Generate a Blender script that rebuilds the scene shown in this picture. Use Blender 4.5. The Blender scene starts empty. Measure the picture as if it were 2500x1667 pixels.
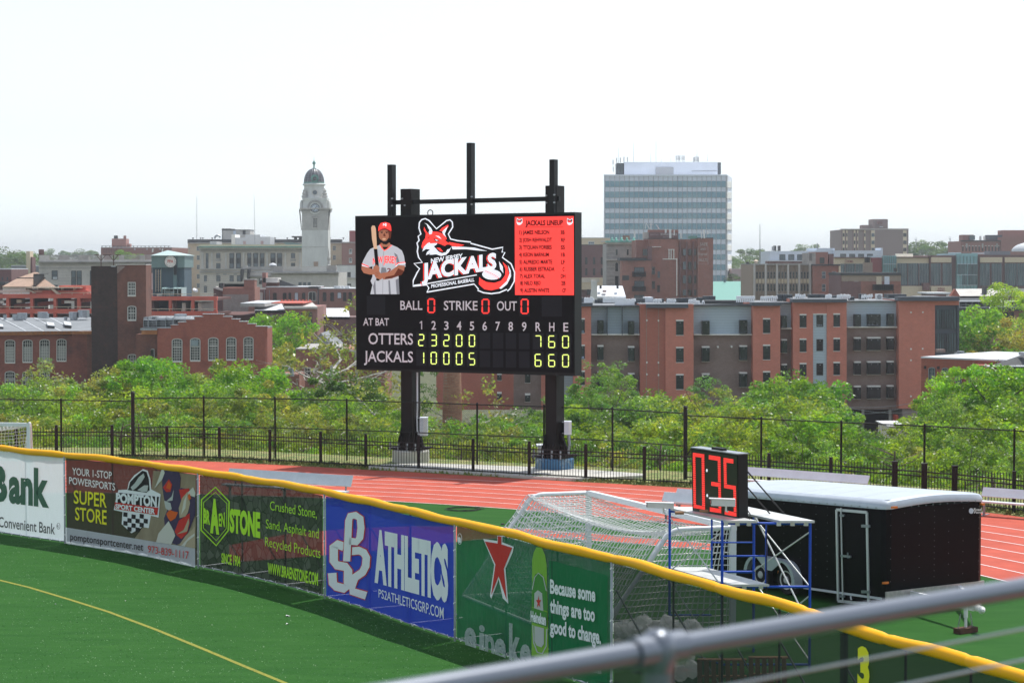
import bpy, math, random
import numpy as np
from mathutils import Vector

C = bpy.context.scene.collection
S = bpy.context.scene
R = math.radians
# ------------------------------------------------------------------ camera
FPX = 4861.0; CH = 7.8; V0 = 645.0; UC = 1250.0; VC = 833.5
PITCH = math.atan((VC - V0) / FPX)
cd = bpy.data.cameras.new('camera'); cam = bpy.data.objects.new('camera', cd); C.objects.link(cam)
cam.location = (0, 0, CH); cam.rotation_euler = (math.pi/2 - PITCH, 0, 0)
cd.sensor_width = 36; cd.lens = FPX / 2500 * 36; cd.clip_start = 0.5; cd.clip_end = 12000
cd.dof.use_dof = True; cd.dof.focus_distance = 62; cd.dof.aperture_fstop = 5.6
S.camera = cam
# ------------------------------------------------------------------ sky, sun, exposure
SUN = Vector((0.30, 0.37, 1.0)).normalized()
w = bpy.data.worlds.new('World'); S.world = w; w.use_nodes = True
nt = w.node_tree; nt.nodes.clear()
sky = nt.nodes.new('ShaderNodeTexSky'); sky.sky_type = 'NISHITA'; sky.sun_disc = False
sky.sun_elevation = math.asin(SUN.z); sky.sun_rotation = math.atan2(SUN.x, SUN.y)
sky.air_density = 1.0; sky.dust_density = 0.45; sky.ozone_density = 2.0; sky.altitude = 0
hs = nt.nodes.new('ShaderNodeHueSaturation'); hs.inputs['Saturation'].default_value = 0.30
bg = nt.nodes.new('ShaderNodeBackground'); bg.inputs[1].default_value = 0.135
wo = nt.nodes.new('ShaderNodeOutputWorld')
nt.links.new(sky.outputs[0], hs.inputs['Color']); wb = nt.nodes.new('ShaderNodeMix'); wb.data_type = 'RGBA'; wb.blend_type = 'MULTIPLY'; wb.inputs[0].default_value = 1; wb.inputs[7].default_value = (.94, 1, 1.07, 1); nt.links.new(hs.outputs[0], wb.inputs[6]); nt.links.new(wb.outputs[2], bg.inputs[0]); nt.links.new(bg.outputs[0], wo.inputs[0])
ld = bpy.data.lights.new('sun', 'SUN'); ld.energy = 3.5; ld.angle = R(0.6); ld.color = (1, 0.965, 0.9)
lo = bpy.data.objects.new('sun', ld); C.objects.link(lo); lo.location = (0, 0, 60)
lo.rotation_euler = (-SUN).to_track_quat('-Z', 'Y').to_euler()
S.view_settings.view_transform = 'Standard'; S.view_settings.look = 'None'
S.view_settings.gamma = 1; S.view_settings.exposure = 0.38; S.view_settings.use_curve_mapping = False
S.cycles.transparent_max_bounces = 14; S.cycles.max_bounces = 6
S.cycles.use_denoising = True

HAZE = 0.00020
random.seed(7)
# ------------------------------------------------------------------ helpers: pixels of the photograph -> points of the place
FR = {'P': (0, 0, 1), 'Z1': (0, 450, 4.704), 'Z2': (400, 380, 4.704), 'Z3': (0, 700, 4.704), 'Z4': (450, 640, 4.704),
      'Z5': (860, 500, 4.126), 'Z6': (860, 330, 4.126), 'R1': (1400, 350, 3.92), 'R2': (1750, 500, 3.136),
      'R3': (1400, 690, 4.238), 'R4': (1900, 690, 3.92), 'R5': (860, 700, 4.126), 'R6': (0, 1000, 3.92),
      'B1': (450, 1120, 3.336), 'B2': (1050, 1180, 3.336), 'B3': (1550, 1060, 3.336), 'B4': (1950, 1120, 3.136),
      'B5': (1200, 940, 4.238), 'B6': (900, 900, 4.238), 'B8': (1700, 1400, 2.94)}
cur = ['P']
def fr(k): cur[0] = k
def PX(x, y, k=None):
    ox, oy, s = FR[k or cur[0]]
    return ox + x / s, oy + y / s
cp, sp = math.cos(PITCH), math.sin(PITCH)
def ray(u, v): return Vector((u - UC, FPX*cp + (VC - v)*sp, -FPX*sp + (VC - v)*cp))
def atY(u, v, Y):
    r = ray(u, v); return Vector((0, 0, CH)) + r * (Y / r.y)
def atZ(u, v, z=0.0):
    r = ray(u, v); return Vector((0, 0, CH)) + r * ((z - CH) / r.z)
def proj(p):
    x, y, z = p[0], p[1], p[2] - CH
    f = y*cp - z*sp; up = y*sp + z*cp
    return UC + FPX*x/f, VC - FPX*up/f
class Face:
    """a vertical plane through two ground points; q() lands a photo point on it"""
    def __init__(s, a, b):
        s.a = Vector((a[0], a[1], 0)); s.d = Vector((b[0]-a[0], b[1]-a[1], 0)).normalized()
        n = Vector((s.d.y, -s.d.x, 0)); s.n = n if n.dot(Vector((0, 0, 0)) - s.a) > 0 else -n
    def uv(s, u, v, off=0.0):
        r = ray(u, v); t = (s.a + s.n*off - Vector((0, 0, CH))).dot(s.n) / r.dot(s.n)
        return Vector((0, 0, CH)) + r*t
    def q(s, x, y, off=0.0): return s.uv(*PX(x, y), off)
def flat(Y): return Face((-10, Y), (10, Y))

class MB:
    def __init__(s): s.v = []; s.f = []; s.mi = []; s.m = 0
    def add(s, vs, fs):
        n = len(s.v); s.v += [tuple(p) for p in vs]; s.f += [tuple(i + n for i in f) for f in fs]; s.mi += [s.m]*len(fs)
    def hexa(s, c): s.add(c, [(0,1,2,3),(7,6,5,4),(0,4,5,1),(1,5,6,2),(2,6,7,3),(3,7,4,0)])
    def box(s, x0, x1, y0, y1, z0, z1):
        s.hexa([(x0,y0,z0),(x1,y0,z0),(x1,y0,z1),(x0,y0,z1),(x0,y1,z0),(x1,y1,z0),(x1,y1,z1),(x0,y1,z1)])
    def fb(s, F, x0, y0, x1, y1, proud=0.02, thick=0.3):
        """box on a face, corners read in the current frame"""
        c = [F.q(x0,y1,proud), F.q(x1,y1,proud), F.q(x1,y0,proud), F.q(x0,y0,proud)]
        s.hexa(c + [p - F.n*(proud+thick) for p in c])
    def fq(s, F, pts, proud=0.02, thick=0.3):
        c = [F.q(x, y, proud) for x, y in pts]; s.prism(c, -F.n*(proud+thick))
    def prism(s, c, ext):
        n = len(c); s.add(list(c) + [Vector(p) + ext for p in c], [tuple(range(n)), tuple(range(2*n-1, n-1, -1))] + [(i, i+n, (i+1) % n + n, (i+1) % n) for i in range(n)])
    def poly(s, pts): s.add(pts, [tuple(range(len(pts)))])
    def bar(s, a, b, w, h=None, up=Vector((0,0,1))):
        a = Vector(a); b = Vector(b); h = h or w; d = (b-a).normalized()
        if abs(d.dot(up)) > 0.98: up = Vector((0,1,0))
        x = d.cross(up).normalized()*w/2; y = x.cross(d).normalized()*h/2
        c = [a-x-y, a+x-y, a+x+y, a-x+y]; s.hexa(c + [p + (b-a) for p in c])
    def tube(s, pts, r, n=8, cap=True, r1=None):
        pts = [Vector(p) for p in pts]; rings = []; prev = None; m = len(pts)
        for i, p in enumerate(pts):
            d = (pts[min(i+1, m-1)] - pts[max(i-1, 0)]).normalized()
            if prev is None: x = d.orthogonal().normalized()
            else: x = (prev - d*prev.dot(d)).normalized()
            prev = x; y = d.cross(x)
            rr = (r[i] if isinstance(r, (list, tuple)) else (r if r1 is None else r + (r1-r)*i/(m-1)))
            rings.append([p + (x*math.cos(2*math.pi*k/n) + y*math.sin(2*math.pi*k/n))*rr for k in range(n)])
        vs = [q for g in rings for q in g]; fs = []
        for i in range(m-1):
            for k in range(n): fs.append((i*n+k, i*n+(k+1) % n, (i+1)*n+(k+1) % n, (i+1)*n+k))
        if cap: fs += [tuple(range(n-1, -1, -1)), tuple(range((m-1)*n, m*n))]
        s.add(vs, fs)
    def lathe(s, c, prof, n=16, ax=Vector((0,0,1))):
        ax = ax.normalized(); x = ax.orthogonal().normalized() if abs(ax.z) < .99 else Vector((1,0,0)); y = ax.cross(x); vs = []; fs = []; m = len(prof); c = Vector(c)
        for r, z in prof:
            for k in range(n):
                a = 2*math.pi*(k+.5)/n; vs.append(c + x*math.cos(a)*r + y*math.sin(a)*r + ax*z)
        for i in range(m-1):
            for k in range(n): fs.append((i*n+k, i*n+(k+1) % n, (i+1)*n+(k+1) % n, (i+1)*n+k))
        fs += [tuple(range(n-1, -1, -1)), tuple(range((m-1)*n, m*n))]
        s.add(vs, fs)
    def strip(s, pts, width, z):
        """flat ribbon on the ground"""
        pts = [Vector((p[0], p[1], 0)) for p in pts]; vs = []
        for i, p in enumerate(pts):
            d = (pts[min(i+1, len(pts)-1)] - pts[max(i-1, 0)]).normalized(); nn = Vector((-d.y, d.x, 0))*width/2
            vs += [(p+nn+Vector((0,0,z))), (p-nn+Vector((0,0,z)))]
        s.add(vs, [(2*i, 2*i+1, 2*i+3, 2*i+2) for i in range(len(pts)-1)])
    def stroke(s, F, pts, w, off, closed=False):
        """painted line of w frame-pixels along frame points on a face"""
        if closed: pts = list(pts) + [pts[0]]
        n = len(pts); L = []
        for i in range(n):
            a = Vector(pts[max(i-1, 0)]); b = Vector(pts[min(i+1, n-1)])
            if closed and i in (0, n-1): a = Vector(pts[-2]); b = Vector(pts[1])
            d = (b-a).normalized(); nn = Vector((-d.y, d.x))*w/2; p = Vector(pts[i]); L += [p+nn, p-nn]
        s.add([F.q(p.x, p.y, off) for p in L], [(2*i, 2*i+1, 2*i+3, 2*i+2) for i in range(n-1)])

ROOT = {}
def tag(o, label, cat, group=None, kind=None):
    if label: o['label'] = label
    if cat: o['category'] = cat
    if group: o['group'] = group
    if kind: o['kind'] = kind
    return o
def thing(name, label, cat, loc=(0, 0, 0), group=None, rz=0):
    o = bpy.data.objects.new(name, None); C.objects.link(o); o.location = loc; o.rotation_euler.z = rz; o.empty_display_size = .3
    ROOT[o.name] = Vector(loc); return tag(o, label, cat, group)
def mk(mb, name, mats, parent=None, smooth=False, loc=None, label=None):
    me = bpy.data.meshes.new(name); off = Vector(loc) if loc is not None else (ROOT.get(parent.name, Vector()) if parent else Vector())
    me.from_pydata([(p[0]-off.x, p[1]-off.y, p[2]-off.z) for p in mb.v], [], mb.f)
    mats = mats if isinstance(mats, (list, tuple)) else [mats]
    for m in mats: me.materials.append(m)
    if len(mats) > 1: me.polygons.foreach_set('material_index', mb.mi)
    if smooth:
        me.polygons.foreach_set('use_smooth', [True]*len(me.polygons))
        try: me.set_sharp_from_angle(angle=R(40))
        except Exception: pass
    o = bpy.data.objects.new(name, me); C.objects.link(o)
    if loc is not None: o.location = loc
    if parent:
        o.parent = parent; ROOT[o.name] = off
    if label: o['label'] = label
    return o
def copy_tree(o, parent=None):
    c = o.copy(); C.objects.link(c); c.parent = parent
    for ch in list(o.children): copy_tree(ch, c)
    return c

# ------------------------------------------------------------------ materials
M = {}
def mat(name, col, rough=0.7, metal=0.0, var=0.0, scale=3.0, bump=0.0, col2=None, stretch=(1,1,1), spec=0.5, emit=0.0, lo=.35, hi=.65, bscale=None):
    m = bpy.data.materials.new(name); m.use_nodes = True; n = m.node_tree; b = n.nodes['Principled BSDF']
    b.inputs['Base Color'].default_value = (*col, 1); b.inputs['Roughness'].default_value = rough; b.inputs['Metallic'].default_value = metal
    b.inputs['Specular IOR Level'].default_value = spec
    if emit: b.inputs['Emission Color'].default_value = (*col, 1); b.inputs['Emission Strength'].default_value = emit
    if var or col2 or bump:
        g = n.nodes.new('ShaderNodeNewGeometry'); mp = n.nodes.new('ShaderNodeMapping'); mp.inputs['Scale'].default_value = stretch
        n.links.new(g.outputs['Position'], mp.inputs[0])
        t = n.nodes.new('ShaderNodeTexNoise'); t.inputs['Scale'].default_value = scale; t.inputs['Detail'].default_value = 6; t.inputs['Roughness'].default_value = .65
        n.links.new(mp.outputs[0], t.inputs['Vector'])
        rp = n.nodes.new('ShaderNodeValToRGB'); rp.color_ramp.elements[0].position = lo; rp.color_ramp.elements[1].position = hi
        c2 = col2 or tuple(min(1, c*(1+var)) for c in col); c1 = col if col2 else tuple(c*(1-var) for c in col)
        rp.color_ramp.elements[0].color = (*c1, 1); rp.color_ramp.elements[1].color = (*c2, 1)
        n.links.new(t.outputs[0], rp.inputs[0])
        if var or col2: n.links.new(rp.outputs[0], b.inputs['Base Color'])
        if bump:
            t2 = t
            if bscale:
                t2 = n.nodes.new('ShaderNodeTexNoise'); t2.inputs['Scale'].default_value = bscale; t2.inputs['Detail'].default_value = 4; n.links.new(mp.outputs[0], t2.inputs['Vector'])
            bu = n.nodes.new('ShaderNodeBump'); bu.inputs['Strength'].default_value = bump; bu.inputs['Distance'].default_value = .05
            n.links.new(t2.outputs[0], bu.inputs['Height']); n.links.new(bu.outputs[0], b.inputs['Normal'])
    M[name] = m; return m
def brick(name, c1, c2, mortar, row=.075, stain=.5, dirt=None, dscale=.25, dlo=.5, dhi=.62):
    """brickwork seen from afar: fine courses broken by large weathering"""
    m = mat(name, c1, .9); n = m.node_tree; b = n.nodes['Principled BSDF']; L = n.links.new
    g = n.nodes.new('ShaderNodeNewGeometry'); sx = n.nodes.new('ShaderNodeSeparateXYZ'); L(g.outputs['Position'], sx.inputs[0])
    ad = n.nodes.new('ShaderNodeMath'); ad.operation = 'ADD'; L(sx.outputs[0], ad.inputs[0]); L(sx.outputs[1], ad.inputs[1])
    cx = n.nodes.new('ShaderNodeCombineXYZ'); L(ad.outputs[0], cx.inputs[0]); L(sx.outputs[2], cx.inputs[1])
    bt = n.nodes.new('ShaderNodeTexBrick'); bt.inputs['Scale'].default_value = 1; bt.inputs['Brick Width'].default_value = row*3; bt.inputs['Row Height'].default_value = row
    bt.inputs['Mortar Size'].default_value = row*.14; bt.inputs['Color1'].default_value = (*c1, 1); bt.inputs['Color2'].default_value = (*c2, 1); bt.inputs['Mortar'].default_value = (*mortar, 1)
    L(cx.outputs[0], bt.inputs['Vector'])
    t = n.nodes.new('ShaderNodeTexNoise'); t.inputs['Scale'].default_value = 1.4; t.inputs['Detail'].default_value = 8; t.inputs['Roughness'].default_value = .8; L(g.outputs['Position'], t.inputs['Vector'])
    mx = n.nodes.new('ShaderNodeMix'); mx.data_type = 'RGBA'; mx.blend_type = 'MULTIPLY'; mx.inputs[0].default_value = 1
    rp = n.nodes.new('ShaderNodeValToRGB'); rp.color_ramp.elements[0].position = .3; rp.color_ramp.elements[1].position = .7
    rp.color_ramp.elements[0].color = (1-stain, 1-stain, 1-stain, 1); rp.color_ramp.elements[1].color = (1.0, 1.0, 1.0, 1)
    L(t.outputs[0], rp.inputs[0]); L(bt.outputs[0], mx.inputs[6]); L(rp.outputs[0], mx.inputs[7]); out = mx.outputs[2]
    if dirt:
        t2 = n.nodes.new('ShaderNodeTexNoise'); t2.inputs['Scale'].default_value = dscale; t2.inputs['Detail'].default_value = 7; t2.inputs['Roughness'].default_value = .7; L(g.outputs['Position'], t2.inputs['Vector'])
        r2 = n.nodes.new('ShaderNodeValToRGB'); r2.color_ramp.elements[0].position = dlo; r2.color_ramp.elements[1].position = dhi; L(t2.outputs[0], r2.inputs[0])
        m2 = n.nodes.new('ShaderNodeMix'); m2.data_type = 'RGBA'; L(r2.outputs[0], m2.inputs[0]); L(out, m2.inputs[6]); m2.inputs[7].default_value = (*dirt, 1); out = m2.outputs[2]
    L(out, b.inputs['Base Color']); return m
def siding(name, col, pitch=.18):
    m = mat(name, col, .6); n = m.node_tree; b = n.nodes['Principled BSDF']; L = n.links.new
    g = n.nodes.new('ShaderNodeNewGeometry'); sx = n.nodes.new('ShaderNodeSeparateXYZ'); L(g.outputs['Position'], sx.inputs[0])
    d = n.nodes.new('ShaderNodeMath'); d.operation = 'DIVIDE'; d.inputs[1].default_value = pitch; L(sx.outputs[2], d.inputs[0])
    fr_ = n.nodes.new('ShaderNodeMath'); fr_.operation = 'FRACT'; L(d.outputs[0], fr_.inputs[0])
    rp = n.nodes.new('ShaderNodeValToRGB'); rp.color_ramp.elements[0].position = .02; rp.color_ramp.elements[0].color = tuple(c*.45 for c in col)+(1,)
    rp.color_ramp.elements[1].position = .28; rp.color_ramp.elements[1].color = (*col, 1); L(fr_.outputs[0], rp.inputs[0]); L(rp.outputs[0], b.inputs['Base Color'])
    bu = n.nodes.new('ShaderNodeBump'); bu.inputs['Strength'].default_value = .6; bu.inputs['Distance'].default_value = .03; L(fr_.outputs[0], bu.inputs['Height']); L(bu.outputs[0], b.inputs['Normal'])
    return m
def cloth(name, col, clear, transl=.3, col2=None, scale=3, stretch=(1,1,1), cells=False):
    """printed mesh banner: part of the light passes through it"""
    m = mat(name, col, .75, col2=col2, scale=scale, stretch=stretch, spec=.25); n = m.node_tree; b = n.nodes['Principled BSDF']; L = n.links.new; out = n.nodes['Material Output']
    if clear > .055:
        g = n.nodes.new('ShaderNodeNewGeometry'); mp = n.nodes.new('ShaderNodeMapping'); mp.inputs['Scale'].default_value = (2.2, 2.2, .7); L(g.outputs['Position'], mp.inputs[0])
        wn = n.nodes.new('ShaderNodeTexNoise'); wn.inputs['Scale'].default_value = 1.3; wn.inputs['Detail'].default_value = 3; L(mp.outputs[0], wn.inputs['Vector'])
        bu = n.nodes.new('ShaderNodeBump'); bu.inputs['Strength'].default_value = .8; bu.inputs['Distance'].default_value = .12; L(wn.outputs[0], bu.inputs['Height']); L(bu.outputs[0], b.inputs['Normal'])
    if cells:
        g = n.nodes.new('ShaderNodeNewGeometry'); vo = n.nodes.new('ShaderNodeTexVoronoi'); vo.inputs['Scale'].default_value = 4.2; L(g.outputs['Position'], vo.inputs['Vector'])
        vr = n.nodes.new('ShaderNodeTexVoronoi'); vr.feature = 'DISTANCE_TO_EDGE'; vr.inputs['Scale'].default_value = 4.2; L(g.outputs['Position'], vr.inputs['Vector'])
        c1 = n.nodes.new('ShaderNodeMath'); c1.operation = 'LESS_THAN'; c1.inputs[1].default_value = .05; L(vr.outputs['Distance'], c1.inputs[0])
        sp_ = n.nodes.new('ShaderNodeSeparateColor'); L(vo.outputs['Color'], sp_.inputs[0]); rc_ = n.nodes.new('ShaderNodeValToRGB'); rc_.color_ramp.elements[0].color = (*col, 1); rc_.color_ramp.elements[1].color = (*col2, 1); L(sp_.outputs[0], rc_.inputs[0])
        mc = n.nodes.new('ShaderNodeMix'); mc.data_type = 'RGBA'; L(c1.outputs[0], mc.inputs[0]); L(rc_.outputs[0], mc.inputs[6]); mc.inputs[7].default_value = (.012,.012,.012,1); L(mc.outputs[2], b.inputs['Base Color'])
    tl = n.nodes.new('ShaderNodeBsdfTranslucent'); tl.inputs[0].default_value = (*col, 1)
    src = b.inputs['Base Color'].links
    if src: L(src[0].from_socket, tl.inputs[0])
    m1 = n.nodes.new('ShaderNodeMixShader'); m1.inputs[0].default_value = transl; L(b.outputs[0], m1.inputs[1]); L(tl.outputs[0], m1.inputs[2])
    tp = n.nodes.new('ShaderNodeBsdfTransparent'); m2 = n.nodes.new('ShaderNodeMixShader'); m2.inputs[0].default_value = clear
    L(m1.outputs[0], m2.inputs[1]); L(tp.outputs[0], m2.inputs[2]); L(m2.outputs[0], out.inputs[0]); return m
def leafmat(name):
    m = bpy.data.materials.new(name); m.use_nodes = True; n = m.node_tree; L = n.links.new; b = n.nodes['Principled BSDF']; out = n.nodes['Material Output']
    oi = n.nodes.new('ShaderNodeObjectInfo'); at = n.nodes.new('ShaderNodeAttribute'); at.attribute_name = 'tint'
    mx = n.nodes.new('ShaderNodeMix'); mx.data_type = 'RGBA'; mx.blend_type = 'MULTIPLY'; mx.inputs[0].default_value = 1
    L(oi.outputs['Color'], mx.inputs[6]); L(at.outputs['Color'], mx.inputs[7]); L(mx.outputs[2], b.inputs['Base Color'])
    b.inputs['Roughness'].default_value = .38; b.inputs['Specular IOR Level'].default_value = .6
    tl = n.nodes.new('ShaderNodeBsdfTranslucent'); ms = n.nodes.new('ShaderNodeMixShader'); ms.inputs[0].default_value = .55
    tc = n.nodes.new('ShaderNodeMix'); tc.data_type = 'RGBA'; tc.blend_type = 'MULTIPLY'; tc.inputs[0].default_value = 1; L(mx.outputs[2], tc.inputs[6]); tc.inputs[7].default_value = (1.5, 1.45, .5, 1)
    L(tc.outputs[2], tl.inputs[0]); L(b.outputs[0], ms.inputs[1]); L(tl.outputs[0], ms.inputs[2]); L(ms.outputs[0], out.inputs[0]); M[name] = m; return m

mat('turf', (.020,.086,.015), .9, col2=(.034,.116,.022), scale=1.6, stretch=(.35,1.6,1), bump=.35, bscale=30, lo=.3, hi=.7, spec=.08)
mat('turf_far', (.024,.10,.02), .75, col2=(.040,.13,.03), scale=2.0, stretch=(1,2.2,1), bump=.35, bscale=30, lo=.3, hi=.7, spec=.3)
mat('yellow_line', (.22,.22,.012), .8, var=.25, scale=14)
mat('track', (.47,.088,.054), .85, var=.13, scale=.9, bump=.2, bscale=60, spec=.25)
mat('line_white', (.78,.78,.78), .7, var=.08, scale=4)
mat('soil', (.09,.10,.045), .95, var=.4, scale=.6, bump=.5)
mat('verge', (.30,.27,.10), .95, col2=(.12,.19,.04), scale=1.8, bump=.6, lo=.4, hi=.6)
mat('concrete', (.55,.53,.48), .85, var=.1, scale=1.5)
mat('concrete_old', (.30,.28,.24), .9, var=.3, scale=1.2, bump=.3)
mat('blue_paint', (.07,.19,.34), .8, col2=(.30,.38,.42), scale=2.2, lo=.5, hi=.62)
mat('black_steel', (.009,.009,.010), .45, spec=.3)
mat('dark_steel', (.014,.010,.010), .55, spec=.25, var=.25, scale=.7)
mat('fence_black', (.014,.012,.012), .5, spec=.35)
mat('galv', (.34,.37,.40), .42, metal=.7, var=.15, scale=5)
mat('alu', (.70,.73,.78), .45, metal=.15, var=.06, scale=2)
mat('alu_dark', (.30,.31,.33), .4, metal=.6)
mat('white_paint', (.80,.82,.84), .35)
mat('white_soft', (.78,.78,.77), .6, var=.06)
mat('net', (.80,.80,.78), .7)
mat('pad_yellow', (1.0,.46,.008), .5, var=.05, scale=2, spec=.2)
mat('rail_grey', (.17,.19,.23), .33, metal=.35, spec=.6)
mat('cable', (.42,.48,.48), .4, metal=.6)
mat('scaf_blue', (.010,.085,.55), .4, spec=.3)
mat('zinc', (.66,.68,.68), .45, metal=.3)
mat('plank_alu', (.62,.63,.62), .45, metal=.3, var=.12, scale=3)
mat('trailer_black', (.007,.006,.008), .28, spec=.10)
mat('trailer_front', (.012,.010,.012), .38, spec=.4)
mat('trailer_roof', (.50,.55,.61), .35, metal=.25, var=.05)
mat('tread_plate', (.52,.46,.45), .45, metal=.5, var=.15, scale=9)
mat('tyre', (.016,.016,.016), .85)
mat('rim_white', (.62,.62,.62), .4)
mat('amber', (.85,.22,.03), .3)
mat('rust', (.10,.045,.03), .9, var=.4, scale=4)
mat('screen_face', (.008,.008,.010), .65, spec=.15)
mat('cell', (.016,.018,.024), .6, spec=.2)
mat('clock_green', (.016,.026,.016), .3, spec=.5)
def led(name, col, s): return mat(name, col, .6, emit=s, spec=.1)
led('led_red', (1.0,.055,.045), .75); led('led_panel', (.95,.065,.055), .72); led('led_white', (.80,.87,.93), .52); led('led_yellow', (.78,.95,.22), .85)
led('led_black', (.012,.012,.014), .1); led('led_dred', (.20,.012,.02), .3); led('led_skin', (.42,.17,.10), .4); led('led_skin_dark', (.13,.035,.02), .4)
led('led_tan', (.66,.44,.28), .45); led('led_grey', (.50,.54,.58), .45); led('led_grey_dark', (.22,.24,.27), .35); led('led_line', (.10,.008,.012), .05)
mat('cap_white', (.92,.93,.97), .5)
mat('glass_dark', (.014,.018,.018), .12, spec=.6, col2=(.03,.04,.04), scale=.5)
mat('glass_blue', (.05,.075,.09), .15, spec=.7, col2=(.11,.15,.17), scale=.6)
mat('glass_blind', (.30,.31,.28), .35, var=.12, scale=2)
mat('frame_white', (.56,.56,.52), .6)
mat('frame_black', (.015,.015,.017), .5)
mat('trim_cream', (.86,.84,.78), .7, var=.08)
brick('brick_mill', (.30,.09,.060), (.38,.12,.080), (.29,.13,.10), stain=.35, dirt=(.05,.028,.026), dlo=.52, dhi=.80)
brick('brick_tower', (.23,.085,.06), (.28,.11,.075), (.22,.13,.10), stain=.35, dirt=(.07,.038,.032), dlo=.5, dhi=.75)
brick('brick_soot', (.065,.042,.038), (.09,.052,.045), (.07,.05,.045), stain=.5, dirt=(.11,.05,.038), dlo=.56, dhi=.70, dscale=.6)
brick('brick_gable', (.38,.11,.07), (.45,.135,.085), (.38,.15,.11), stain=.25, dirt=(.11,.038,.03), dlo=.55, dhi=.8)
brick('brick_orange', (.66,.22,.15), (.72,.25,.175), (.60,.26,.19), stain=.2)
brick('brick_orange_dark', (.50,.15,.10), (.56,.17,.115), (.40,.18,.13), stain=.15)  # darker copy of brick_orange; puts one bay's shade side into the colour
brick('brick_brown', (.29,.205,.18), (.34,.245,.215), (.32,.24,.2), stain=.25)
brick('brick_old', (.40,.14,.10), (.48,.19,.14), (.33,.22,.18), stain=.35, dirt=(.17,.08,.06), dlo=.52, dhi=.75)
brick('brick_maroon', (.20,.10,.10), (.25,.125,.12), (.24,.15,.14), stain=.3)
brick('brick_patch', (.33,.26,.23), (.40,.32,.29), (.42,.37,.34), stain=.35, dirt=(.30,.13,.10), dlo=.55, dhi=.7)
brick('brick_tan', (.34,.25,.19), (.40,.30,.22), (.40,.33,.27), stain=.2)
brick('brick_far', (.33,.15,.13), (.39,.18,.15), (.33,.20,.17), stain=.2)
brick('brick_far_brown', (.25,.18,.165), (.29,.21,.19), (.29,.23,.21), stain=.1)
brick('chimney_brick', (.44,.17,.10), (.56,.28,.17), (.42,.27,.20), row=.11, stain=.4)
siding('siding_blue', (.52,.63,.70)); siding('siding_grey', (.42,.44,.46), .5)
mat('cornice_grey', (.085,.10,.12), .6); mat('roof_dark', (.06,.062,.065), .85, var=.2); mat('roof_grey', (.22,.235,.25), .8, var=.16, scale=.3)
mat('roof_white', (.62,.64,.66), .6, var=.08, scale=.4); mat('copper_orange', (.36,.13,.035), .45, col2=(.62,.33,.16), metal=.3, scale=.7, lo=.5, hi=.75)
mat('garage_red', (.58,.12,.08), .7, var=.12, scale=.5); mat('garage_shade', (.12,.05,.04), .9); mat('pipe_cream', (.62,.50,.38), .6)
mat('teal_dark', (.055,.10,.125), .6, var=.12, scale=.5); mat('teal_mid', (.17,.26,.25), .6, var=.08); mat('teal_roof', (.42,.55,.54), .5, var=.06)
mat('limestone', (.56,.53,.49), .9, var=.12, scale=.6); mat('limestone_dark', (.38,.36,.34), .9, var=.2, scale=.8); mat('sandstone', (.62,.56,.48), .9, var=.10, scale=.5)
mat('tower_stone', (.66,.66,.63), .9, var=.12, scale=.35, stretch=(1,1,.3)); mat('tower_stone_dark', (.50,.48,.45), .9, var=.15, scale=.5)
mat('verdigris', (.13,.30,.25), .7, var=.3, scale=.8); mat('dome_dark', (.12,.11,.12), .5, var=.3, scale=.6, stretch=(1,1,6)); mat('verd_bright', (.22,.50,.42), .7, var=.25, scale=.6)
mat('tower_panel', (.80,.84,.92), .5, var=.04, scale=.3); mat('tower_glass', (.16,.33,.42), .12, col2=(.27,.44,.48), scale=.14, stretch=(1,1,3), spec=.5, lo=.42, hi=.72)
mat('tower_side', (.46,.47,.49), .6); mat('mint_roof', (.15,.36,.30), .7, var=.05); mat('pinkish', (.50,.36,.35), .8, var=.05)
mat('tan_wall', (.68,.57,.41), .85, var=.06); mat('teal_glass', (.25,.47,.50), .2, var=.12, scale=.4, spec=.7); mat('modern_white', (.60,.66,.74), .6, var=.04)
mat('tile_tan', (.40,.27,.20), .85, var=.15, scale=1); mat('cinema_red', (.30,.09,.09), .8); mat('mullion', (.16,.09,.085), .7); mat('dark_glass_far', (.05,.07,.08), .2, col2=(.12,.20,.21), scale=.5, stretch=(3,1,.5))
mat('bark', (.13,.10,.075), .9, var=.3, scale=3); mat('bark_pale', (.46,.44,.40), .85, var=.25, scale=2)
mat('red_gear', (.42,.05,.02), .6); mat('flag_red', (.45,.04,.05), .7); mat('flag_blue', (.04,.05,.2), .7)
mat('ac_dark', (.045,.055,.065), .6); mat('ac_grey', (.20,.22,.24), .6)
mat('paper', (.8,.8,.78), .8); mat('crate_wood', (.34,.19,.10), .85, var=.2, scale=4); pass
leafmat('leaf')
# ------------------------------------------------------------------ ground
def interp(tab, u):
    if u <= tab[0][0]:
        a, b = tab[0], tab[1]
    elif u >= tab[-1][0]:
        a, b = tab[-2], tab[-1]
    else:
        for a, b in zip(tab, tab[1:]):
            if a[0] <= u <= b[0]: break
    t = (u-a[0]) / (b[0]-a[0]); return a[1] + (b[1]-a[1])*t
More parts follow.
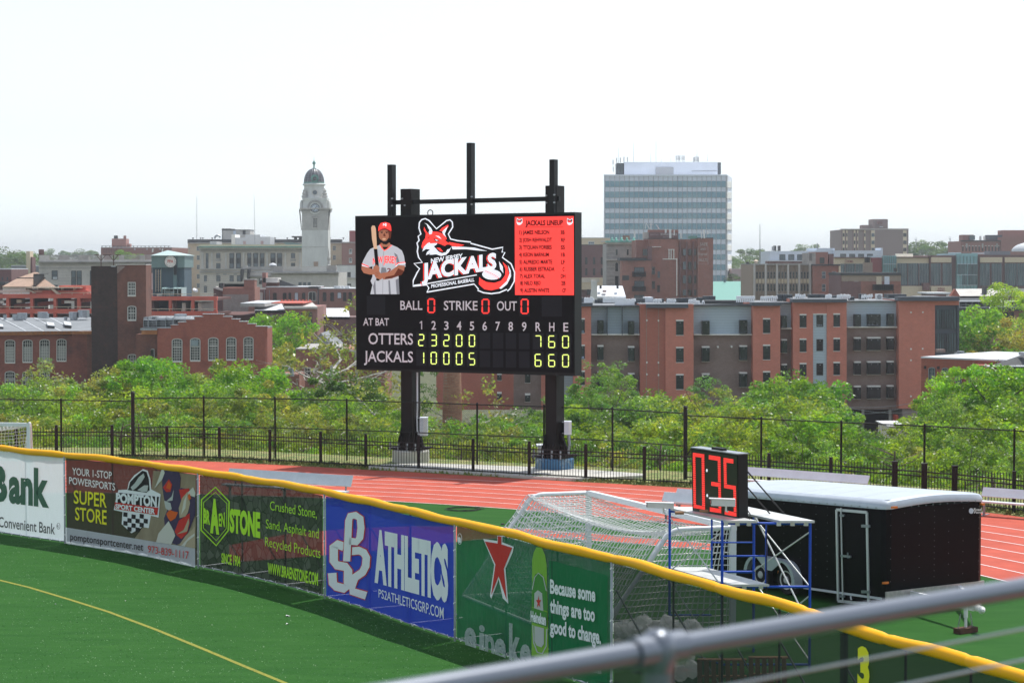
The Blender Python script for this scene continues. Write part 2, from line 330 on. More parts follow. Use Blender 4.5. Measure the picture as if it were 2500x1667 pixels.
# back (picket) fence: foot of the fence, photo column -> ground distance
PICK = [(-400, 1116.5), (138, 1117), (300, 1117.5), (408, 1120), (536, 1123.5), (659, 1130), (783, 1136.5), (893, 1143), (1022, 1149), (1155, 1157), (1292, 1165), (1430, 1172.5), (1573, 1180), (1725, 1189), (1877, 1200), (2028, 1211), (2184, 1223), (2330, 1236), (2475, 1252), (2650, 1276), (2800, 1300)]
CHN = [(-500, 1103), (0, 1110), (150, 1113), (325, 1117), (500, 1115), (672, 1118), (847, 1124), (1010, 1131), (1165, 1139), (1328, 1146), (1495, 1155), (1672, 1170), (1858, 1182), (2053, 1195), (2256, 1207), (2475, 1223), (2700, 1245)]
def pick_pt(u): return atZ(u, interp(PICK, u), 0)
def chn_pt(u): return atZ(u, interp(CHN, u), 0)
EDGE = [(p.x, p.y) for p in (chn_pt(u) for u in range(-500, 2701, 100))]
def edge_y(x): return interp(EDGE, x) if EDGE[0][0] <= x <= EDGE[-1][0] else (EDGE[0][1] if x < 0 else max(-60, EDGE[-1][1] - 1.6*(x - EDGE[-1][0])))
def terr(x, y):
    e = edge_y(x) + 3.2; d = y - e
    if d <= 0: return -0.03
    z = -11.5*min(1, d/26)**.8
    if y > 900: z += min(1, (y-900)/2500) * 22 * (.6 + .4*math.sin(x*.0021+1.2))
    return z
mb = MB()
xs = sorted(set([-3000, -1800, -1000, -600, -350, -200, -120] + list(range(-80, 82, 4)) + [120, 200, 350, 600, 1000, 1800, 3000]))
ys = sorted(set([-500, -200, -100, -50] + list(range(-20, 60, 10)) + list(range(60, 130, 2)) + [140, 160, 200, 260, 340, 450, 600, 800, 1000, 1400, 2000, 2800, 4000, 6000]))
nx = len(xs); mb.add([(x, y, terr(x, y)) for y in ys for x in xs], [(j*nx+i, j*nx+i+1, (j+1)*nx+i+1, (j+1)*nx+i) for j in range(len(ys)-1) for i in range(nx-1)])
tag(mk(mb, 'terrain', M['soil']), 'grassy bank and valley floor below the stadium', None, kind='structure')

# outfield fence path from the photo's top pad; z of the pad centre is 2.48 m
PADZ = 2.48
PAD = [(-260, 1075), (-120, 1084), (0, 1094), (64, 1101), (158, 1110), (268, 1121), (375, 1134), (485, 1151), (600, 1167), (690, 1181.5), (795, 1201.5), (897, 1222), (996, 1247), (1115, 1273), (1230, 1298), (1356, 1332), (1500, 1362), (1640, 1403), (1755, 1434), (1860, 1462), (1972, 1494), (2057, 1528), (2166, 1557), (2270, 1586), (2363, 1612), (2500, 1655), (2700, 1722), (2950, 1810)]
PATH = [atZ(u, v, PADZ) for u, v in PAD]
PATH = [Vector((p.x, p.y, 0)) for p in PATH]
def fence_depth(k):
    """distance Y of the outfield fence along x/y = k"""
    for a, b in zip(PATH, PATH[1:]):
        ka, kb = a.x/a.y, b.x/b.y
        if ka <= k <= kb or b is PATH[-1]:
            t = (k*a.y - a.x) / ((b.x-a.x) - k*(b.y-a.y)); return a.y + t*(b.y-a.y)
    return PATH[0].y
def fnormal(k):
    for a, b in zip(PATH, PATH[1:]):
        if k <= b.x/b.y: break
    d = (b-a).normalized(); n = Vector((d.y, -d.x, 0)); return n if n.dot(a) < 0 else -n
class FenceFace:
    def uv(s, u, v, off=0.0):
        r = ray(u, v); k = r.x/r.y; Y = fence_depth(k); return Vector((0, 0, CH)) + r*(Y/r.y) + fnormal(k)*off
    def q(s, x, y, off=0.0): return s.uv(*PX(x, y), off)
    n = Vector((-.75, -.66, 0))
FF = FenceFace()

mb = MB(); mb.add([(-90, -30, 0), (60, -30, 0), (60, 20, 0), (46, 50, 0), (30, 62, 0), (12, 70.5, 0), (-4, 76.5, 0), (-14, 80, 0), (-90, 83, 0)], [tuple(range(9))])
turf = tag(mk(mb, 'turf_field', M['turf']), 'green artificial turf of the playing field', None, kind='structure')
TC = Vector((-16, 37.5, 0)); RL = [37.25, 36.1, 34.95, 33.8, 32.65, 31.5, 30.35]
def arc(r, a0=99, a1=-14, n=76, ext=40):
    P = [TC + Vector((math.cos(R(a)), math.sin(R(a)), 0))*r for a in np.linspace(a0, a1, n)]
    P = [P[0] + (P[0]-P[1]).normalized()*ext] + P + [P[-1] + (P[-1]-P[-2]).normalized()*30]
    return P
mb = MB(); o = arc(41.6); i_ = arc(30.3)
mb.add([Vector((p.x, p.y, .004)) for p in o+i_], [(k, k+len(o), k+1+len(o), k+1) for k in range(len(o)-1)])
track = tag(mk(mb, 'running_track', M['track']), 'red running track bending round behind the field', None, kind='structure')
for r in RL:
    mb = MB(); mb.strip(arc(r), .05, .008); mk(mb, 'track_line', M['line_white'], track)
mb = MB(); mb.add([atZ(u, v, .004) for u, v in [(560, 1330), (700, 1303), (850, 1290), (1000, 1284), (1230, 1287), (1500, 1306), (1739, 1327), (1900, 1343), (1900, 1362), (1739, 1343), (1500, 1323), (1300, 1309), (1150, 1318), (1000, 1335), (850, 1350), (700, 1362), (560, 1372)]], [tuple(range(17))])
run = tag(mk(mb, 'jump_runway', M['track']), 'narrow red runway strip crossing the turf behind the goal', None, kind='structure')
for L in ([(1000, 1284), (1230, 1287), (1500, 1306), (1739, 1327), (1900, 1343)], [(1150, 1318), (1300, 1309), (1500, 1323), (1739, 1343), (1900, 1362)]):
    mb = MB(); mb.strip([atZ(u, v, 0) for u, v in L], .05, .008); mk(mb, 'runway_line', M['line_white'], run)
yl = [(-140, 1384), (-60, 1400), (0, 1416), (70, 1433), (170, 1463), (265, 1493), (380, 1536), (500, 1585), (600, 1627), (690, 1664), (790, 1705)]
mb = MB(); mb.strip([atZ(u, v, 0) for u, v in yl], .10, .004); mk(mb, 'field_line', M['yellow_line'], turf)
# dry grass verge and concrete pad by the back fence
mb = MB(); vs = []
for u in range(-400, 2801, 80):
    p = pick_pt(u); d = Vector((p.x, p.y, 0)) - TC; dn = d.normalized() if u > 900 else Vector((0, 1, 0))
    vs += [p - dn*.55 + Vector((0,0,.009)), p + dn*4.4 + Vector((0,0,.009))]
mb.add(vs, [(2*i, 2*i+2, 2*i+3, 2*i+1) for i in range(len(vs)//2-1)])
tag(mk(mb, 'verge', M['verge']), 'dry grass verge along the black picket fence', None, kind='structure')
mb = MB(); top = [(900, 1134), (1045, 1130), (1300, 1139), (1450, 1147), (1578, 1156), (1575, 1160), (1400, 1168), (1300, 1163), (1150, 1152.5), (1000, 1144.5), (900, 1139.5)]
mb.prism([atZ(u, v, .10) for u, v in top], Vector((0, 0, -.12)))
tag(mk(mb, 'concrete_pad', M['concrete']), 'pale concrete pad under the scoreboard columns', None, kind='structure')
# tufts of dry grass along the verge
vs = []; fs = []
for k in range(5200):
    u = random.uniform(280, 2600); p = pick_pt(u); d = (Vector((p.x, p.y, 0)) - TC).normalized(); q = p + d*random.uniform(-.5, 1.0)
    if 1000 < u < 1580 and (q-p).length > .3 and (q-p).dot(d) > 0: continue
    a = random.uniform(0, math.pi); h = random.uniform(.05, .16); wv = Vector((math.cos(a), math.sin(a), 0))*.06
    n = len(vs); vs += [q-wv, q+wv, q+Vector((random.uniform(-.05, .05), 0, h))]; fs.append((n, n+1, n+2))
mb = MB(); mb.v = [tuple(v) for v in vs]; mb.f = fs; mb.mi = [0]*len(fs)
tag(mk(mb, 'dry_grass', M['verge']), 'tufts of dry grass at the foot of the picket fence', 'grass', kind='stuff')
# thin scatter of turf blades catching light in the foreground
vs = []; fs = []
for k in range(9000):
    u = random.uniform(-40, 1300); v = random.uniform(1320, 1690) if random.random() < .85 else random.uniform(1240, 1400)
    p = atZ(u, v, 0)
    if fence_depth(p.x/p.y) < p.y + .3: continue
    a = random.uniform(0, math.pi); wv = Vector((math.cos(a), math.sin(a), 0))*random.uniform(.006, .012)
    n = len(vs); vs += [p-wv, p+wv, p+Vector((random.uniform(-.02, .02), random.uniform(-.02, .02), random.uniform(.008, .02)))]; fs.append((n, n+1, n+2))
mb = MB(); mb.v = [tuple(v) for v in vs]; mb.f = fs; mb.mi = [0]*len(fs)
mat('blade', (.16,.34,.13), .5, spec=.6)
tag(mk(mb, 'turf_blades', M['blade']), 'upright blades of the artificial turf', 'turf', kind='stuff')
for (u, v, s) in [(701, 1504, .08), (702, 1523, .045), (135, 1475, .03), (206, 1358, .035), (307, 1467, .025), (1226, 1528, .03)]:
    p = atZ(u, v, 0); mb = MB(); a = random.uniform(0, 3)
    mb.add([p + Vector((math.cos(a+t)*s*(.5+.5*(i % 2)), math.sin(a+t)*s*.7, .006 + .012*(i % 3))) for i, t in enumerate((0, 1.1, 2.2, 3.3, 4.4, 5.4))], [(0, 1, 2, 3), (0, 3, 4, 5)])
    tag(mk(mb, 'paper_scrap', M['paper'], loc=p), 'torn white scrap of paper lying on the green turf', 'litter', 'paper scraps on the turf')
# coil of dark cable on the far turf
fr('B6'); mb = MB(); c = atZ(*PX(985, 1455), 0)
pts = [c + Vector((math.cos(t)*(.42+.1*math.sin(t*2.3)+.006*t), math.sin(t)*(.5+.14*math.cos(t*1.7)), .01 + .001*t)) for t in np.linspace(0, 26, 110)]
mb.tube(pts, .008, 5); tag(mk(mb, 'cable_coil', M['tyre']), 'loose coil of thin black cable lying on the turf near the track', 'cable')
p = atZ(*PX(1005, 1445, 'B5'), 0); p = atZ(*PX(115, 1442, 'B5'), 0); mb = MB(); mb.lathe(p, [(.06, 0), (.065, .02), (.04, .04)], 10); tag(mk(mb, 'rubber_plug', M['tyre'], loc=p), 'small dark rubber plug on the turf left of the goal', 'plug')

# ------------------------------------------------------------------ back picket fence
pf = thing('picket_fence', 'long black metal picket fence behind the running track', 'fence', tuple(pick_pt(1250)))
PH = 1.22
posts = [-60, 40, 138, 274, 408, 536, 659, 783, 893, 1022, 1155, 1292, 1430, 1573, 1725, 1877, 2028, 2184, 2256, 2330, 2475, 2620]
pm = None
for u in posts:
    p = pick_pt(u); mb = MB(); s = .05 if u not in (2184, 2330, 2256) else .085; mb.box(-s, s, -s, s, 0, 1.30); mb.box(-s-.01, s+.01, -s-.01, s+.01, 1.30, 1.325)
    o = mk(mb, 'post', M['fence_black'] if s < .06 else M['dark_steel'], pf, loc=(0,0,0)); o.location = p - ROOT[pf.name]
for a, b in zip(posts, posts[1:]):
    A = pick_pt(a); B = pick_pt(b)
    for z in (.14, .98, 1.12) if False else (.13, .90, 1.04):
        mb = MB(); mb.bar(A + Vector((0,0,z)), B + Vector((0,0,z)), .035, .04); mk(mb, 'rail', M['fence_black'], pf)
bar = MB(); bar.box(-.010, .010, -.010, .010, .04, PH); bar.add([(-.010,-.010,PH), (.010,-.010,PH), (.010,.010,PH), (-.010,.010,PH), (0,0,PH+.04)], [(0,1,4), (1,2,4), (2,3,4), (3,0,4)])
pts = []
for a, b in zip(posts, posts[1:]):
    A = pick_pt(a); B = pick_pt(b); L = (B-A).length; n = max(2, round(L/.115))
    pts += [A.lerp(B, (k+.5)/n) for k in range(n)]
pts = [p for p in pts if -20 < proj(p)[0] < 2520]
pts.sort(key=lambda p: p.length)
bme = None
for p in pts[:300]:
    if bme is None:
        o = mk(bar, 'picket', M['fence_black'], pf, loc=(0,0,0)); bme = o
    else:
        o = bme.copy(); C.objects.link(o); o.parent = pf
    o.location = p - ROOT[pf.name]
mb = MB()
for p in pts[300:]:
    mb.box(p.x-.010, p.x+.010, p.y-.010, p.y+.010, .04, PH)
o = mk(mb, 'pickets', M['fence_black'], pf); o['kind'] = 'stuff'
# ------------------------------------------------------------------ chain link fence
cf = thing('chain_link_fence', 'tall black chain link fence in front of the trees', 'fence', tuple(chn_pt(1250)))
cposts = [(-30, 2.3), (150, 2.3), (325, 2.62), (498, 2.42), (672, 2.42), (847, 2.42), (1010, 2.42), (1165, 2.42), (1328, 2.42), (1495, 2.42), (1673, 2.62), (1858, 2.35), (2053, 2.35), (2256, 2.35), (2475, 2.35), (2700, 2.35)]
for u, h in cposts:
    p = chn_pt(u); mb = MB(); r = .038 if h < 2.6 else .075; mb.lathe((0,0,-.2), [(r, 0), (r, h+.18), (r*1.25, h+.2), (r*.7, h+.26)], 10)
    o = mk(mb, 'post', M['fence_black'], cf, loc=(0,0,0), smooth=True); o.location = p - ROOT[cf.name]
mm = bpy.data.materials.new('chain_link'); mm.use_nodes = True; n = mm.node_tree; b = n.nodes['Principled BSDF']; L = n.links.new
b.inputs['Base Color'].default_value = (.012,.012,.012,1); b.inputs['Roughness'].default_value = .5
g = n.nodes.new('ShaderNodeNewGeometry'); sx = n.nodes.new('ShaderNodeSeparateXYZ'); L(g.outputs['Position'], sx.inputs[0]); fac = []
for sgn in (1, -1):
    a = n.nodes.new('ShaderNodeMath'); a.operation = 'MULTIPLY_ADD'; a.inputs[1].default_value = sgn; L(sx.outputs[2], a.inputs[0]); L(sx.outputs[0], a.inputs[2])
    d = n.nodes.new('ShaderNodeMath'); d.operation = 'DIVIDE'; d.inputs[1].default_value = .075; L(a.outputs[0], d.inputs[0])
    f_ = n.nodes.new('ShaderNodeMath'); f_.operation = 'FRACT'; L(d.outputs[0], f_.inputs[0])
    l_ = n.nodes.new('ShaderNodeMath'); l_.operation = 'LESS_THAN'; l_.inputs[1].default_value = .065; L(f_.outputs[0], l_.inputs[0]); fac.append(l_)
mxm = n.nodes.new('ShaderNodeMath'); mxm.operation = 'MAXIMUM'; L(fac[0].outputs[0], mxm.inputs[0]); L(fac[1].outputs[0], mxm.inputs[1])
tp = n.nodes.new('ShaderNodeBsdfTransparent'); ms = n.nodes.new('ShaderNodeMixShader'); L(mxm.outputs[0], ms.inputs[0]); L(tp.outputs[0], ms.inputs[1]); L(b.outputs[0], ms.inputs[2]); L(ms.outputs[0], n.nodes['Material Output'].inputs[0]); M['chain'] = mm
for (a, ha), (b_, hb) in zip(cposts, cposts[1:]):
    A = chn_pt(a); B = chn_pt(b_); z = min(ha, hb) - .02 if (ha > 2.6) == (hb > 2.6) else min(ha, hb) - .02
    low = z if z > 2.38 else 2.3
    for zz, r in ((z, .022), (1.22 if z > 2.38 else .1, .02)):
        mb = MB(); mb.tube([A + Vector((0,0,zz)), B + Vector((0,0,zz))], r, 8); mk(mb, 'rail', M['fence_black'], cf, smooth=True)
    mb = MB(); mb.add([A, B, B + Vector((0,0,z)), A + Vector((0,0,z))], [(0,1,2,3)]); mk(mb, 'chain_link', M['chain'], cf)

# ------------------------------------------------------------------ trees
def crown(name, seed, ncl, nper, leaf, spread=1.0, rough=.26, droop=0, hz=.85, lo=-.75):
    g = np.random.default_rng(seed)
    cc = g.normal(size=(ncl, 3)); cc /= np.linalg.norm(cc, axis=1)[:, None]
    rad = g.uniform(.45, 1, ncl)**.6; cc *= rad[:, None]; cc[:, 2] = np.where(cc[:, 2] < lo, -cc[:, 2], cc[:, 2])
    cc *= np.array([1, 1, hz])*4*(1 + g.uniform(-.16, .16, (ncl, 1)))
    cs = g.uniform(.45, 1.15, ncl)*rough*4
    n = ncl*nper; ci = np.repeat(np.arange(ncl), nper)
    d = g.normal(size=(n, 3)); d /= np.linalg.norm(d, axis=1)[:, None]; d *= (g.uniform(.2, 1, n)**.5)[:, None]
    d[:, 2] *= .7; p = cc[ci] + d*cs[ci][:, None]*spread
    if droop: p[:, 2] -= droop*g.uniform(0, 1, n)*np.hypot(p[:, 0], p[:, 1])*.12
    a = g.normal(size=(n, 3)); a[:, 2] *= .55; a /= np.linalg.norm(a, axis=1)[:, None]
    b = g.normal(size=(n, 3)); b -= a*(a*b).sum(1)[:, None]; b /= np.linalg.norm(b, axis=1)[:, None]
    s = (leaf*g.uniform(.6, 1.35, n))[:, None]
    V = np.stack([p-a*s, p+b*s*.5, p+a*s, p-b*s*.5], 1).reshape(-1, 3)
    F = np.arange(4*n).reshape(-1, 4)
    me = bpy.data.meshes.new(name); me.from_pydata(V.tolist(), [], F.tolist())
    ct = g.uniform(.72, 1.22, ncl)[ci]; t = ct*g.uniform(.75, 1.3, n); hue = g.uniform(-.16, .20, ncl)[ci] + g.uniform(-.08, .08, n)
    col = np.stack([t*(1+hue), t, t*(1-hue*.5), np.ones(n)], 1); col = np.repeat(col, 4, 0).astype(np.float32)
    at = me.color_attributes.new('tint', 'FLOAT_COLOR', 'POINT'); at.data.foreach_set('color', col.ravel())
    me.materials.append(M['leaf']); return me
LUSH = [crown('crown', 10+i, 50, 185, .135, hz=h) for i, h in enumerate((.85, .8, .95, 1.05, .75, .9))]
FINE = [crown('crown', 40+i, 64, 150, .11, rough=.22, hz=.9) for i in range(3)]
WISP = [crown('crown', 60, 60, 70, .11, rough=.24, droop=2.4), crown('crown', 61, 44, 34, .13, rough=.20, hz=1.1), crown('crown', 62, 34, 30, .15, rough=.22, hz=1.0)]
SPIRE = [crown('crown', 80, 30, 110, .15, rough=.30, hz=1.9), crown('crown', 81, 26, 120, .13, rough=.3, hz=2.4)]
GREEN = [(.11,.23,.06), (.25,.29,.085), (.13,.26,.04), (.20,.33,.08), (.18,.30,.045), (.21,.33,.038), (.15,.27,.055), (.24,.33,.06), (.16,.29,.042), (.215,.34,.045)]
def trunk_mesh(seed, h, r, limbs, pale=False, twig=0):
    g = random.Random(seed); mb = MB(); mb.tube([(0, 0, 0), (g.uniform(-.1, .1)*h*.3, 0, h*.45), (g.uniform(-.1, .1)*h*.4, g.uniform(-.1, .1)*h*.4, h)], r, 7, r1=r*.35)
    for k in range(limbs):
        z0 = h*g.uniform(.35, .95); a = g.uniform(0, 6.28); l = g.uniform(2.2, 3.8); up = g.uniform(.3, 1.3)
        p0 = Vector((0, 0, z0)); p1 = p0 + Vector((math.cos(a)*l*.5, math.sin(a)*l*.5, l*up*.35)); p2 = p0 + Vector((math.cos(a+.4)*l, math.sin(a+.4)*l, l*up*.75))
        mb.tube([p0, p1, p2], [r*.42, r*.28, r*.10], 5)
        for t in range(twig):
            a2 = a + g.uniform(-1.2, 1.2); q = p1.lerp(p2, g.random()); q2 = q + Vector((math.cos(a2), math.sin(a2), g.uniform(-.2, .9)))*g.uniform(.8, 1.8)
            q3 = q2 + Vector((math.cos(a2+.6), math.sin(a2+.6), g.uniform(-.4, .6)))*g.uniform(.4, 1.0)
            mb.tube([q, q2, q3], [r*.13, r*.07, r*.03], 4)
    o = mk(mb, 'trunk', M['bark_pale' if pale else 'bark'], smooth=True); me = o.data; bpy.data.objects.remove(o); return me
TRK = [trunk_mesh(i, 8, .22, 9) for i in range(3)]; TPALE = [trunk_mesh(20+i, 9, .26, 16, True, 5) for i in range(2)]
ntree = [0]
def tree(u, vt, Y, r, kind='lush', col=None, label=None, hz=None, group='trees massed in the valley beyond the fences', crn=None, trk=None, name='leafy_tree', cat='tree', sz=1.0):
    rg = random.Random(ntree[0]*7+3); ntree[0] += 1
    pool = {'lush': LUSH, 'fine': FINE, 'wisp': WISP, 'spire': SPIRE}[kind]; me = crn or rg.choice(pool)
    zs = max(v.co.z for v in me.vertices) if 'zs' not in me.keys() else me['zs']
    if 'zs' not in me.keys(): me['zs'] = zs
    sc = r/4; szz = sc*sz; top = atY(u, vt, Y); zc = top.z - zs*szz*.94; g = terr(top.x, Y)
    root = thing(name, label or 'leafy green tree in the dense growth beyond the fences', cat, (top.x, Y, g), None if label else group)
    o = bpy.data.objects.new('crown', me); C.objects.link(o); o.parent = root; o.location = (0, 0, zc-g); o.scale = (sc, sc, szz); o.rotation_euler.z = rg.uniform(0, 6.28)
    c = col or rg.choice(GREEN); j = rg.uniform(.95, 1.30)*(1.7 if col and label and col not in GREEN and Y < 700 else 1); o.color = (c[0]*j, c[1]*j, c[2]*j, 1)
    t = bpy.data.objects.new('trunk', trk or rg.choice(TRK)); C.objects.link(t); t.parent = root; hh = max(1.2, zc-g); th = max(v.co.z for v in t.data.vertices[:21])
    t.scale = (sc, sc, (hh + (zs*szz*.3 if trk else 0))/th); t.rotation_euler.z = rg.uniform(0, 6.28); return root
ENV = [(-100, 905), (0, 915), (60, 905), (150, 905), (208, 925), (276, 915), (360, 905), (425, 925), (476, 905), (535, 890), (600, 890), (640, 890), (670, 930), (748, 945), (800, 935), (900, 930), (1000, 965), (1080, 985), (1150, 990), (1250, 970), (1330, 965), (1400, 960), (1470, 930), (1530, 935), (1612, 945), (1690, 955), (1740, 930), (1800, 935), (1860, 940), (1930, 925), (1990, 920), (2030, 990), (2091, 1022), (2170, 1042), (2225, 1040), (2265, 995), (2310, 955), (2360, 905), (2430, 905), (2500, 905), (2620, 900)]
rg = random.Random(5)
def fd(u): return chn_pt(u).y
# rows from the far side of the valley to the bank below the fence
for off, dv0, step, r0, r1 in ((95, 6, 66, 3.3, 4.3), (60, 30, 74, 3.0, 3.9), (38, 62, 78, 2.6, 3.3), (22, 100, 80, 2.1, 2.7), (11, 138, 70, 1.6, 2.1), (5.5, 175, 62, 1.1, 1.5)):
    u = -60 + rg.uniform(0, 40)
    while u < 2580:
        base = interp(ENV, u) + 7; low = interp(PICK, u) - 18; v = base + dv0 + rg.uniform(-8, 16)
        if 1990 < u < 2260: v = max(v, 1012 + dv0*.5 + rg.uniform(0, 12))
        frac = (0, .14, .32, .52, .74, .92)[(95, 60, 38, 22, 11, 5.5).index(off)]
        v = base + (low-base)*frac + rg.uniform(-6, 14) + 4
        kind = rg.choices(('lush', 'fine', 'wisp'), (6, 3, .5))[0]
        hot = 560 < u < 1320 and off < 50
        col = rg.choice([(.20,.26,.06), (.22,.25,.075), (.17,.25,.065)]) if hot and rg.random() < .6 else None
        if off in (95, 60) and 1080 < u < 1330: v += 12
        if off > 40 and 1055 < u < 1140: u += step; continue
        ORD = ('first', 'second', 'third', 'fourth', 'fifth', 'sixth', 'seventh', 'eighth', 'ninth', 'tenth', 'eleventh', 'twelfth', 'thirteenth', 'fourteenth', 'fifteenth')
        bay = sum(1 for c_ in cposts[1:-1] if c_[0] < u); rw = {95: 'tree of the farthest rank', 60: 'tree of the second farthest rank', 38: 'mid valley tree', 22: 'small tree on the lower bank', 11: 'shrub low on the bank', 5.5: 'bush close behind the fence'}[off]
        lb = 'green %s beyond the %s chain link bay from the left' % (rw, ORD[bay])
        t_ = tree(u, v, fd(u) + off + rg.uniform(-3, 3), rg.uniform(r0, r1), kind, col, name='leafy_shrub' if off < 15 else 'leafy_tree', cat='shrub' if off < 15 else 'tree'); t_['label'] = lb; t_['group'] = 'greenery: ' + rw
        u += step*rg.uniform(.75, 1.2)
# trees the photograph lets one name
T = tree
T(112, 880, 175, 6.0, 'wisp', (.13,.16,.075), 'hazy grey-green willow-like tree in front of the long brick mill', crn=WISP[0])
T(250, 896, 172, 3.6, 'lush', GREEN[1], 'bright green tree left of the brick mill tower foot')
T(357, 872, 170, 4.0, 'lush', (.075,.17,.02), 'tall fresh green tree hiding the foot of the mill tower')
T(402, 872, 176, 3.8, 'lush', (.08,.17,.022), 'bushy green tree beside the gabled mill wall')
T(530, 880, 172, 5.0, 'fine', (.11,.165,.04), 'pale green tree in front of the stepped gable wall')
T(612, 878, 165, 4.2, 'lush', (.09,.18,.02), 'bright green tree at the right corner of the gabled mill')
T(672, 764, 252, 5.6, 'lush', (.095,.19,.022), 'tall light green tree right of the stepped brick gable', sz=1.1)
T(640, 792, 256, 4.6, 'lush', (.09,.18,.022), 'green tree just behind the stepped gable corner')
T(690, 838, 244, 4.8, 'fine', (.17,.19,.045), 'yellow-green tree standing below the taller green one')
T(800, 770, 190, 6.5, 'wisp', (.13,.15,.045), 'thinly leaved sycamore with pale branches left of the scoreboard', crn=WISP[1], trk=TPALE[0], sz=1.25)
T(868, 715, 200, 4.5, 'wisp', (.13,.16,.04), 'sparse tree top rising beside the scoreboard edge', crn=WISP[2], trk=TPALE[1], sz=1.2)
T(760, 845, 178, 5.2, 'wisp', (.12,.13,.05), 'half bare tree with pale twigs before the low brick house', crn=WISP[2], trk=TPALE[1])
T(915, 912, 165, 4.6, 'wisp', (.13,.15,.05), 'bare limbed tree under the left end of the scoreboard', crn=WISP[1], trk=TPALE[0])
T(1165, 918, 152, 4.2, 'wisp', (.14,.16,.05), 'half bare pale branched tree between the scoreboard columns', crn=WISP[2], trk=TPALE[1])
T(830, 905, 150, 3.6, 'lush', (.05,.10,.025), 'dark green tree below the scoreboard, left of its column')
T(1050, 908, 147, 1.9, 'spire', (.035,.085,.02), 'dark ivy covered column of leaves beside the brick chimney', crn=SPIRE[1], sz=1.5)
T(1466, 884, 150, 2.4, 'spire', (.07,.13,.035), 'narrow pointed tree rising right of the scoreboard', crn=SPIRE[0], sz=.8)
T(1505, 900, 155, 2.8, 'fine', (.075,.14,.035), 'darker green tree right of the pointed one')
T(1412, 925, 150, 3.0, 'fine', (.07,.14,.04), 'bluish green tree at the right scoreboard column')
T(1727, 922, 156, 2.0, 'spire', (.06,.13,.04), 'small upright tree in front of the brown brick section', crn=SPIRE[0], sz=.7)
T(1965, 906, 158, 4.6, 'lush', (.06,.13,.022), 'darker green spreading tree in front of the blue siding strip')
T(1925, 922, 150, 3.8, 'lush', (.08,.15,.025), 'green tree left of the darker spreading tree')
T(2300, 958, 140, 2.1, 'lush', (.09,.18,.022), 'light green tree before the small brick mill on the right')
T(2356, 890, 138, 2.7, 'lush', (.10,.20,.024), 'tall bright yellow-green tree before the white roofed mill')
T(2432, 905, 134, 3.0, 'lush', (.09,.185,.022), 'bright green tree right of the tall yellow-green one')
T(2490, 890, 132, 4.2, 'lush', (.095,.19,.022), 'bright green tree at the right edge of the view')
T(2395, 750, 246, 6.2, 'lush', (.075,.16,.022), 'large green tree beside the glazed corner of the apartment block', sz=1.2)
T(2370, 800, 243, 5.0, 'lush', (.07,.15,.022), 'green tree touching the glazed corner bay')
T(2475, 778, 240, 5.6, 'fine', (.17,.165,.045), 'ochre green tree above the dark hipped roof')
T(2470, 692, 285, 4.6, 'lush', (.14,.21,.025), 'yellow-green tree in front of the glass mall front')
# far tree masses on the skyline
for (u, vt, Y, r, lab) in [(20, 604, 900, 16, 'dark green tree mass at the left edge of the skyline'), (52, 612, 880, 12, 'rounded green tree behind the cream slab'), (88, 616, 900, 10, 'green tree right of the cream slab'),
        (130, 608, 1500, 14, 'hazy tree clump on the skyline above the grey roof'), (185, 608, 1500, 15, 'hazy skyline tree clump above the balustrade'), (222, 612, 1500, 12, 'hazy skyline trees left of the far brick block'),
        (312, 611, 560, 5.5, 'round green tree in front of the far brick block'), (45, 660, 520, 5, 'small tree behind the tan tiled roof'), (437, 608, 800, 8, 'yellow-green tree left of the ornate stone block'), (452, 640, 700, 7, 'tree beside the teal stair tower'),
        (1835, 607, 1100, 13, 'light green tree right of the glass office tower'), (1872, 613, 1000, 10, 'green tree behind the thin roof pole'), (1812, 632, 900, 9, 'low green trees at the foot of the office tower'), (1862, 640, 820, 8, 'green bush above the pink wall'), (1800, 668, 700, 5, 'small bush below the pink wall'),
        (1975, 597, 1200, 11, 'green tree above the white modern block'), (2040, 602, 1200, 9, 'green tree left of the brown tower block'), (2240, 592, 1000, 12, 'large green tree right of the brown tower block'), (2275, 588, 1000, 13, 'broad green tree crown on the right skyline'), (2305, 600, 1050, 11, 'green tree under the tall lamp pole'), (2340, 606, 1300, 12, 'hazy trees left of the far red brick block')]:
    T(u, vt, Y, r, 'lush', (.075,.135,.04), lab, sz=.8)
# ------------------------------------------------------------------ buildings
def building(name, label, Y, x0, x1, cat='building', face=None):
    F = face or flat(Y); c = F.q((x0+x1)/2, 0); z = terr(c.x, c.y)
    return thing(name, label, cat, (c.x, c.y, z)), F
def wall(B, F, x0, y0, x1, m, thick=12, zb=None, name='wall', proud=0, roof=None, y0b=None, y1=None):
    """block from the photo's top line down to the ground (or to y1)"""
    a = F.q(x0, y0, proud); b = F.q(x1, y0 if y0b is None else y0b, proud); c = F.q(x0, y1 if y1 is not None else y0, proud); d = F.q(x1, y1 if y1 is not None else y0, proud)
    z = zb if zb is not None else (c.z if y1 is not None else ROOT[B.name].z - .5)
    a0 = Vector((c.x, c.y, z)) if y1 is not None else Vector((a.x, a.y, z)); b0 = Vector((d.x, d.y, z)) if y1 is not None else Vector((b.x, b.y, z))
    e = -F.n*thick; mb = MB(); mb.hexa([a0, b0, b, a, a0+e, b0+e, b+e, a+e]); o = mk(mb, name, M[m], B)
    if roof:
        mb = MB(); k = .15; up = Vector((0,0,k)); mb.hexa([a+F.n*.1, b+F.n*.1, b+F.n*.1+up, a+F.n*.1+up, a+e, b+e, b+e+up, a+e+up]); mk(mb, 'roof', M[roof], B)
    return o
def bx(B, F, x0, y0, x1, y1, m, name='panel', proud=.1, thick=.3):
    mb = MB(); mb.fb(F, x0, y0, x1, y1, proud, thick); return mk(mb, name, M[m], B)
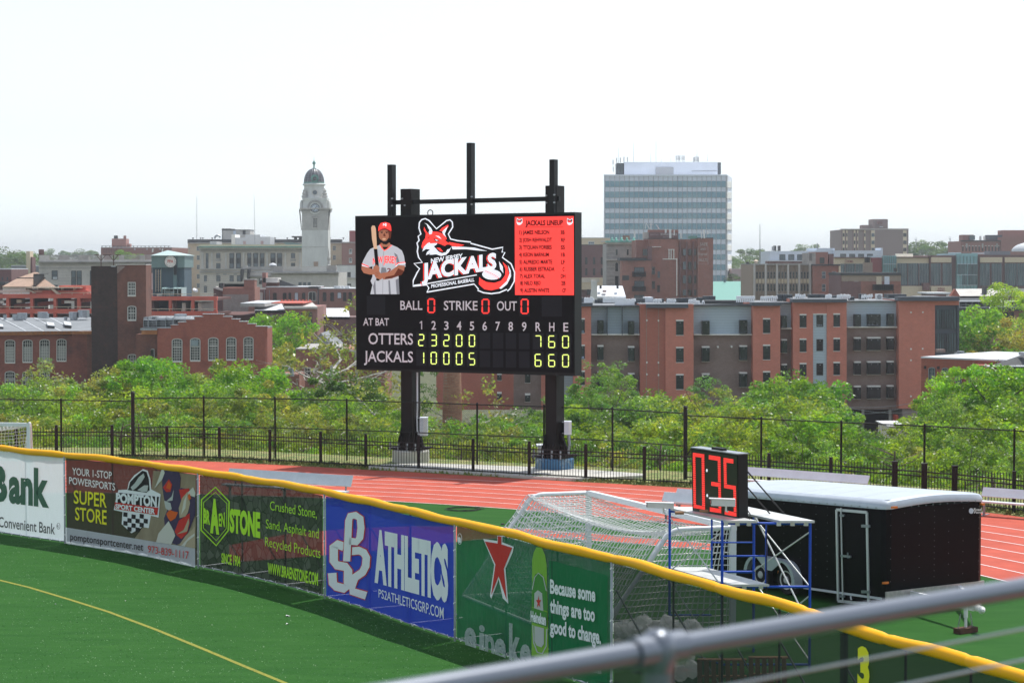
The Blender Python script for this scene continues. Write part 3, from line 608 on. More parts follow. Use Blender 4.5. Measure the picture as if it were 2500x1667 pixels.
def pg(B, F, pts, m, name='panel', proud=.1, thick=.3):
    mb = MB(); mb.fq(F, pts, proud, thick); return mk(mb, name, M[m], B)
def win(B, F, x0, y0, x1, y1, cols=0, rows=0, frame='frame_white', glass='glass_dark', arch=0, fw=None, sill=None, lintel=None, proud=.05, sash=None, blind=None, tilt=False):
    """window = frame with glazing bars > pane, sill, lintel"""
    fw = fw if fw is not None else (x1-x0)*.10
    mb = MB(); xm = (x0+x1)/2
    if arch:
        n = 8; outer = [(x0, y1), (x0, y0+arch)] + [(xm - (xm-x0)*math.cos(math.pi*k/n), y0+arch - arch*math.sin(math.pi*k/n)) for k in range(1, n)] + [(x1, y0+arch), (x1, y1)]
        for a, b in zip(outer, outer[1:]):
            p, q = F.q(*a, proud), F.q(*b, proud); mb.bar(p, q, (F.q(x0+fw, y1)-F.q(x0, y1)).length, .12, up=F.n)
        mb.fb(F, x0, y1-fw, x1, y1, proud+.03, .12)
    else:
        for r in ((x0, y0, x1, y0+fw), (x0, y1-fw, x1, y1), (x0, y0+fw, x0+fw, y1-fw), (x1-fw, y0+fw, x1, y1-fw)): mb.fb(F, *r, proud, .12)
    if sash: mb.fb(F, x0+fw, y0+(y1-y0)*sash-fw*.6, x1-fw, y0+(y1-y0)*sash+fw*.6, proud+.02, .1)
    t = fw*.28
    for c in range(1, cols):
        x = x0+fw + (x1-x0-2*fw)*c/cols; mb.fb(F, x-t, y0+fw+arch*.15, x+t, y1-fw, proud-.01, .05)
    for r in range(1, rows):
        y = y0+fw + (y1-y0-2*fw)*r/rows; mb.fb(F, x0+fw, y-t, x1-fw, y+t, proud-.01, .05)
    w_ = mk(mb, 'window', M[frame], B)
    mb = MB()
    if arch: mb.fq(F, [(x0+fw*.5, y1-fw*.5)] + [(x1-fw*.5, y1-fw*.5), (x1-fw*.5, y0+arch)] + [(xm + (xm-x0-fw*.5)*math.cos(math.pi*k/n), y0+arch - (arch-fw*.5)*math.sin(math.pi*k/n)) for k in range(1, n)] + [(x0+fw*.5, y0+arch)], proud-.04, .03)
    else: mb.fb(F, x0+fw*.5, y0+fw*.5, x1-fw*.5, y1-fw*.5, proud-.04, .03)
    mk(mb, 'pane', M[glass], w_)
    if blind: mb = MB(); mb.fb(F, x0+fw, y0+(y1-y0)*blind[0], x1-fw, y0+(y1-y0)*blind[1]-fw, proud-.025, .01); mk(mb, 'blind', M['glass_blind'], w_)
    if sill: mb = MB(); mb.fb(F, x0-2, y1, x1+2, y1+sill, proud+.06, .2); mk(mb, 'sill', M['trim_cream'], w_)
    if lintel: mb = MB(); mb.fb(F, x0-1, y0-lintel, x1+1, y0, proud+.02, .2); mk(mb, 'lintel', M['trim_cream'], w_)
    if tilt:  # hopper sash tipped out, catching the sky
        mb = MB(); yb = y1-fw; yt = y0+(y1-y0)*.80; a, b, c, d = F.q(x0+fw+3, yb, .45), F.q(x1-fw, yb, .45), F.q(x1-fw-4, yt, proud), F.q(x0+fw, yt, proud)
        for k in range(3):
            p, q_, r_, s_ = a.lerp(b, k/3+.04), a.lerp(b, (k+1)/3-.04), d.lerp(c, (k+1)/3-.04), d.lerp(c, k/3+.04); mb.add([p, q_, r_, s_], [(0, 1, 2, 3)])
        mk(mb, 'open_sash', M['sash_sky'], w_)
    return w_
mat('sash_sky', (.35,.42,.52), .12, spec=1.0, metal=.4)
def win1(B, F, x0, y0, x1, y1, g='glass_dark', name='window'): return bx(B, F, x0, y0, x1, y1, g, name, .05, .1)

# ---- long brick mill on the left
fr('Z3')
B, F = building('brick_mill', 'long dark red brick mill with grey sloping roof and copper coloured gutter', 235, 0, 900)
wall(B, F, -300, 555, 1000, 'brick_mill', 14); wall(B, F, 830, 545, 1000, 'brick_mill', 1, name='pilaster', proud=.35); wall(B, F, 998, 543, 1240, 'brick_tower', 6, name='stair_bay', proud=.8)
def q3(x, y, Y): return atY(*PX(x, y), Y)
mb = MB(); mb.hexa([q3(-300, 518, 234.4), q3(1045, 505, 234.4), q3(1045, 350, 262), q3(-300, 358, 262)] + [p + Vector((0,0,-.3)) for p in (q3(-300, 518, 234.4), q3(1045, 505, 234.4), q3(1045, 350, 262), q3(-300, 358, 262))]); roof = mk(mb, 'roof', M['roof_grey'], B)
for x0, x1 in ((60, 300), (270, 500), (450, 700), (640, 880)):
    mb = MB(); mb.bar(q3(x1, 512, 234.6)+Vector((0,0,.03)), q3(x0-60, 360, 261)+Vector((0,0,.05)), .14, .05); mk(mb, 'roof_seam', M['roof_white'], roof)
for x0, y0, x1, y1 in ((530, 440, 628, 485), (725, 435, 822, 480), (-60, 455, 40, 495)):
    a = [q3(x0+18, y1-6, 240), q3(x1, y1+2, 239), q3(x1-10, y0+12, 246), q3(x0+5, y0, 247)]; mb = MB(); mb.hexa([p - Vector((0,0,.1)) for p in a] + [p + Vector((0,0,.35)) for p in a]); mk(mb, 'skylight', M['frame_black'], roof)
    mb = MB(); mb.hexa([p + Vector((0,0,.36)) for p in a] + [p + Vector((0,0,.42)) for p in a]); mk(mb, 'skylight_glass', M['roof_white'], roof)
for pts in ([(-300, 522), (835, 508), (835, 545), (-300, 562)], [(835, 508), (900, 512), (900, 545), (835, 545)]): pg(B, F, pts, 'copper_orange', 'gutter', .6, .6)
bx(B, F, 900, 512, 1232, 545, 'copper_orange', 'gutter', 1.5, .6); bx(B, F, 1048, 475, 1237, 500, 'galv', 'flashing', 1.6, 1.2)
for i, (x0, y0, x1, y1) in enumerate(((-140, 615, -30, 872), (60, 612, 170, 872), (262, 610, 370, 865), (458, 606, 567, 860), (653, 603, 760, 852))):
    win(B, F, x0, y0, x1, y1, 4, 7, arch=22, sash=.36, fw=9, sill=8, blind=[(.03, .36), (.40, .97), (.40, .97), (.40, .97), (.4, .95)][i])
win(B, F, 903, 614, 940, 815, 2, 8, fw=6, arch=10, sill=6, sash=.5)
for x0 in (60, 262, 458): win(B, F, x0, 972, x0+110, 1230, 4, 7, arch=22, sash=.36, fw=9)
def gooseneck(label, u, v0, v1, Y, r=.35, m='galv', group=None, name='vent_pipe'):
    a = atY(u, v1, Y); b = atY(u, v0, Y); mb = MB(); mb.tube([a, b - Vector((0,0,r*1.5))], r, 8); mb.tube([b - Vector((0,0,r*1.6)), b], r*1.35, 8); return tag(mk(mb, name, M[m], smooth=True, loc=a), label, 'vent', group)
for x, y0, y1, r in ((57, 325, 395, .22), (190, 318, 393, .5), (215, 338, 393, .45), (255, 300, 392, .6), (490, 290, 345, .6), (515, 305, 345, .5), (753, 345, 385, .22), (848, 290, 382, .6), (960, 268, 345, .7)):
    gooseneck('galvanised roof vent on the long grey mill roof', *[PX(x, 0)[0]], PX(0, y0)[1], PX(0, y1)[1], 256, r*.8, group='vents along the long mill roof')
# ---- mill tower
B, F = building('mill_tower', 'tall square brick mill tower with soot blackened left half', 231, 1045, 1675)
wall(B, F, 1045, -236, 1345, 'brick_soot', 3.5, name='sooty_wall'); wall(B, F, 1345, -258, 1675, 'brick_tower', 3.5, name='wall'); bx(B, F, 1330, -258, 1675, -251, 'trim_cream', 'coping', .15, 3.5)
bx(B, F, 1275, -240, 1325, -228, 'roof_white', 'coping_stone', .2, 1)
for x0, y0, x1, y1 in ((1466, -54, 1558, 104), (1468, 224, 1560, 384)): win(B, F, x0, y0, x1, y1, 4, 4, arch=(14 if y0 > 0 else 0), sash=.5, fw=11, sill=8)
win(B, F, 1472, 778, 1562, 935, 4, 4, arch=14, sash=.5, fw=11, sill=8)
pg(B, F, [(1345, -150), (1440, -235), (1345, -245)], 'brick_patch', 'rubble_patch', .04, .05)
# ---- gabled mill
fr('Z4')
B, F = building('gabled_mill', 'red brick mill with stepped gable and tall arched white windows', 226, -310, 950)
prof = [(-312, 757), (-157, 757), (-157, 722), (-72, 722), (-72, 690), (20, 690), (20, 660), (118, 660), (118, 628), (213, 628), (213, 598), (447, 598), (447, 628), (543, 628), (543, 656), (632, 656), (632, 684), (727, 684), (727, 711), (820, 711), (820, 739), (953, 739), (953, 850), (936, 890)]
zb = F.q(0, 1000).z - 12; mb = MB(); c = [F.q(x, y, 0) for x, y in prof]; c += [Vector((c[-1].x, c[-1].y, zb)), Vector((c[0].x, c[0].y, zb))]; mb.prism(c[::-1], -F.n*.5); mk(mb, 'gable_wall', M['brick_gable'], B); wall(B, F, -310, 762, 950, 'brick_gable', 5, proud=-.52, name='rear_body', roof='roof_grey')
for (a, b) in zip(prof[:-2:2], prof[1:-2:2]): bx(B, F, a[0]-4, a[1]-7, b[0]+4, b[1], 'roof_white', 'coping', .12, .5)
for x0, y0, x1, y1 in ((-139, 880, -27, 1140), (70, 874, 180, 1132), (278, 868, 388, 1125), (485, 864, 593, 1121), (683, 860, 790, 1114)): win(B, F, x0, y0, x1, y1, 5, 8, arch=24, sash=.36, fw=10, sill=9)
bx(B, F, 78, 895, 160, 965, 'sash_sky', 'open_sash', .12, .02)
win(B, F, -137, 1232, -27, 1420, 5, 6, arch=24, sash=.45, fw=10)
fr('Z3'); wall(B, F, 1560, 545, 1830, 'brick_tower', 5, name='link_bay', proud=-.6); bx(B, F, 1625, 500, 1805, 548, 'copper_orange', 'gutter', .2, .6); bx(B, F, 1612, 475, 1800, 500, 'galv', 'flashing', .3, 1)
win(B, F, 1735, 715, 1775, 875, 2, 6, fw=8, arch=12, proud=-.5)
bx(B, F, 1678, 345, 2240, 475, 'roof_grey', 'roof_plane', -3, 8); bx(B, F, 1820, 348, 2230, 372, 'roof_white', 'roof_edge', -2.5, .5)
for x in (1685, 1740, 1830, 1935, 2020): bx(B, F, x, 345, x+6, 460, 'galv', 'rail_post', -2.2, .1)
for y in (375, 400, 425, 455): bx(B, F, 1682, y, 2025, y+5, 'galv', 'rail', -2.1, .1)
gooseneck('fat grey roof vent behind the left steps of the gable', PX(2072, 0)[0], PX(0, 312)[1], PX(0, 405)[1], 229, .55)
# ---- red parking deck
fr('Z1')
B, F = building('parking_deck', 'open parking deck of red painted beams and columns behind the mill', 300, 0, 2100)
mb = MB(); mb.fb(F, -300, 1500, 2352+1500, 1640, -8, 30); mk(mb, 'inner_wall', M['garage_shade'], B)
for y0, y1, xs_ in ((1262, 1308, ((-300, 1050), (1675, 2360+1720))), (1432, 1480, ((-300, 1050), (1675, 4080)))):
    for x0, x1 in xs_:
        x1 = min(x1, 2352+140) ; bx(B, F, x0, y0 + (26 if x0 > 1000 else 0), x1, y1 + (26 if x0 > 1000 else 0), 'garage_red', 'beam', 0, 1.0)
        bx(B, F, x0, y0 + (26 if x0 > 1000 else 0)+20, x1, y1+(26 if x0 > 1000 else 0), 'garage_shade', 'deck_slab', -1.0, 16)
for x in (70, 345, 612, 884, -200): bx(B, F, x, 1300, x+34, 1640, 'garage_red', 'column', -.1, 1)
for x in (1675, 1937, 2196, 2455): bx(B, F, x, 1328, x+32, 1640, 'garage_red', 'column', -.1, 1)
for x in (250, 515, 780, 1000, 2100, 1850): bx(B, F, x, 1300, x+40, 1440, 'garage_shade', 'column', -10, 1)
pg(B, F, [(-20, 1395), (1050, 1300), (1050, 1345), (-20, 1440)], 'garage_red', 'ramp', -9, 3)
bx(B, F, 745, 1160, 1050, 1262, 'garage_red', 'beam', -6, 2); bx(B, F, 395, 1215, 1050, 1262, 'garage_red', 'beam', -4, 1)
pg(B, F, [(-300, 1225), (700, 1195), (1050, 1235), (-300, 1250)], 'concrete', 'deck_floor', -3, 2)
for y, x0, x1, p in ((1228, -300, 480, 0), (1241, 690, 1050, 0), (1180, 380, 1000, -5), (1403, -300, 1050, 0), (1257, 1675, 2480, 0), (1428, 1675, 2480, 0)):
    mb = MB(); mb.fb(F, x0, y, x1, y+6, p+.05, .1)
    x = x0
    while x < x1: mb.fb(F, x, y+6, x+4, y+30, p+.04, .08); x += 135
    mk(mb, 'guard_rail', M['pipe_cream'], B)
pg(B, F, [(600, 1190), (640, 1190), (720, 1260), (680, 1260)], 'pipe_cream', 'stair', -2, .3); pg(B, F, [(335, 1200), (350, 1200), (440, 1250), (420, 1250)], 'pipe_cream', 'stair', -2, .3)
bx(B, F, 140, 1322, 250, 1350, 'trim_cream', 'parked_row', -12, 1); bx(B, F, 390, 1310, 445, 1345, 'pipe_cream', 'pale_wall', -12, 1); bx(B, F, 920, 1322, 1030, 1350, 'trim_cream', 'low_wall', -12, 1)  # middle box is a cream wall piece set deep inside the deck
fr('Z4')
for x in (20, 130, 225, 305): bx(B, F, x, 450, x+40, 545, 'sandstone', 'inner_pillar', -14, 1)
fr('Z1')
for x in (1160, 1305):
    a = atY(*PX(x, 930), 260); t = atY(*PX(x, 815), 260); mb = MB(); mb.tube([a - Vector((0,0,8)), t], .06, 6)
    for sx in (-52, 52): p = atY(*PX(x+sx, 815), 260); mb.tube([atY(*PX(x, 880), 260), p], .04, 5); mb.box(p.x-.3, p.x+.3, p.y-.15, p.y+.15, p.z, p.z+.1)
    tag(mk(mb, 'parking_lamp', M['rust'], loc=a), 'forked rusty lamp pole standing before the balustrade', 'lamp post', 'forked lamp poles over the parking deck')
# ---- teal stair tower with the round badge
B, F = building('stair_tower', 'teal stair tower with pyramid roof and round lettered badge', 305, 1750, 2115)
wall(B, F, 1752, 955, 2116, 'teal_dark', 7, name='shaft'); bx(B, F, 1738, 816, 2120, 957, 'teal_mid', 'head', .5, 8)
bx(B, F, 2030, 820, 2036, 1285, 'teal_dark', 'corner_strip', .6, .1); bx(B, F, 1850, 960, 1856, 1285, 'teal_mid', 'corner_strip', .2, .1); bx(B, F, 1990, 960, 2030, 1200, 'teal_mid', 'chase', .12, .1); bx(B, F, 1995, 930, 2028, 1040, 'frame_black', 'louvre', .7, .1)
a = [F.q(1728, 818, 1), F.q(2128, 818, 1)]; bk = [p - F.n*10 for p in a]; ap = F.q(1926, 757, -4); mb = MB(); mb.add([a[0], a[1], bk[1], bk[0], ap], [(0, 1, 4), (1, 2, 4), (2, 3, 4), (3, 0, 4), (3, 2, 1, 0)]); mk(mb, 'pyramid_roof', M['teal_roof'], B)
def disc(B, F, x, y, r, m, name, off, n=28, rin=0):
    mb = MB(); pts = [F.q(x+r*math.cos(2*math.pi*k/n), y-r*math.sin(2*math.pi*k/n), off) for k in range(n)]; mb.prism(pts, -F.n*.05); return mk(mb, name, M[m], B)
disc(B, F, 1957, 888, 70, 'frame_black', 'badge_rim', .62); bd = disc(B, F, 1957, 888, 66, 'trim_cream', 'badge', .70)
for x in (1785, 1815, 1840): bx(B, F, x, 980, x+5, 1235, 'pipe_cream', 'ladder_rail', .4, .1)
for y in range(1000, 1235, 30): bx(B, F, 1783, y, 1845, y+4, 'galv', 'rung', .38, .08)
for x0, y0, x1, y1 in ((1800, 1255, 1855, 1283), (1905, 1215, 1950, 1283), (1955, 1228, 2015, 1283)):
    p = F.q((x0+x1)/2, y1, 3); mb = MB(); mb.fb(F, x0, y0, x1, y1, 3.5, 1); tag(mk(mb, 'utility_cabinet', M['teal_roof'], loc=p), {1800: 'low flat cabinet on the deck at the foot of the teal tower', 1905: 'narrow middle cabinet on the deck before the teal tower', 1955: 'wide right cabinet on the deck before the teal tower'}[x0], 'cabinet')
mb = MB()
for x in (1858, 1885, 1990, 2035, 2080): mb.fb(F, x, 1185, x+5, 1285, 4.5, .1)
mb.fb(F, 1856, 1196, 2085, 1202, 4.52, .08); p = F.q(1960, 1285, 4.5); tag(mk(mb, 'cabinet_fence', M['teal_roof'], loc=p), 'pale fence around the cabinets below the teal tower', 'fence')
# ---- grey stone bank-like block
B, F = building('stone_block', 'grey stone classical block with roof balustrade and cornice', 400, 440, 1740)
wall(B, F, 445, 890, 1740, 'limestone', 30); bx(B, F, 438, 886, 1745, 897, 'limestone_dark', 'cornice', 1.2, 2); bx(B, F, 448, 897, 1738, 925, 'limestone_dark', 'frieze', .5, 1); bx(B, F, 447, 960, 1738, 966, 'limestone_dark', 'band', .2, .5)
bx(B, F, 445, 812, 1735, 818, 'limestone_dark', 'balustrade_rail', -.4, .6); bx(B, F, 445, 868, 1735, 890, 'limestone', 'balustrade_base', -.3, .8)
for x in (450, 680, 905, 1130, 1360, 1600): bx(B, F, x, 815, x+ (115 if x < 1000 else 60), 870, 'limestone', 'balustrade_block', -.35, .7)
mb = MB()
for x in range(570, 1735, 12):
    mb.fb(F, x, 818, x+5, 868, -.45, .3)
o = mk(mb, 'balusters', M['limestone_dark'], B); o['kind'] = 'stuff'
bx(B, F, 443, 748, 505, 860, 'brick_maroon', 'chimney', -3, 3)
for x0, y0, x1, y1 in ((593, 990, 662, 1095), (818, 992, 873, 1160), (880, 992, 938, 1160), (595, 1155, 662, 1250), (1032, 992, 1080, 1160)): win(B, F, x0, y0, x1, y1, 1, 1, frame='frame_black', glass='glass_blue', sash=.5, fw=6)
bx(B, F, 608, 1066, 652, 1090, 'roof_white', 'air_conditioner', .5, .4)
for y in range(1010, 1240, 33): bx(B, F, 470, y, 585, y+3, 'limestone_dark', 'joint', .06, .1); bx(B, F, 668, y, 808, y+3, 'limestone_dark', 'joint', .06, .1)
# ---- far block behind it
B, F = building('far_brick_block', 'far low brick block with stepped roof house on the left skyline', 650, 1160, 1970)
wall(B, F, 1158, 728, 1975, 'brick_far', 40, roof='roof_white'); bx(B, F, 1283, 624, 1422, 728, 'brick_far', 'roof_house', -6, 15); bx(B, F, 1421, 590, 1451, 728, 'brick_far', 'chimney', -5.5, 5); bx(B, F, 1322, 590, 1356, 624, 'roof_dark', 'tank', -8, 6); bx(B, F, 1455, 683, 1491, 728, 'brick_far', 'roof_box', -5, 8)
bx(B, F, 1172, 706, 1958, 709, 'roof_dark', 'roof_rail', -1, .3)
for x in range(1172, 1960, 45): bx(B, F, x, 706, x+4, 728, 'roof_dark', 'rail_post', -1, .3)
for x in (1540, 1680, 1750, 1830, 1860): bx(B, F, x, 740, x+15, 752, 'roof_white', 'window', .2, .2)
for x in (1745, 1858): bx(B, F, x, 742, x+14, 780, 'trim_cream', 'window', .25, .2)
for x in range(1195, 1400, 28): bx(B, F, x, 735, x+6, 790, 'brick_maroon', 'pilaster', .3, .3)
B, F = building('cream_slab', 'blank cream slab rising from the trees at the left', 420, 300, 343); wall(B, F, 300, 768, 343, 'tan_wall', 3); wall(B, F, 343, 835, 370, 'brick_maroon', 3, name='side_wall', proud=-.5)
B, F = building('tan_roof_house', 'house with tan tiled hipped roof before the stone block', 330, 60, 440)
mb = MB(); b0 = [F.q(20, 1175, 6), F.q(640, 1175, 6), F.q(640, 1175, -8), F.q(20, 1175, -8)]; t0 = [F.q(205, 1078, 1), F.q(500, 1078, 1), F.q(500, 1078, -4), F.q(205, 1078, -4)]; mb.hexa(b0 + t0); mk(mb, 'roof', M['tile_tan'], B)
mb = MB(); c = F.q(390, 1010, -2); b1 = [F.q(210, 1072, 1), F.q(520, 1072, 1), F.q(520, 1072, -5), F.q(210, 1072, -5)]; mb.add(b1+[c, c+Vector((.6,0,0))], [(0,1,5,4), (1,2,5), (2,3,4,5), (3,0,4)]); mk(mb, 'upper_roof', M['tile_tan'], B)
bx(B, F, 195, 1071, 440, 1083, 'roof_dark', 'eave', 1.2, 4); wall(B, F, 30, 1172, 440, 'trim_cream', 8, proud=5)
mb = MB(); mb.fb(F, 383, 1030, 390, 1200, 7, .1); mb.fb(F, 383, 1028, 440, 1034, 7, .1); p = F.q(386, 1200, 7); tag(mk(mb, 'frame_post', M['frame_black'], loc=p), 'thin black frame standing before the tan tiled roof', 'post')
B, F = building('maroon_house', 'dark maroon flat block at the left edge of the view', 345, 0, 130); wall(B, F, -300, 978, 130, 'brick_maroon', 12, roof='roof_white'); [win1(B, F, x, 1065, x+14, 1102, 'glass_blue') for x in (20, 78)]; bx(B, F, -300, 1120, 60, 1155, 'roof_dark', 'lean_to', 3, 3)
B, F = building('grey_shed', 'low grey warehouse behind the tan tiled roof', 450, 130, 440); wall(B, F, 130, 938, 620, 'roof_grey', 25, roof='roof_white'); bx(B, F, 305, 962, 370, 990, 'roof_white', 'roof_box', 3, 3)
B, F = building('pink_house', 'narrow pink house between mill tower and teal tower', 340, 1675, 1745); wall(B, F, 1670, 1018, 1748, 'pinkish', 8); bx(B, F, 1665, 905, 1745, 1018, 'roof_dark', 'roof', .5, 8); bx(B, F, 1724, 1070, 1732, 1205, 'roof_dark', 'downpipe', .2, .1); wall(B, F, 1670, 1210, 1748, 'brick_far', 6, name='base_wall', proud=.5)

# ---- ornate stone hall with clock tower
fr('Z2')
B, F = building('tan_hotel_block', 'tall tan brick block behind the ornate stone hall', 660, 275, 2040)
wall(B, F, 275, 1000, 2042, 'tan_wall', 30, roof='roof_grey'); bx(B, F, 272, 962, 2042, 1000, 'roof_dark', 'parapet', .3, 3); bx(B, F, 270, 1000, 2044, 1010, 'limestone', 'cornice', 1, 2)
for x0, y0 in ((375, 1040), (378, 1145), (378, 1253), (378, 1360), (378, 1465), (1940, 1035), (1940, 1143)): win(B, F, x0, y0, x0+36, y0+55, 2, 2, glass='glass_blue', fw=4)
for y in range(1050, 1560, 70): bx(B, F, 283, y, 302, y+22, 'limestone', 'quoin', .15, .3)
B2, F2 = building('roof_penthouse', 'grey penthouse on the roof behind the stone hall', 668, 668, 990); mb = MB(); mb.fb(F2, 668, 852, 990, 1010, 0, 10); mk(mb, 'wall', M['limestone'], B2)
bx(B2, F2, 665, 838, 770, 856, 'roof_dark', 'roof', .4, 10); bx(B2, F2, 770, 850, 992, 857, 'roof_dark', 'roof', .3, 10); bx(B2, F2, 905, 858, 938, 905, 'roof_dark', 'window', .2, .1); bx(B2, F2, 798, 862, 828, 935, 'modern_white', 'door', .2, .1); bx(B2, F2, 668, 852, 676, 960, 'roof_dark', 'corner', .2, .3)
fr('Z2'); mb = MB(); FZ = flat(640); ps = [FZ.q(617-32*math.cos(t), 950-32*math.sin(t)) for t in np.linspace(-.2, 2.9, 9)]; mb.tube(ps, .3, 8); tag(mk(mb, 'duct_bend', M['galv'], loc=ps[0], smooth=True), 'curved grey duct on the roof left of the penthouse', 'duct')
B2, F2 = building('white_roof_house', 'white roof house in front of the grey penthouse', 650, 820, 1220)
for r_ in ((776, 905, 818, 1020), (820, 942, 1105, 1020), (935, 908, 1105, 945), (1105, 932, 1220, 1020)): mb = MB(); mb.fb(F2, *r_, 4, 8); mk(mb, 'wall', M['trim_cream' if r_[0] == 776 else 'roof_white'], B2)
for r_ in ((912, 982, 940, 1020), (1112, 980, 1142, 1020)): bx(B2, F2, *r_, 'pinkish', 'door', 4.2, .1)
for x0, x1 in ((530, 566), (570, 606)):
    mb = MB(); mb.fb(F2, x0, 985, x1, 1020, 8, 4); tag(mk(mb, 'roof_unit', M['roof_white'], loc=F2.q(x0, 1020, 8)), 'white box unit on the ledge left of the roof house' if x0 < 540 else 'white box unit, right one of the pair on the ledge', 'roof unit')
mb = MB(); mb.fb(F2, 1468, 925, 1585, 940, 6, 4); mb.fb(F2, 1495, 938, 1508, 962, 5, 1); mb.fb(F2, 1550, 938, 1565, 962, 5, 1); tag(mk(mb, 'roof_shelter', M['roof_dark'], loc=F2.q(1500, 962, 5)), 'dark flat roof shelter left of the clock tower', 'shelter')
pg(B2, F2, [(1365, 995), (1460, 995), (1600, 1022), (1400, 1022)], 'teal_mid', 'skylight', 5, 2)
for x, y0, y1, nm in ((378, 460, 965, 'thin left pole on the roof of the tan block'), (1040, 470, 1015, 'thin pole rising from the white roof house')):
    mb = MB(); a = atY(*PX(x+(6 if x > 900 else 0), y1), 640); b_ = atY(*PX(x-(3 if x > 900 else 0), y0), 640); mb.tube([a, b_], .09, 6, r1=.05); tag(mk(mb, 'flag_pole', M['alu_dark'], loc=a), nm, 'flagpole')
for x in (335, 423, 448, 555, 1278, 1418, 1910, 2062):
    mb = MB(); a = atY(*PX(x, 965), 655); mb.lathe(a, [(.12, 0), (.12, .35), (.32, .4), (.32, .55), (.1, .7)], 8); tag(mk(mb, 'roof_vent', M['roof_dark'], loc=a), 'small mushroom vent on the parapet of the tan block', 'vent', 'mushroom vents on the tan block')
B, F = building('ornate_hall', 'ornate pale stone hall with green edged cornice and tall pilasters', 605, 395, 1590)
wall(B, F, 410, 1055, 1590, 'sandstone', 30); bx(B, F, 398, 1022, 1592, 1042, 'tan_wall', 'attic', .8, 6); bx(B, F, 395, 1042, 1592, 1056, 'verdigris', 'gutter', 2.4, 3); bx(B, F, 405, 1056, 1592, 1070, 'sandstone', 'cornice', 1.8, 3)
mb = MB()
for x in range(410, 1590, 22): mb.fb(F, x, 1068, x+11, 1084, 1.5, 1.5)
o = mk(mb, 'dentils', M['limestone_dark'], B); o['kind'] = 'stuff'
bx(B, F, 408, 1100, 1590, 1104, 'limestone_dark', 'band', .3, .3); bx(B, F, 405, 1298, 1590, 1306, 'limestone', 'string_course', 1.2, 1); bx(B, F, 405, 1330, 1590, 1340, 'limestone_dark', 'string_course', .8, 1)
for x in (432, 540, 700, 905, 1175, 1385, 1550): bx(B, F, x, 1112, x+22, 1296, 'limestone', 'pilaster', .5, .5)
for x in (820, 1015, 1090, 1292): bx(B, F, x-6, 1118, x+6, 1296, 'limestone', 'column', .7, .5)
for x0, x1 in ((752, 806), (829, 885), (958, 1004), (1028, 1084), (1106, 1154), (1225, 1282), (1302, 1358)):
    bx(B, F, x0, 1118, x1, 1296, 'frame_black', 'window_bay', .1, .2)
    for y0, y1 in ((1126, 1175), (1240, 1285)): bx(B, F, x0+7, y0, x1-7, y1, 'glass_blue', 'pane', .22, .1)
for x0, y0, x1, y1 in ((600, 1118, 648, 1178), (1460, 1118, 1508, 1178), (600, 1236, 650, 1296), (1460, 1232, 1508, 1270), (602, 1377, 650, 1447), (755, 1377, 803, 1447), (838, 1377, 884, 1447), (460, 1377, 494, 1447), (460, 1495, 496, 1570), (482, 1120, 512, 1296)): win(B, F, x0, y0, x1, y1, 1, 1, frame='frame_black', glass='glass_blue', sash=.5, fw=6)
for x in (622, 1484): bx(B, F, x-30, 1188, x+30, 1212, 'limestone_dark', 'carving', .3, .3); bx(B, F, x-34, 1180, x+34, 1186, 'limestone', 'ledge', .6, .6)
for y in range(1350, 1570, 22): bx(B, F, 415, y, 1180, y+3, 'limestone_dark', 'joint', .08, .1)
for x in (622, 700, 820, 1000): bx(B, F, x-18, 1350, x+18, 1372, 'limestone_dark', 'carving', .25, .2)
# clock tower
B, F = building('clock_tower', 'pale stone clock tower with dark ribbed dome and green finial', 585, 1570, 1900)
wall(B, F, 1585, 855, 1885, 'tower_stone', 7.7, name='shaft'); bx(B, F, 1586, 655, 1884, 856, 'tower_stone_dark', 'upper_shaft', .03, 7.7); bx(B, F, 1584, 1046, 1886, 1052, 'tower_stone_dark', 'band', .08, .3)
bx(B, F, 1558, 600, 1904, 614, 'limestone', 'cornice', .7, 9.2); bx(B, F, 1568, 614, 1896, 640, 'limestone_dark', 'cornice_bed', .35, 8.5); bx(B, F, 1580, 640, 1888, 655, 'tower_stone_dark', 'band', .15, 8)
bx(B, F, 1596, 512, 1870, 602, 'tower_stone', 'clock_stage', .12, 7.4); bx(B, F, 1590, 486, 1872, 512, 'tower_stone', 'stage_ledge', .3, 7.9)
for x in (1562, 1872):
    mb = MB(); pts = [(x, 602), (x, 560), (x+6, 525), (x+15, 510), (x+24, 525), (x+30, 560), (x+30, 602)]; mb.prism([F.q(*p, -.6) for p in pts][::-1], -F.n*6.4); mk(mb, 'side_arch', M['tower_stone'], B)
n = 20; ar = [(1737-92*math.cos(math.pi*k/n), 602-92*math.sin(math.pi*k/n)) for k in range(n+1)]; ri = [(1737-70*math.cos(math.pi*k/n), 602-70*math.sin(math.pi*k/n)) for k in range(n, -1, -1)]
pg(B, F, (ar+ri)[::-1], 'limestone_dark', 'clock_arch', .45, .5); disc(B, F, 1737, 602, 72, 'tower_stone', 'clock_panel', .3)
ck = disc(B, F, 1737, 602, 52, 'frame_black', 'clock_rim', .5); cf_ = disc(B, F, 1737, 602, 45, 'modern_white', 'clock_face', .58)
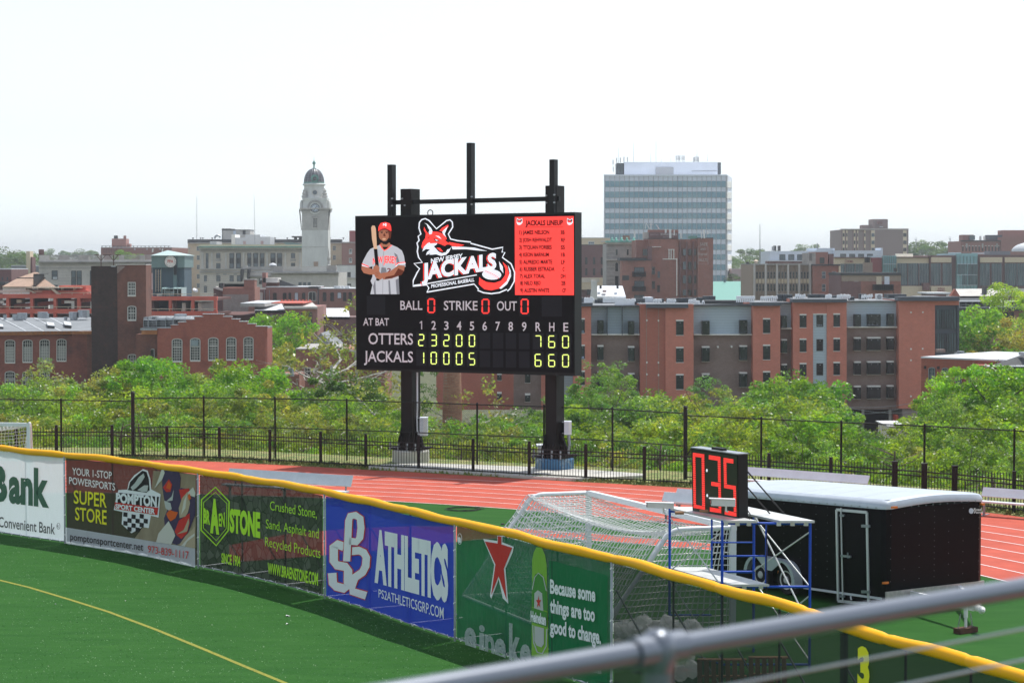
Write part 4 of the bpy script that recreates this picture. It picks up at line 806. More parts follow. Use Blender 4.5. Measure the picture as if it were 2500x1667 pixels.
for k in range(12):
    a = math.pi*k/6; p = [(1737+math.cos(a)*30-math.sin(a)*3.4, 602+math.sin(a)*30+math.cos(a)*3.4), (1737+math.cos(a)*43-math.sin(a)*3.4, 602+math.sin(a)*43+math.cos(a)*3.4), (1737+math.cos(a)*43+math.sin(a)*3.4, 602+math.sin(a)*43-math.cos(a)*3.4), (1737+math.cos(a)*30+math.sin(a)*3.4, 602+math.sin(a)*30-math.cos(a)*3.4)]
    mb = MB(); mb.poly([F.q(*q, .64) for q in p]); mk(mb, 'hour_mark', M['frame_black'], cf_)
for dx, dy, l in ((-.5, .87, 40), (.72, -.69, 30)):
    mb = MB(); mb.stroke(F, [(1737-dx*6, 602-dy*6), (1737+dx*l, 602+dy*l)], 6, .66); mk(mb, 'clock_hand', M['frame_black'], cf_)
win(B, F, 1710, 715, 1768, 830, 4, 7, glass='glass_dark', frame='limestone', fw=6, proud=.08); bx(B, F, 1698, 700, 1780, 713, 'limestone_dark', 'hood', .25, .2); bx(B, F, 1722, 1218, 1770, 1270, 'tile_tan', 'boarded_door', .3, .2)
cc = F.q(1726, 490, -3.85); px = (F.q(1727, 490) - F.q(1726, 490)).length
def lz(y): return F.q(1726, y, -3.85).z - cc.z
k_ = px*1.027
mb = MB(); mb.lathe(cc, [(118*k_, 0), (118*k_, lz(475)), (112*k_, lz(470)), (112*k_, lz(348)), (128*k_, lz(344)), (130*k_, lz(330)), (118*k_, lz(322)), (112*k_, lz(316))], 16); mk(mb, 'drum', M['tower_stone'], B)
disc(B, F, 1735, 424, 34, 'limestone', 'oculus_ring', -.75); disc(B, F, 1735, 424, 25, 'glass_blue', 'oculus', -.70)
for x in (1615, 1848):
    c = F.q(x, 485, -1.4); mb = MB(); mb.lathe(c, [(a_*.25, b_*.19) for a_, b_ in ((3.4, 0), (3.6, 3), (2.2, 4), (3.2, 6.5), (1.8, 9), (2.2, 11), (1.0, 13), (.4, 14.5))], 8); mk(mb, 'urn', M['tower_stone_dark'], B, smooth=True)
dm = []
for t in np.linspace(0, 1, 10): dm.append((max(6, 112*math.cos(t*math.pi/2*.96))*k_, lz(316 - 164*math.sin(t*math.pi/2)**.95)))
mb = MB(); mb.lathe(cc, dm, 16); dome = mk(mb, 'dome', M['dome_dark'], B)
for k in range(16):
    a = 2*math.pi*(k+.5)/16; mb = MB(); mb.tube([cc + Vector((math.cos(a)*(r+.03), math.sin(a)*(r+.03), z)) for r, z in dm], .07, 5); mk(mb, 'dome_rib', M['alu_dark'], dome)
for t in np.linspace(.06, .9, 9):
    r = 112*math.cos(t*math.pi/2*.96)*k_+.03; z = lz(316 - 164*math.sin(t*math.pi/2)**.95); mb = MB(); mb.tube([cc + Vector((math.cos(2*math.pi*(k+.5)/16)*r, math.sin(2*math.pi*(k+.5)/16)*r, z)) for k in range(17)], .035, 4, cap=False); mk(mb, 'dome_band', M['alu_dark'], dome)
mb = MB(); mb.lathe(cc + Vector((0,0,lz(322))), [(117*k_, 0), (117*k_, .25), (112*k_, .4)], 16); mk(mb, 'dome_collar', M['verdigris'], B)
disc(B, F, 1733, 262, 44, 'verdigris', 'dormer', -.85); disc(B, F, 1733, 266, 24, 'glass_dark', 'dormer_opening', -.78)
mb = MB(); mb.lathe(cc + Vector((0,0,lz(152))), [(a_*.21, b_*.20) for a_, b_ in ((2.2, 0), (2.6, .8), (1.0, 1.6), (.9, 3), (1.6, 4), (.8, 5), (2.3, 7.6), (2.4, 8.6), (1.6, 10.2), (.5, 11.6), (.35, 13), (.12, 17))], 10); mk(mb, 'finial', M['verdigris'], B, smooth=True)
for sx, x in ((-1, 1552), (1, 1893)):
    pg(B, F, [(x, 620), (x+14, 620), (x+ (34 if sx < 0 else -6), 855), (x+(26 if sx < 0 else -10), 855)], 'roof_dark', 'buttress_net', -.3, .2)
# right neighbours of the tower
B, F = building('small_brick_block', 'plain brick block right of the clock tower', 640, 2042, 2250); wall(B, F, 2042, 998, 2400, 'brick_far', 30); bx(B, F, 2040, 992, 2400, 1003, 'limestone_dark', 'cornice', .8, 1); bx(B, F, 2130, 862, 2198+200, 995, 'cinema_red', 'roof_house', -5, 8)
for y in (1073, 1175): win(B, F, 2126, y, 2162, y+58, 1, 1, glass='glass_blue', sash=.5, fw=5); bx(B, F, 2132, y+42, 2156, y+56, 'roof_white', 'air_conditioner', .8, .6)
B, F = building('white_stone_house', 'whitish stone house with black windows beside the scoreboard', 520, 1975, 2200); wall(B, F, 1975, 1262, 2400, 'tower_stone', 20, roof='roof_grey'); bx(B, F, 1990, 1400, 2400, 1408, 'limestone', 'cornice', 1, 1)
for r_ in ((2000, 1338, 2030, 1395), (2108, 1338, 2146, 1395), (1995, 1470, 2035, 1500), (2108, 1470, 2150, 1500)): win1(B, F, *r_, 'glass_dark')
B, F = building('grey_classical_hall', 'low grey classical hall with balustrade below the clock tower', 480, 880, 2000)
wall(B, F, 960, 1340, 2002, 'limestone', 25, roof='roof_grey'); bx(B, F, 1215, 1338, 2008, 1350, 'limestone_dark', 'cornice', 1.6, 2); bx(B, F, 1230, 1350, 2000, 1368, 'limestone_dark', 'frieze', .5, 1); bx(B, F, 950, 1378, 1230, 1392, 'limestone_dark', 'cornice', 1, 2)
bx(B, F, 1250, 1270, 1365, 1338, 'limestone_dark', 'balustrade_block', -.5, 2); bx(B, F, 1868, 1258, 1980, 1338, 'limestone_dark', 'balustrade_block', -.5, 2); bx(B, F, 1362, 1272, 1870, 1280, 'limestone', 'balustrade_rail', -.6, 1); bx(B, F, 1362, 1328, 1870, 1338, 'limestone', 'balustrade_base', -.6, 1)
bx(B, F, 885, 1275, 1250, 1312, 'limestone_dark', 'parapet', -1, 3); bx(B, F, 905, 1265, 955, 1300, 'limestone', 'balustrade_block', -.5, 2)
mb = MB()
for x in range(1368, 1868, 14): mb.fb(F, x, 1280, x+7, 1328, -.7, .6)
o = mk(mb, 'balusters', M['limestone'], B); o['kind'] = 'stuff'
for x in (1543, 1596, 1648): win(B, F, x, 1452, x+42, 1495, 1, 1, glass='glass_blue', fw=4, frame='limestone_dark')
win(B, F, 1092, 1408, 1146, 1475, 1, 1, frame='frame_black', fw=4); bx(B, F, 1104, 1408, 1134, 1428, 'roof_white', 'air_conditioner', .5, .5)
mb = MB(); c = F.q(1252, 1262, -4); mb.lathe(c, [(.95, 0), (.92, .15), (.7, .4), (.35, .58), (.05, .62)], 16); mk(mb, 'roof_dome', M['roof_white'], B, smooth=True)
mb = MB(); c = F.q(1893, 1250, 2); mb.lathe(c, [(a_*.2, b_*.18) for a_, b_ in ((2.0, 0), (2.0, 3), (1.2, 4.5), (2.3, 7), (1.7, 10), (1.1, 11), (1.0, 14), (.3, 20), (.1, 22))], 8); mk(mb, 'statue', M['limestone'], B, smooth=True)
for x, t in ((880, 18), (958, 14)): pg(B, F, [(x, 1305), (x+24, 1300), (x+10, 1420), (x-6, 1450)], 'frame_black', 'flue', 3, .6)

# ---- brick rows in the middle
fr('Z4')
B, F = building('blind_brick_house', 'brick house wall with bricked up pale patch and big chimney', 335, 340, 807)
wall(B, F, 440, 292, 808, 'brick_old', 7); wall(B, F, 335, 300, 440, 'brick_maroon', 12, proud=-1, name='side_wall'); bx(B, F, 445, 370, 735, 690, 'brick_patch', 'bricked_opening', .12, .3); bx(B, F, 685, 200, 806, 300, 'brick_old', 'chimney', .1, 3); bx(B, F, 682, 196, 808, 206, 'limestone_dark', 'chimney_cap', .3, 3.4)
bx(B, F, 440, 248, 690, 292, 'roof_grey', 'roof', -6, 6); bx(B, F, 398, 240, 442, 310, 'frame_black', 'gable_board', .1, 2); pg(B, F, [(310, 290), (360, 280), (440, 310), (430, 330)], 'limestone', 'eave', .6, 1)
mb = MB(); c = F.q(115, 345, 0); mb.lathe(c, [(.06, 0), (.06, .3), (.5, .5), (.1, .62)], 10, ax=Vector((.5, -.6, .8))); tag(mk(mb, 'satellite_dish', M['alu_dark'], loc=c), 'grey satellite dish above the red parking deck', 'dish')
B, F = building('brick_row', 'row of brick backs with tall blocked and dark windows', 352, 807, 1965)
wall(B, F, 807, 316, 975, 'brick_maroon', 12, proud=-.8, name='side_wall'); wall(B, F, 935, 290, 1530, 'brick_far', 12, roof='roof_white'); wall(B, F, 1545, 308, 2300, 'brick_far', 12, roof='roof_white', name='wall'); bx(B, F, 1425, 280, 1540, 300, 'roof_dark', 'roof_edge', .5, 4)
bx(B, F, 918, 120, 960, 290, 'brick_far', 'chimney', -5, 2); bx(B, F, 925, 230, 1105, 280, 'brick_far', 'upper_wall', -6, 4); bx(B, F, 940, 178, 1110, 232, 'limestone', 'screen_wall', -7, 2); pg(B, F, [(1098, 198), (1310, 276), (1100, 276)], 'roof_dark', 'stair_roof', -4, 3)
for x0, y0, x1, y1, g_ in ((818, 340, 905, 440, 'limestone'), (1018, 350, 1062, 440, 'glass_dark'), (1130, 350, 1174, 432, 'glass_dark'), (1195, 350, 1228, 432, 'glass_dark'), (1266, 348, 1308, 440, 'modern_white'), (1352, 350, 1390, 430, 'glass_dark'), (1590, 345, 1632, 450, 'glass_dark'), (1676, 345, 1720, 450, 'glass_dark'), (1758, 345, 1803, 418, 'modern_white'), (1822, 345, 1862, 450, 'glass_dark'), (1885, 345, 1926, 450, 'glass_dark')): win(B, F, x0, y0, x1, y1, 1, 1, frame='brick_maroon', glass=g_, arch=10, fw=5)
win(B, F, 1428, 340, 1512, 446, 2, 1, arch=14, fw=7)
for x in (972, 1532, 915): bx(B, F, x, 320, x+6, 520, 'alu_dark', 'downpipe', .3, .15)
for x in (1725, 1745, 1775, 1812, 1850, 1880):
    mb = MB(); mb.fb(F, x, 272, x+24, 300, -3, 1.5); tag(mk(mb, 'roof_unit', M['roof_white'], loc=F.q(x, 300, -3)), 'small white roof unit on the brick row', 'roof unit', 'white units on the brick row roof')
B, F = building('white_roof_shed', 'low shed with bright white flat roof', 300, 810, 1155)
mb = MB(); a = [F.q(808, 552, 0), F.q(1155, 552, 0), F.q(1120, 478, -22), F.q(808, 478, -22)]; mb.hexa(a + [p - Vector((0,0,.4)) for p in a]); mk(mb, 'roof', M['roof_white'], B); wall(B, F, 812, 556, 1155, 'brick_maroon', 8); bx(B, F, 990, 608, 1052, 640, 'alu_dark', 'vent_panel', .1, .1)
bx(B, F, 848, 440, 1105, 448, 'roof_white', 'wall_coping', -22, 1); bx(B, F, 850, 448, 1110, 480, 'limestone_dark', 'rear_wall', -22.2, 1)
B, F = building('pilaster_house', 'small brick house with four tall dark openings', 290, 1155, 1530)
wall(B, F, 1157, 512, 1528, 'brick_far', 14); mb = MB(); a = [F.q(1150, 512, .4), F.q(1530, 512, .4), F.q(1470, 462, -14), F.q(1130, 462, -14)]; mb.hexa(a + [p - Vector((0,0,.3)) for p in a]); mk(mb, 'roof', M['limestone'], B)
bx(B, F, 1118, 447, 1470, 458, 'garage_red', 'ridge', -14, 1)
for x in range(1122, 1465, 40): mb = MB(); c = F.q(x, 447, -14.5); mb.lathe(c, [(.14, 0), (.14, .15), (.06, .25)], 8); mk(mb, 'ridge_cap', M['garage_red'], B)
for x0, x1 in ((1184, 1244), (1268, 1320), (1342, 1394), (1414, 1468)): bx(B, F, x0, 578, x1, 760, 'roof_dark', 'opening', .05, .1)
B, F = building('white_roof_annex', 'white flat roof patch beside the scoreboard', 300, 1530, 1885); mb = MB(); a = [F.q(1530, 625, 0), F.q(1900, 628, 0), F.q(1885, 527, -26), F.q(1530, 527, -26)]; mb.hexa(a + [p - Vector((0,0,.4)) for p in a]); mk(mb, 'roof', M['roof_white'], B); wall(B, F, 1530, 630, 2100, 'brick_maroon', 8)
B, F = building('gable_house', 'grey gabled house seen through thin branches', 230, 1400, 1750); pg(B, F, [(1400, 985), (1570, 815), (1760, 985)], 'roof_grey', 'gable', .2, 10); wall(B, F, 1415, 985, 1750, 'limestone_dark', 10)
B, F = building('low_brick_house', 'low flat brick house left of the scoreboard among branches', 200, 1280, 1960); wall(B, F, 1280, 1003, 2300, 'brick_old', 12); bx(B, F, 1275, 992, 1750, 1004, 'limestone_dark', 'coping', .15, 12.3); win(B, F, 1380, 1205, 1450, 1325, 2, 2, frame='frame_white', fw=6)
B, F = building('tiny_brick_shed', 'tiny brick shed with chimney peeking over the trees', 190, 1000, 1250); wall(B, F, 1020, 1290, 1320, 'brick_old', 5); bx(B, F, 1003, 1205, 1046, 1300, 'brick_old', 'chimney', .1, 1.5); bx(B, F, 1000, 1196, 1048, 1206, 'limestone', 'chimney_cap', .2, 1.7); bx(B, F, 1045, 1280, 1240, 1290, 'galv', 'gutter', .4, .4)
mb = MB(); F = flat(188); mb.tube([F.q(1238, 1310), F.q(1238, 1250), F.q(1225, 1228), F.q(1200, 1240)], [.2, .2, .24, .26], 8); tag(mk(mb, 'metal_flue', M['galv'], smooth=True, loc=F.q(1238, 1310)), 'bulky bent galvanised flue beside the low brick house', 'flue')
# ---- brick chimney stack
fr('B6'); F = flat(150); top = F.q(860, -560); z0 = terr(top.x, 150); mb = MB(); c = Vector(((F.q(865, 300)).x, 150, 0)); pxm = (F.q(101, 0) - F.q(100, 0)).length
mb.lathe((c.x, c.y, z0), [(112*pxm, 0), (102*pxm, -z0 + F.q(0, 440).z), (92*pxm, -z0 + F.q(0, 60).z), (86*pxm, -z0 + F.q(0, -150).z), (94*pxm, -z0 + F.q(0, -160).z), (94*pxm, -z0 + F.q(0, -190).z)], 24); tag(mk(mb, 'chimney_stack', M['chimney_brick'], smooth=True, loc=(c.x, c.y, z0)), 'round tapering chimney stack of mottled orange brick behind the scoreboard', 'chimney')
FR['A2'] = (860, 520, 7.84); FR['A3'] = (1400, 700, 5.88); FR['A5'] = (380, 1080, 4.9); FR['A4'] = (1500, 1450, 5.88)
# ------------------------------------------------------------------ right half of the town
fr('R3')
B, F = building('apartment_block', 'long new apartment block of orange and brown brick with blue siding', 226, 200, 3000)
def pu(fk, x): return PX(x, 0, fk)[0]
def lx(x): return (PX(x, 0, 'R4')[0] - 1400)*4.238     # R4 column -> R3 column
def ly(y): return (PX(0, y, 'R4')[1] - 690)*4.238
def l5(x): return (PX(x, 0, 'B6')[0] - 1400)*4.238
YB = 1480
def sect(x0, x1, yt, top, low=None, split=None, proud=0, thick=14, yb=None):
    wall(B, F, x0, yt, x1, top, thick, y1=(split if low else (yb or YB)), proud=proud, name='wall_panel')
    if low:
        wall(B, F, x0, split, x1, low, thick, y1=(yb or YB), proud=proud, name='wall_panel'); bx(B, F, x0, split-10, x1, split+2, 'trim_cream', 'band', proud+.12, .3)
FB = ly(1215)
_sect = sect
def sect(x0, x1, yt, top, low=None, split=None, proud=0, thick=14, yb=None):
    _sect(x0, x1, yt, top, low, split, proud, thick, yb)
    if yt < 300:
        a = F.q(x0, yt, proud) - F.n*.45 + Vector((.02,0,.01)); b = F.q(x1, yt, proud) - F.n*.45 + Vector((-.02,0,.01)); e = -F.n*(thick-.45); mb = MB(); mb.hexa([a, b, b+e, a+e] + [p + Vector((0,0,.05)) for p in (a, b, b+e, a+e)]); mk(mb, 'roof_membrane', M['roof_grey'], B)
sect(l5(700), l5(1500), 250, 'brick_orange_dark', yb=FB, proud=-2); sect(l5(1500), l5(1785), 250, 'brick_brown', yb=FB, proud=-2); sect(l5(1785), l5(2010), 250, 'brick_orange', yb=FB, proud=-1.5); sect(l5(2008), l5(2118), 250, 'siding_blue', yb=FB, proud=-1.6)
sect(l5(2118), 183, 248, 'brick_orange', yb=FB, proud=.2); sect(183, 690, 245, 'siding_blue', 'brick_brown', 538, -1.5, yb=FB)
sect(690, 952, 225, 'brick_orange_dark', yb=FB, proud=.3); sect(952, 1243, 225, 'brick_orange', yb=FB, proud=.6); sect(1243, 1858, 240, 'siding_grey_blue', 'brick_brown', 540, -1.2, yb=FB) if False else sect(1243, 1858, 240, 'siding_blue', 'brick_brown', 540, -1.2, yb=FB)  # first wall here is the bay's shade side, painted as darker brick
sect(1858, 2140, 212, 'brick_orange', yb=FB, proud=.6); sect(2140, 2268, 208, 'siding_blue', 'brick_brown', 476, -1.2, yb=FB)
a, b_, c, d, e, f_ = lx(142), lx(333), lx(465), lx(655), lx(1155), lx(1500)
sect(a, b_, ly(160), 'brick_orange', yb=ly(1235), proud=.6); sect(d-(lx(655)-lx(465)), d, ly(160), 'brick_orange', yb=ly(1235), proud=.6); sect(b_, c, ly(160), 'brick_orange', 'siding_blue', ly(305), .45, yb=ly(1180)); sect(b_, c, ly(1178), 'brick_orange', yb=ly(1240), proud=.6)
sect(d, e, ly(180), 'siding_blue', 'brick_brown', ly(428), -1, yb=ly(1212)); sect(e, f_, ly(168), 'brick_orange', yb=ly(1205), proud=.6); sect(f_, lx(1730), ly(150), 'brick_orange', yb=ly(215), proud=.6); sect(f_, lx(1728), ly(215), 'cornice_grey', yb=ly(700), proud=.3)
for y0, y1 in ((258, 440), (485, 660)):
    w_ = bx(B, F, lx(1520), ly(y0), lx(1702), ly(y1), 'dark_glass_far', 'curtain_window', .45, .1)
    for k in range(1, 8): x = 1520 + 182*k/8; bx(w_, F, lx(x)-2, ly(y0), lx(x)+2, ly(y1), 'frame_black', 'mullion', .55, .1)
bx(B, F, lx(1715), ly(215), lx(1732), ly(700), 'cornice_grey', 'corner_post', .7, 8)
for x0, x1, y0, y1, p in ((l5(2118)-8, 200, 210, 245, 1.0), (755, 1188, 222, 262, 1.4), (1850, 2150, 205, 240, 1.4), (lx(140), lx(658), ly(158), ly(190), 1.4), (lx(1155), lx(1735), ly(135), ly(175), 1.4)): bx(B, F, x0, y0, x1, y1, 'cornice_grey', 'cornice', p, 1.2)
for x0, x1, y in ((183, 690, 240), (1243, 1858, 234), (2140, 2268, 202), (lx(655), lx(1155), ly(174))): bx(B, F, x0, y, x1, y+9, 'roof_dark', 'parapet_cap', -.6, 1)
for x in (755, 882): bx(B, F, x-3, 262, x+3, YB-120, 'brick_tan', 'joint', .33, .05)
for x in (500, 345): bx(B, F, x-2, 240, x+2, 538, 'cornice_grey', 'joint', -1.46, .05)
for x, y in ((760, 390), (880, 393), (760, 825), (880, 827), (760, 948), (880, 955), (1487, 661), (1628, 659)): bx(B, F, x-7, y-9, x+7, y+9, 'trim_cream', 'vent_cap', .42 if x < 1000 else -1.1, .1)
for x, y in ((1271, 285), (1385, 283), (1271, 635), (1383, 632), (1271, 742), (1271, 1087), (1383, 1087)): bx(B, F, lx(x)-7, ly(y)-8, lx(x)+7, ly(y)+8, 'trim_cream', 'vent_cap', .7, .1)
# roof deck
mb = MB(); A_ = [F.q(l5(700), 262, -1), F.q(lx(1730), ly(190), -1), F.q(lx(1730), ly(190), -15), F.q(l5(700), 262, -15)]; mb.hexa(A_ + [p + Vector((0,0,.1)) for p in A_]); mk(mb, 'roof', M['roof_grey'], B)
def aw(x0, y0, x1, y1, p, tilt=False, cream=True, cols=1):
    win(B, F, x0, y0, x1, y1, cols, 3, frame='frame_black', glass='glass_dark', fw=6, proud=p+.05, sill=5 if cream else None, lintel=14 if cream else None, tilt=tilt)
    for i in range(cols): x = x0 + (x1-x0)*(i+.55)/cols; bx(B, F, x-3, y0+13, x+3, y0+19, 'roof_white', 'window_sticker', p+.09, .02)
aw(70, 382, 118, 522, .2, True); aw(70, 655, 118, 790, .2, True); aw(70, 922, 118, 1060, .2)
aw(246, 388, 306, 524, -1.5, True, False); aw(562, 394, 622, 532, -1.5, False, False)
for x0, x1, ys_ in ((246, 306, (658, 930)), (562, 624, (668, 944))):
    for y in ys_: aw(x0, y, x1, y+138, -1.5, y < 700)
for y, t in ((398, 0), (678, 1), (958, 0)): aw(1062, y, 1140, y+145, .6, bool(t))
aw(1324, 394, 1400, 534, -1.2, False, False); aw(1712, 386, 1788, 524, -1.2, True, False)
for y in (670, 948): aw(1324, y, 1400, y+140, -1.2)
for y in (660, 936): aw(1712, y, 1788, y+138, -1.2, y < 700)
for y in (381, 654, 928): aw(1962, y, 2036, y+142, .6)
aw(2142, 340, 2198, 464, -1.2, True, False)
for y in (596, 850): aw(2142, y, 2198, y+125, -1.2)
def A4(x0, y0, x1, y1, p, t=False, cr=True, cols=1): aw(lx(x0), ly(y0), lx(x1), ly(y1), p, t, cr, cols)
for y in (313, 547, 780, 1012): A4(206, y, 270, y+116, .6)
for y in (309, 540, 772, 1004): A4(366, y, 430, y+114, .45, y == 309, False)
for y in (307, 540, 770, 1002): A4(529, y, 591, y+114, .6, y == 307)
for y, cr in ((302, False), (534, True), (764, True), (996, True)):
    A4(718, y, 780, y+112, -1, False, cr); A4(845, y-2, 968, y+110, -1, not cr, cr, 2); A4(1033, y-5, 1094, y+105, -1, False, cr)
for x in (1640, 1750): 
    bx(B, F, l5(x), l5(0)*0 + 965+((PX(0, 0, 'B6')[1]-690)*4.238 - 890)*0, l5(x)+1, 966, 'frame_black', 'trim', 0, .1) if False else None
for x0, y0, x1, y1 in ((1460, 880, 1505, 935), (1460, 1070, 1505, 1130), (1740, 870, 1792, 960), (1740, 1085, 1792, 1150), (2015, 850, 2072, 975)):
    X0, X1 = l5(x0-100), l5(x1-100)
    xx = [(PX(x, y, 'R5')) for x, y in ((x0, y0), (x1, y1))]; q0 = ((xx[0][0]-1400)*4.238, (xx[0][1]-690)*4.238); q1 = ((xx[1][0]-1400)*4.238, (xx[1][1]-690)*4.238)
    aw(q0[0], q0[1], q1[0], q1[1], -1.5)
# open ground floor with pillars
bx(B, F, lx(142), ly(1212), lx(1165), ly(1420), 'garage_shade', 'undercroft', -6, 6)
for x in (640, 800, 1060, 1180): bx(B, F, lx(x), ly(1215), lx(x+24), ly(1420), 'concrete_old', 'pillar', -.3, .6)
sect(lx(1190), lx(1372), ly(1208), 'brick_patch', yb=ly(1420), proud=.3)
bx(B, F, lx(142), ly(1232), lx(655), ly(1242), 'roof_dark', 'soffit', .5, 8)
fr('R4'); F4 = flat(222); mb = MB(); mb.fb(F4, 1115, 1268, 1150, 1370, 0, 1.2); p = F4.q(1130, 1370); tag(mk(mb, 'red_container', M['red_gear'], loc=p), 'upright orange-red box standing in the open ground floor', 'container')
g_ = thing('delivery_shed', 'white flat shed roof glimpsed through the fence', 'shed', tuple(atY(*PX(1150, 1420), 200))); Fs = flat(200)
mb = MB(); mb.fb(Fs, 1060, 1378, 1250, 1500, 0, 6); mk(mb, 'wall', M['trim_cream'], g_); mb = MB(); mb.fb(Fs, 1050, 1370, 1262, 1380, .3, 6.5); mk(mb, 'roof', M['roof_white'], g_)
# wires crossing before the block
for (x0, y0, x1, y1, s) in ((460, 1165, 1372, 1132, .5), (480, 1130, 1372, 1222, .7), (655, 1240, 1160, 1205, .3)):
    A = atY(*PX(x0, y0), 215); Bq = atY(*PX(x1, y1), 215); mb = MB(); mb.tube([A.lerp(Bq, t) - Vector((0,0,s*4*t*(1-t))) for t in np.linspace(0, 1, 9)], .03, 4); tag(mk(mb, 'overhead_wire', M['galv'], loc=A), 'thin overhead wire crossing before the apartment block', 'wire', 'wires before the apartment block')
# roof units and white pipes of the apartment block
fr('A3')
def ac(x0, y0, x1, y1, Y=232, m='ac_dark'):
    Fq = flat(Y); lo_ = Fq.q((x0+x1)/2, y1); root = thing('condenser_unit', 'dark square condenser unit on the apartment block roof', 'air conditioner', tuple(lo_), 'condenser units on the apartment block')
    mb = MB(); mb.fb(Fq, x0, y0+3, x1, y1, 0, .9); mk(mb, 'casing', M[m], root); mb = MB(); mb.fb(Fq, x0-.5, y0, x1+.5, y0+3, .03, .96); mk(mb, 'lid', M['ac_grey'], root)
for x0, x1, y0, y1 in ((110, 150, 158, 225), (305, 345, 185, 240), (350, 425, 182, 240), (815, 885, 172, 255), (890, 965, 170, 255), (975, 1028, 168, 240), (1148, 1215, 172, 235), (1240, 1298, 172, 235), (1335, 1420, 168, 235), (1425, 1495, 166, 235), (1505, 1570, 165, 235), (1575, 1630, 163, 232), (1640, 1720, 160, 235), (1725, 1780, 158, 235), (1790, 1855, 155, 232), (1865, 1950, 135, 190), (1955, 2040, 133, 190)): ac(x0, y0, x1, y1)
bx_ = lambda: None
Fq = flat(236)
mb = MB(); mb.fb(Fq, 1030, 152, 1145, 235, 2, 2); tag(mk(mb, 'pale_roof_box', M['alu'], loc=Fq.q(1090, 235)), 'pale box unit among the dark roof condensers', 'roof unit')
mb = MB(); mb.fb(Fq, 1870, 200, 2600, 235, 1, 4); mb2 = tag(mk(mb, 'long_roof_unit', M['roof_dark'], loc=Fq.q(2000, 235)), 'long low dark unit on the apartment block roof', 'roof unit')
def gpipe(x, y0, y1, w=9, Y=231):
    a = atY(*PX(x, y1), Y); b = atY(*PX(x, y0+6), Y); r = .075; d = Vector((w*.75/5.88*Y/4861, 0, 0))
    mb = MB(); mb.tube([a, b, b + d*.4 + Vector((0,0,.18)), b + d*1.2 + Vector((0,0,.2)), b + d*1.8, b + d*1.9 - Vector((0,0,.12))], r, 6)
    tag(mk(mb, 'gooseneck_pipe', M['white_paint'], loc=a, smooth=True), 'white gooseneck pipe on the apartment block roof', 'pipe', 'white gooseneck pipes on the apartment block')
rr = random.Random(3)
for x in list(range(160, 275, 16)) + list(range(430, 600, 17)): gpipe(x, 175+rr.uniform(-6, 14), 228, 14)
for x in range(600, 740, 11): gpipe(x, 176+rr.uniform(0, 6), 268, 9)
for x in range(740, 870, 16): gpipe(x, 195+rr.uniform(-8, 12), 272, 14)
for x in list(range(1150, 1250, 22)) + list(range(1345, 1460, 20)) + list(range(1655, 1750, 20)): gpipe(x, 196+rr.uniform(-3, 6), 232, 16)
for x in (1745, 1765, 1785, 1850): gpipe(x, 222, 276, 20)
fr('R3')
for x in list(range(1690, 1865, 19)): gpipe(x, 150, 205, 9)
for x in list(range(1940, 2100, 22)): gpipe(x, 150+rr.uniform(-3, 5), 190, 16)
fr('R4')
for x0, x1, y0, y1 in ((-5, 40, 112, 178), (45, 90, 112, 178), (95, 138, 114, 178), (170, 230, 110, 150), (290, 340, 112, 152), (345, 395, 112, 152), (400, 448, 112, 152), (520, 560, 125, 155), (680, 730, 135, 175), (780, 850, 108, 160)): ac(x0, y0, x1, y1, 231)
for x in list(range(165, 250, 20)) + list(range(455, 500, 14)) + list(range(565, 680, 16)) + list(range(800, 900, 22)): gpipe(x, 124+rr.uniform(-3, 6), 155, 12, 229)
Fq = flat(230); root = thing('wall_condenser', 'white condenser with round fan grille at the roof edge', 'air conditioner', tuple(Fq.q(970, 162))); mb = MB(); mb.fb(Fq, 938, 108, 998, 162, 0, .8); mk(mb, 'casing', M['white_soft'], root)
mb = MB(); mb.prism([Fq.q(968+22*math.cos(t), 136-22*math.sin(t), .04) for t in np.linspace(0, 2*math.pi, 17)[:-1]], Vector((0, .05, 0))); mk(mb, 'fan_grille', M['alu_dark'], root)
Fq = flat(234); mb = MB(); mb.fb(Fq, 1055, 112, 1228, 175, 0, 3); tag(mk(mb, 'stair_hatch', M['ac_dark'], loc=Fq.q(1130, 175)), 'low dark hatch house at the right end of the apartment roof', 'roof hatch')

# ---- small mill with white roof at the lower right
fr('R4')
pc = atY(*PX(1370, 722), 190); FW = Face((pc.x, pc.y), (pc.x + .76, pc.y - .65))
B, F = building('white_roof_mill', 'small old brick mill with flat white roof at the right', 190, 1370, 1500, face=FW)
wall(B, F, 1370, 722, 2700, 'brick_gable', 15, roof='roof_white', y0b=774)

Fs2 = flat(205); bx(B, Fs2, 1525, 640, 1600, 668, 'brick_patch', 'stub_chimney', 0, 1)
for x, y0, y1 in ((1720, 668, 725), (1745, 655, 715), (1818, 672, 725)): gooseneck('curved grey pipe on the white mill roof', PX(x, 0)[0], PX(0, y0)[1], PX(0, y1)[1], 198, .28, group='grey pipes on the white mill roof')
for i, (x0, y0, x1, y1) in enumerate(((1442, 812, 1498, 985), (1570, 816, 1624, 990), (1700, 822, 1752, 990), (1442, 1105, 1496, 1240), (1570, 1108, 1624, 1240), (1830, 826, 1882, 990))): win(B, F, x0, y0, x1, y1, 3, 5, arch=12, fw=6, frame='alu_dark', glass='glass_blue', sash=.5, sill=6)
for x, y in ((1403, 810), (1530, 814), (1403, 1058), (1530, 1066), (1654, 1072)): bx(B, F, x-11, y-14, x+11, y+14, 'brick_soot', 'wall_vent', .05, .1)
B, F = building('hip_roof_house', 'house with dark grey hipped roof behind bright trees', 180, 1970, 2400)
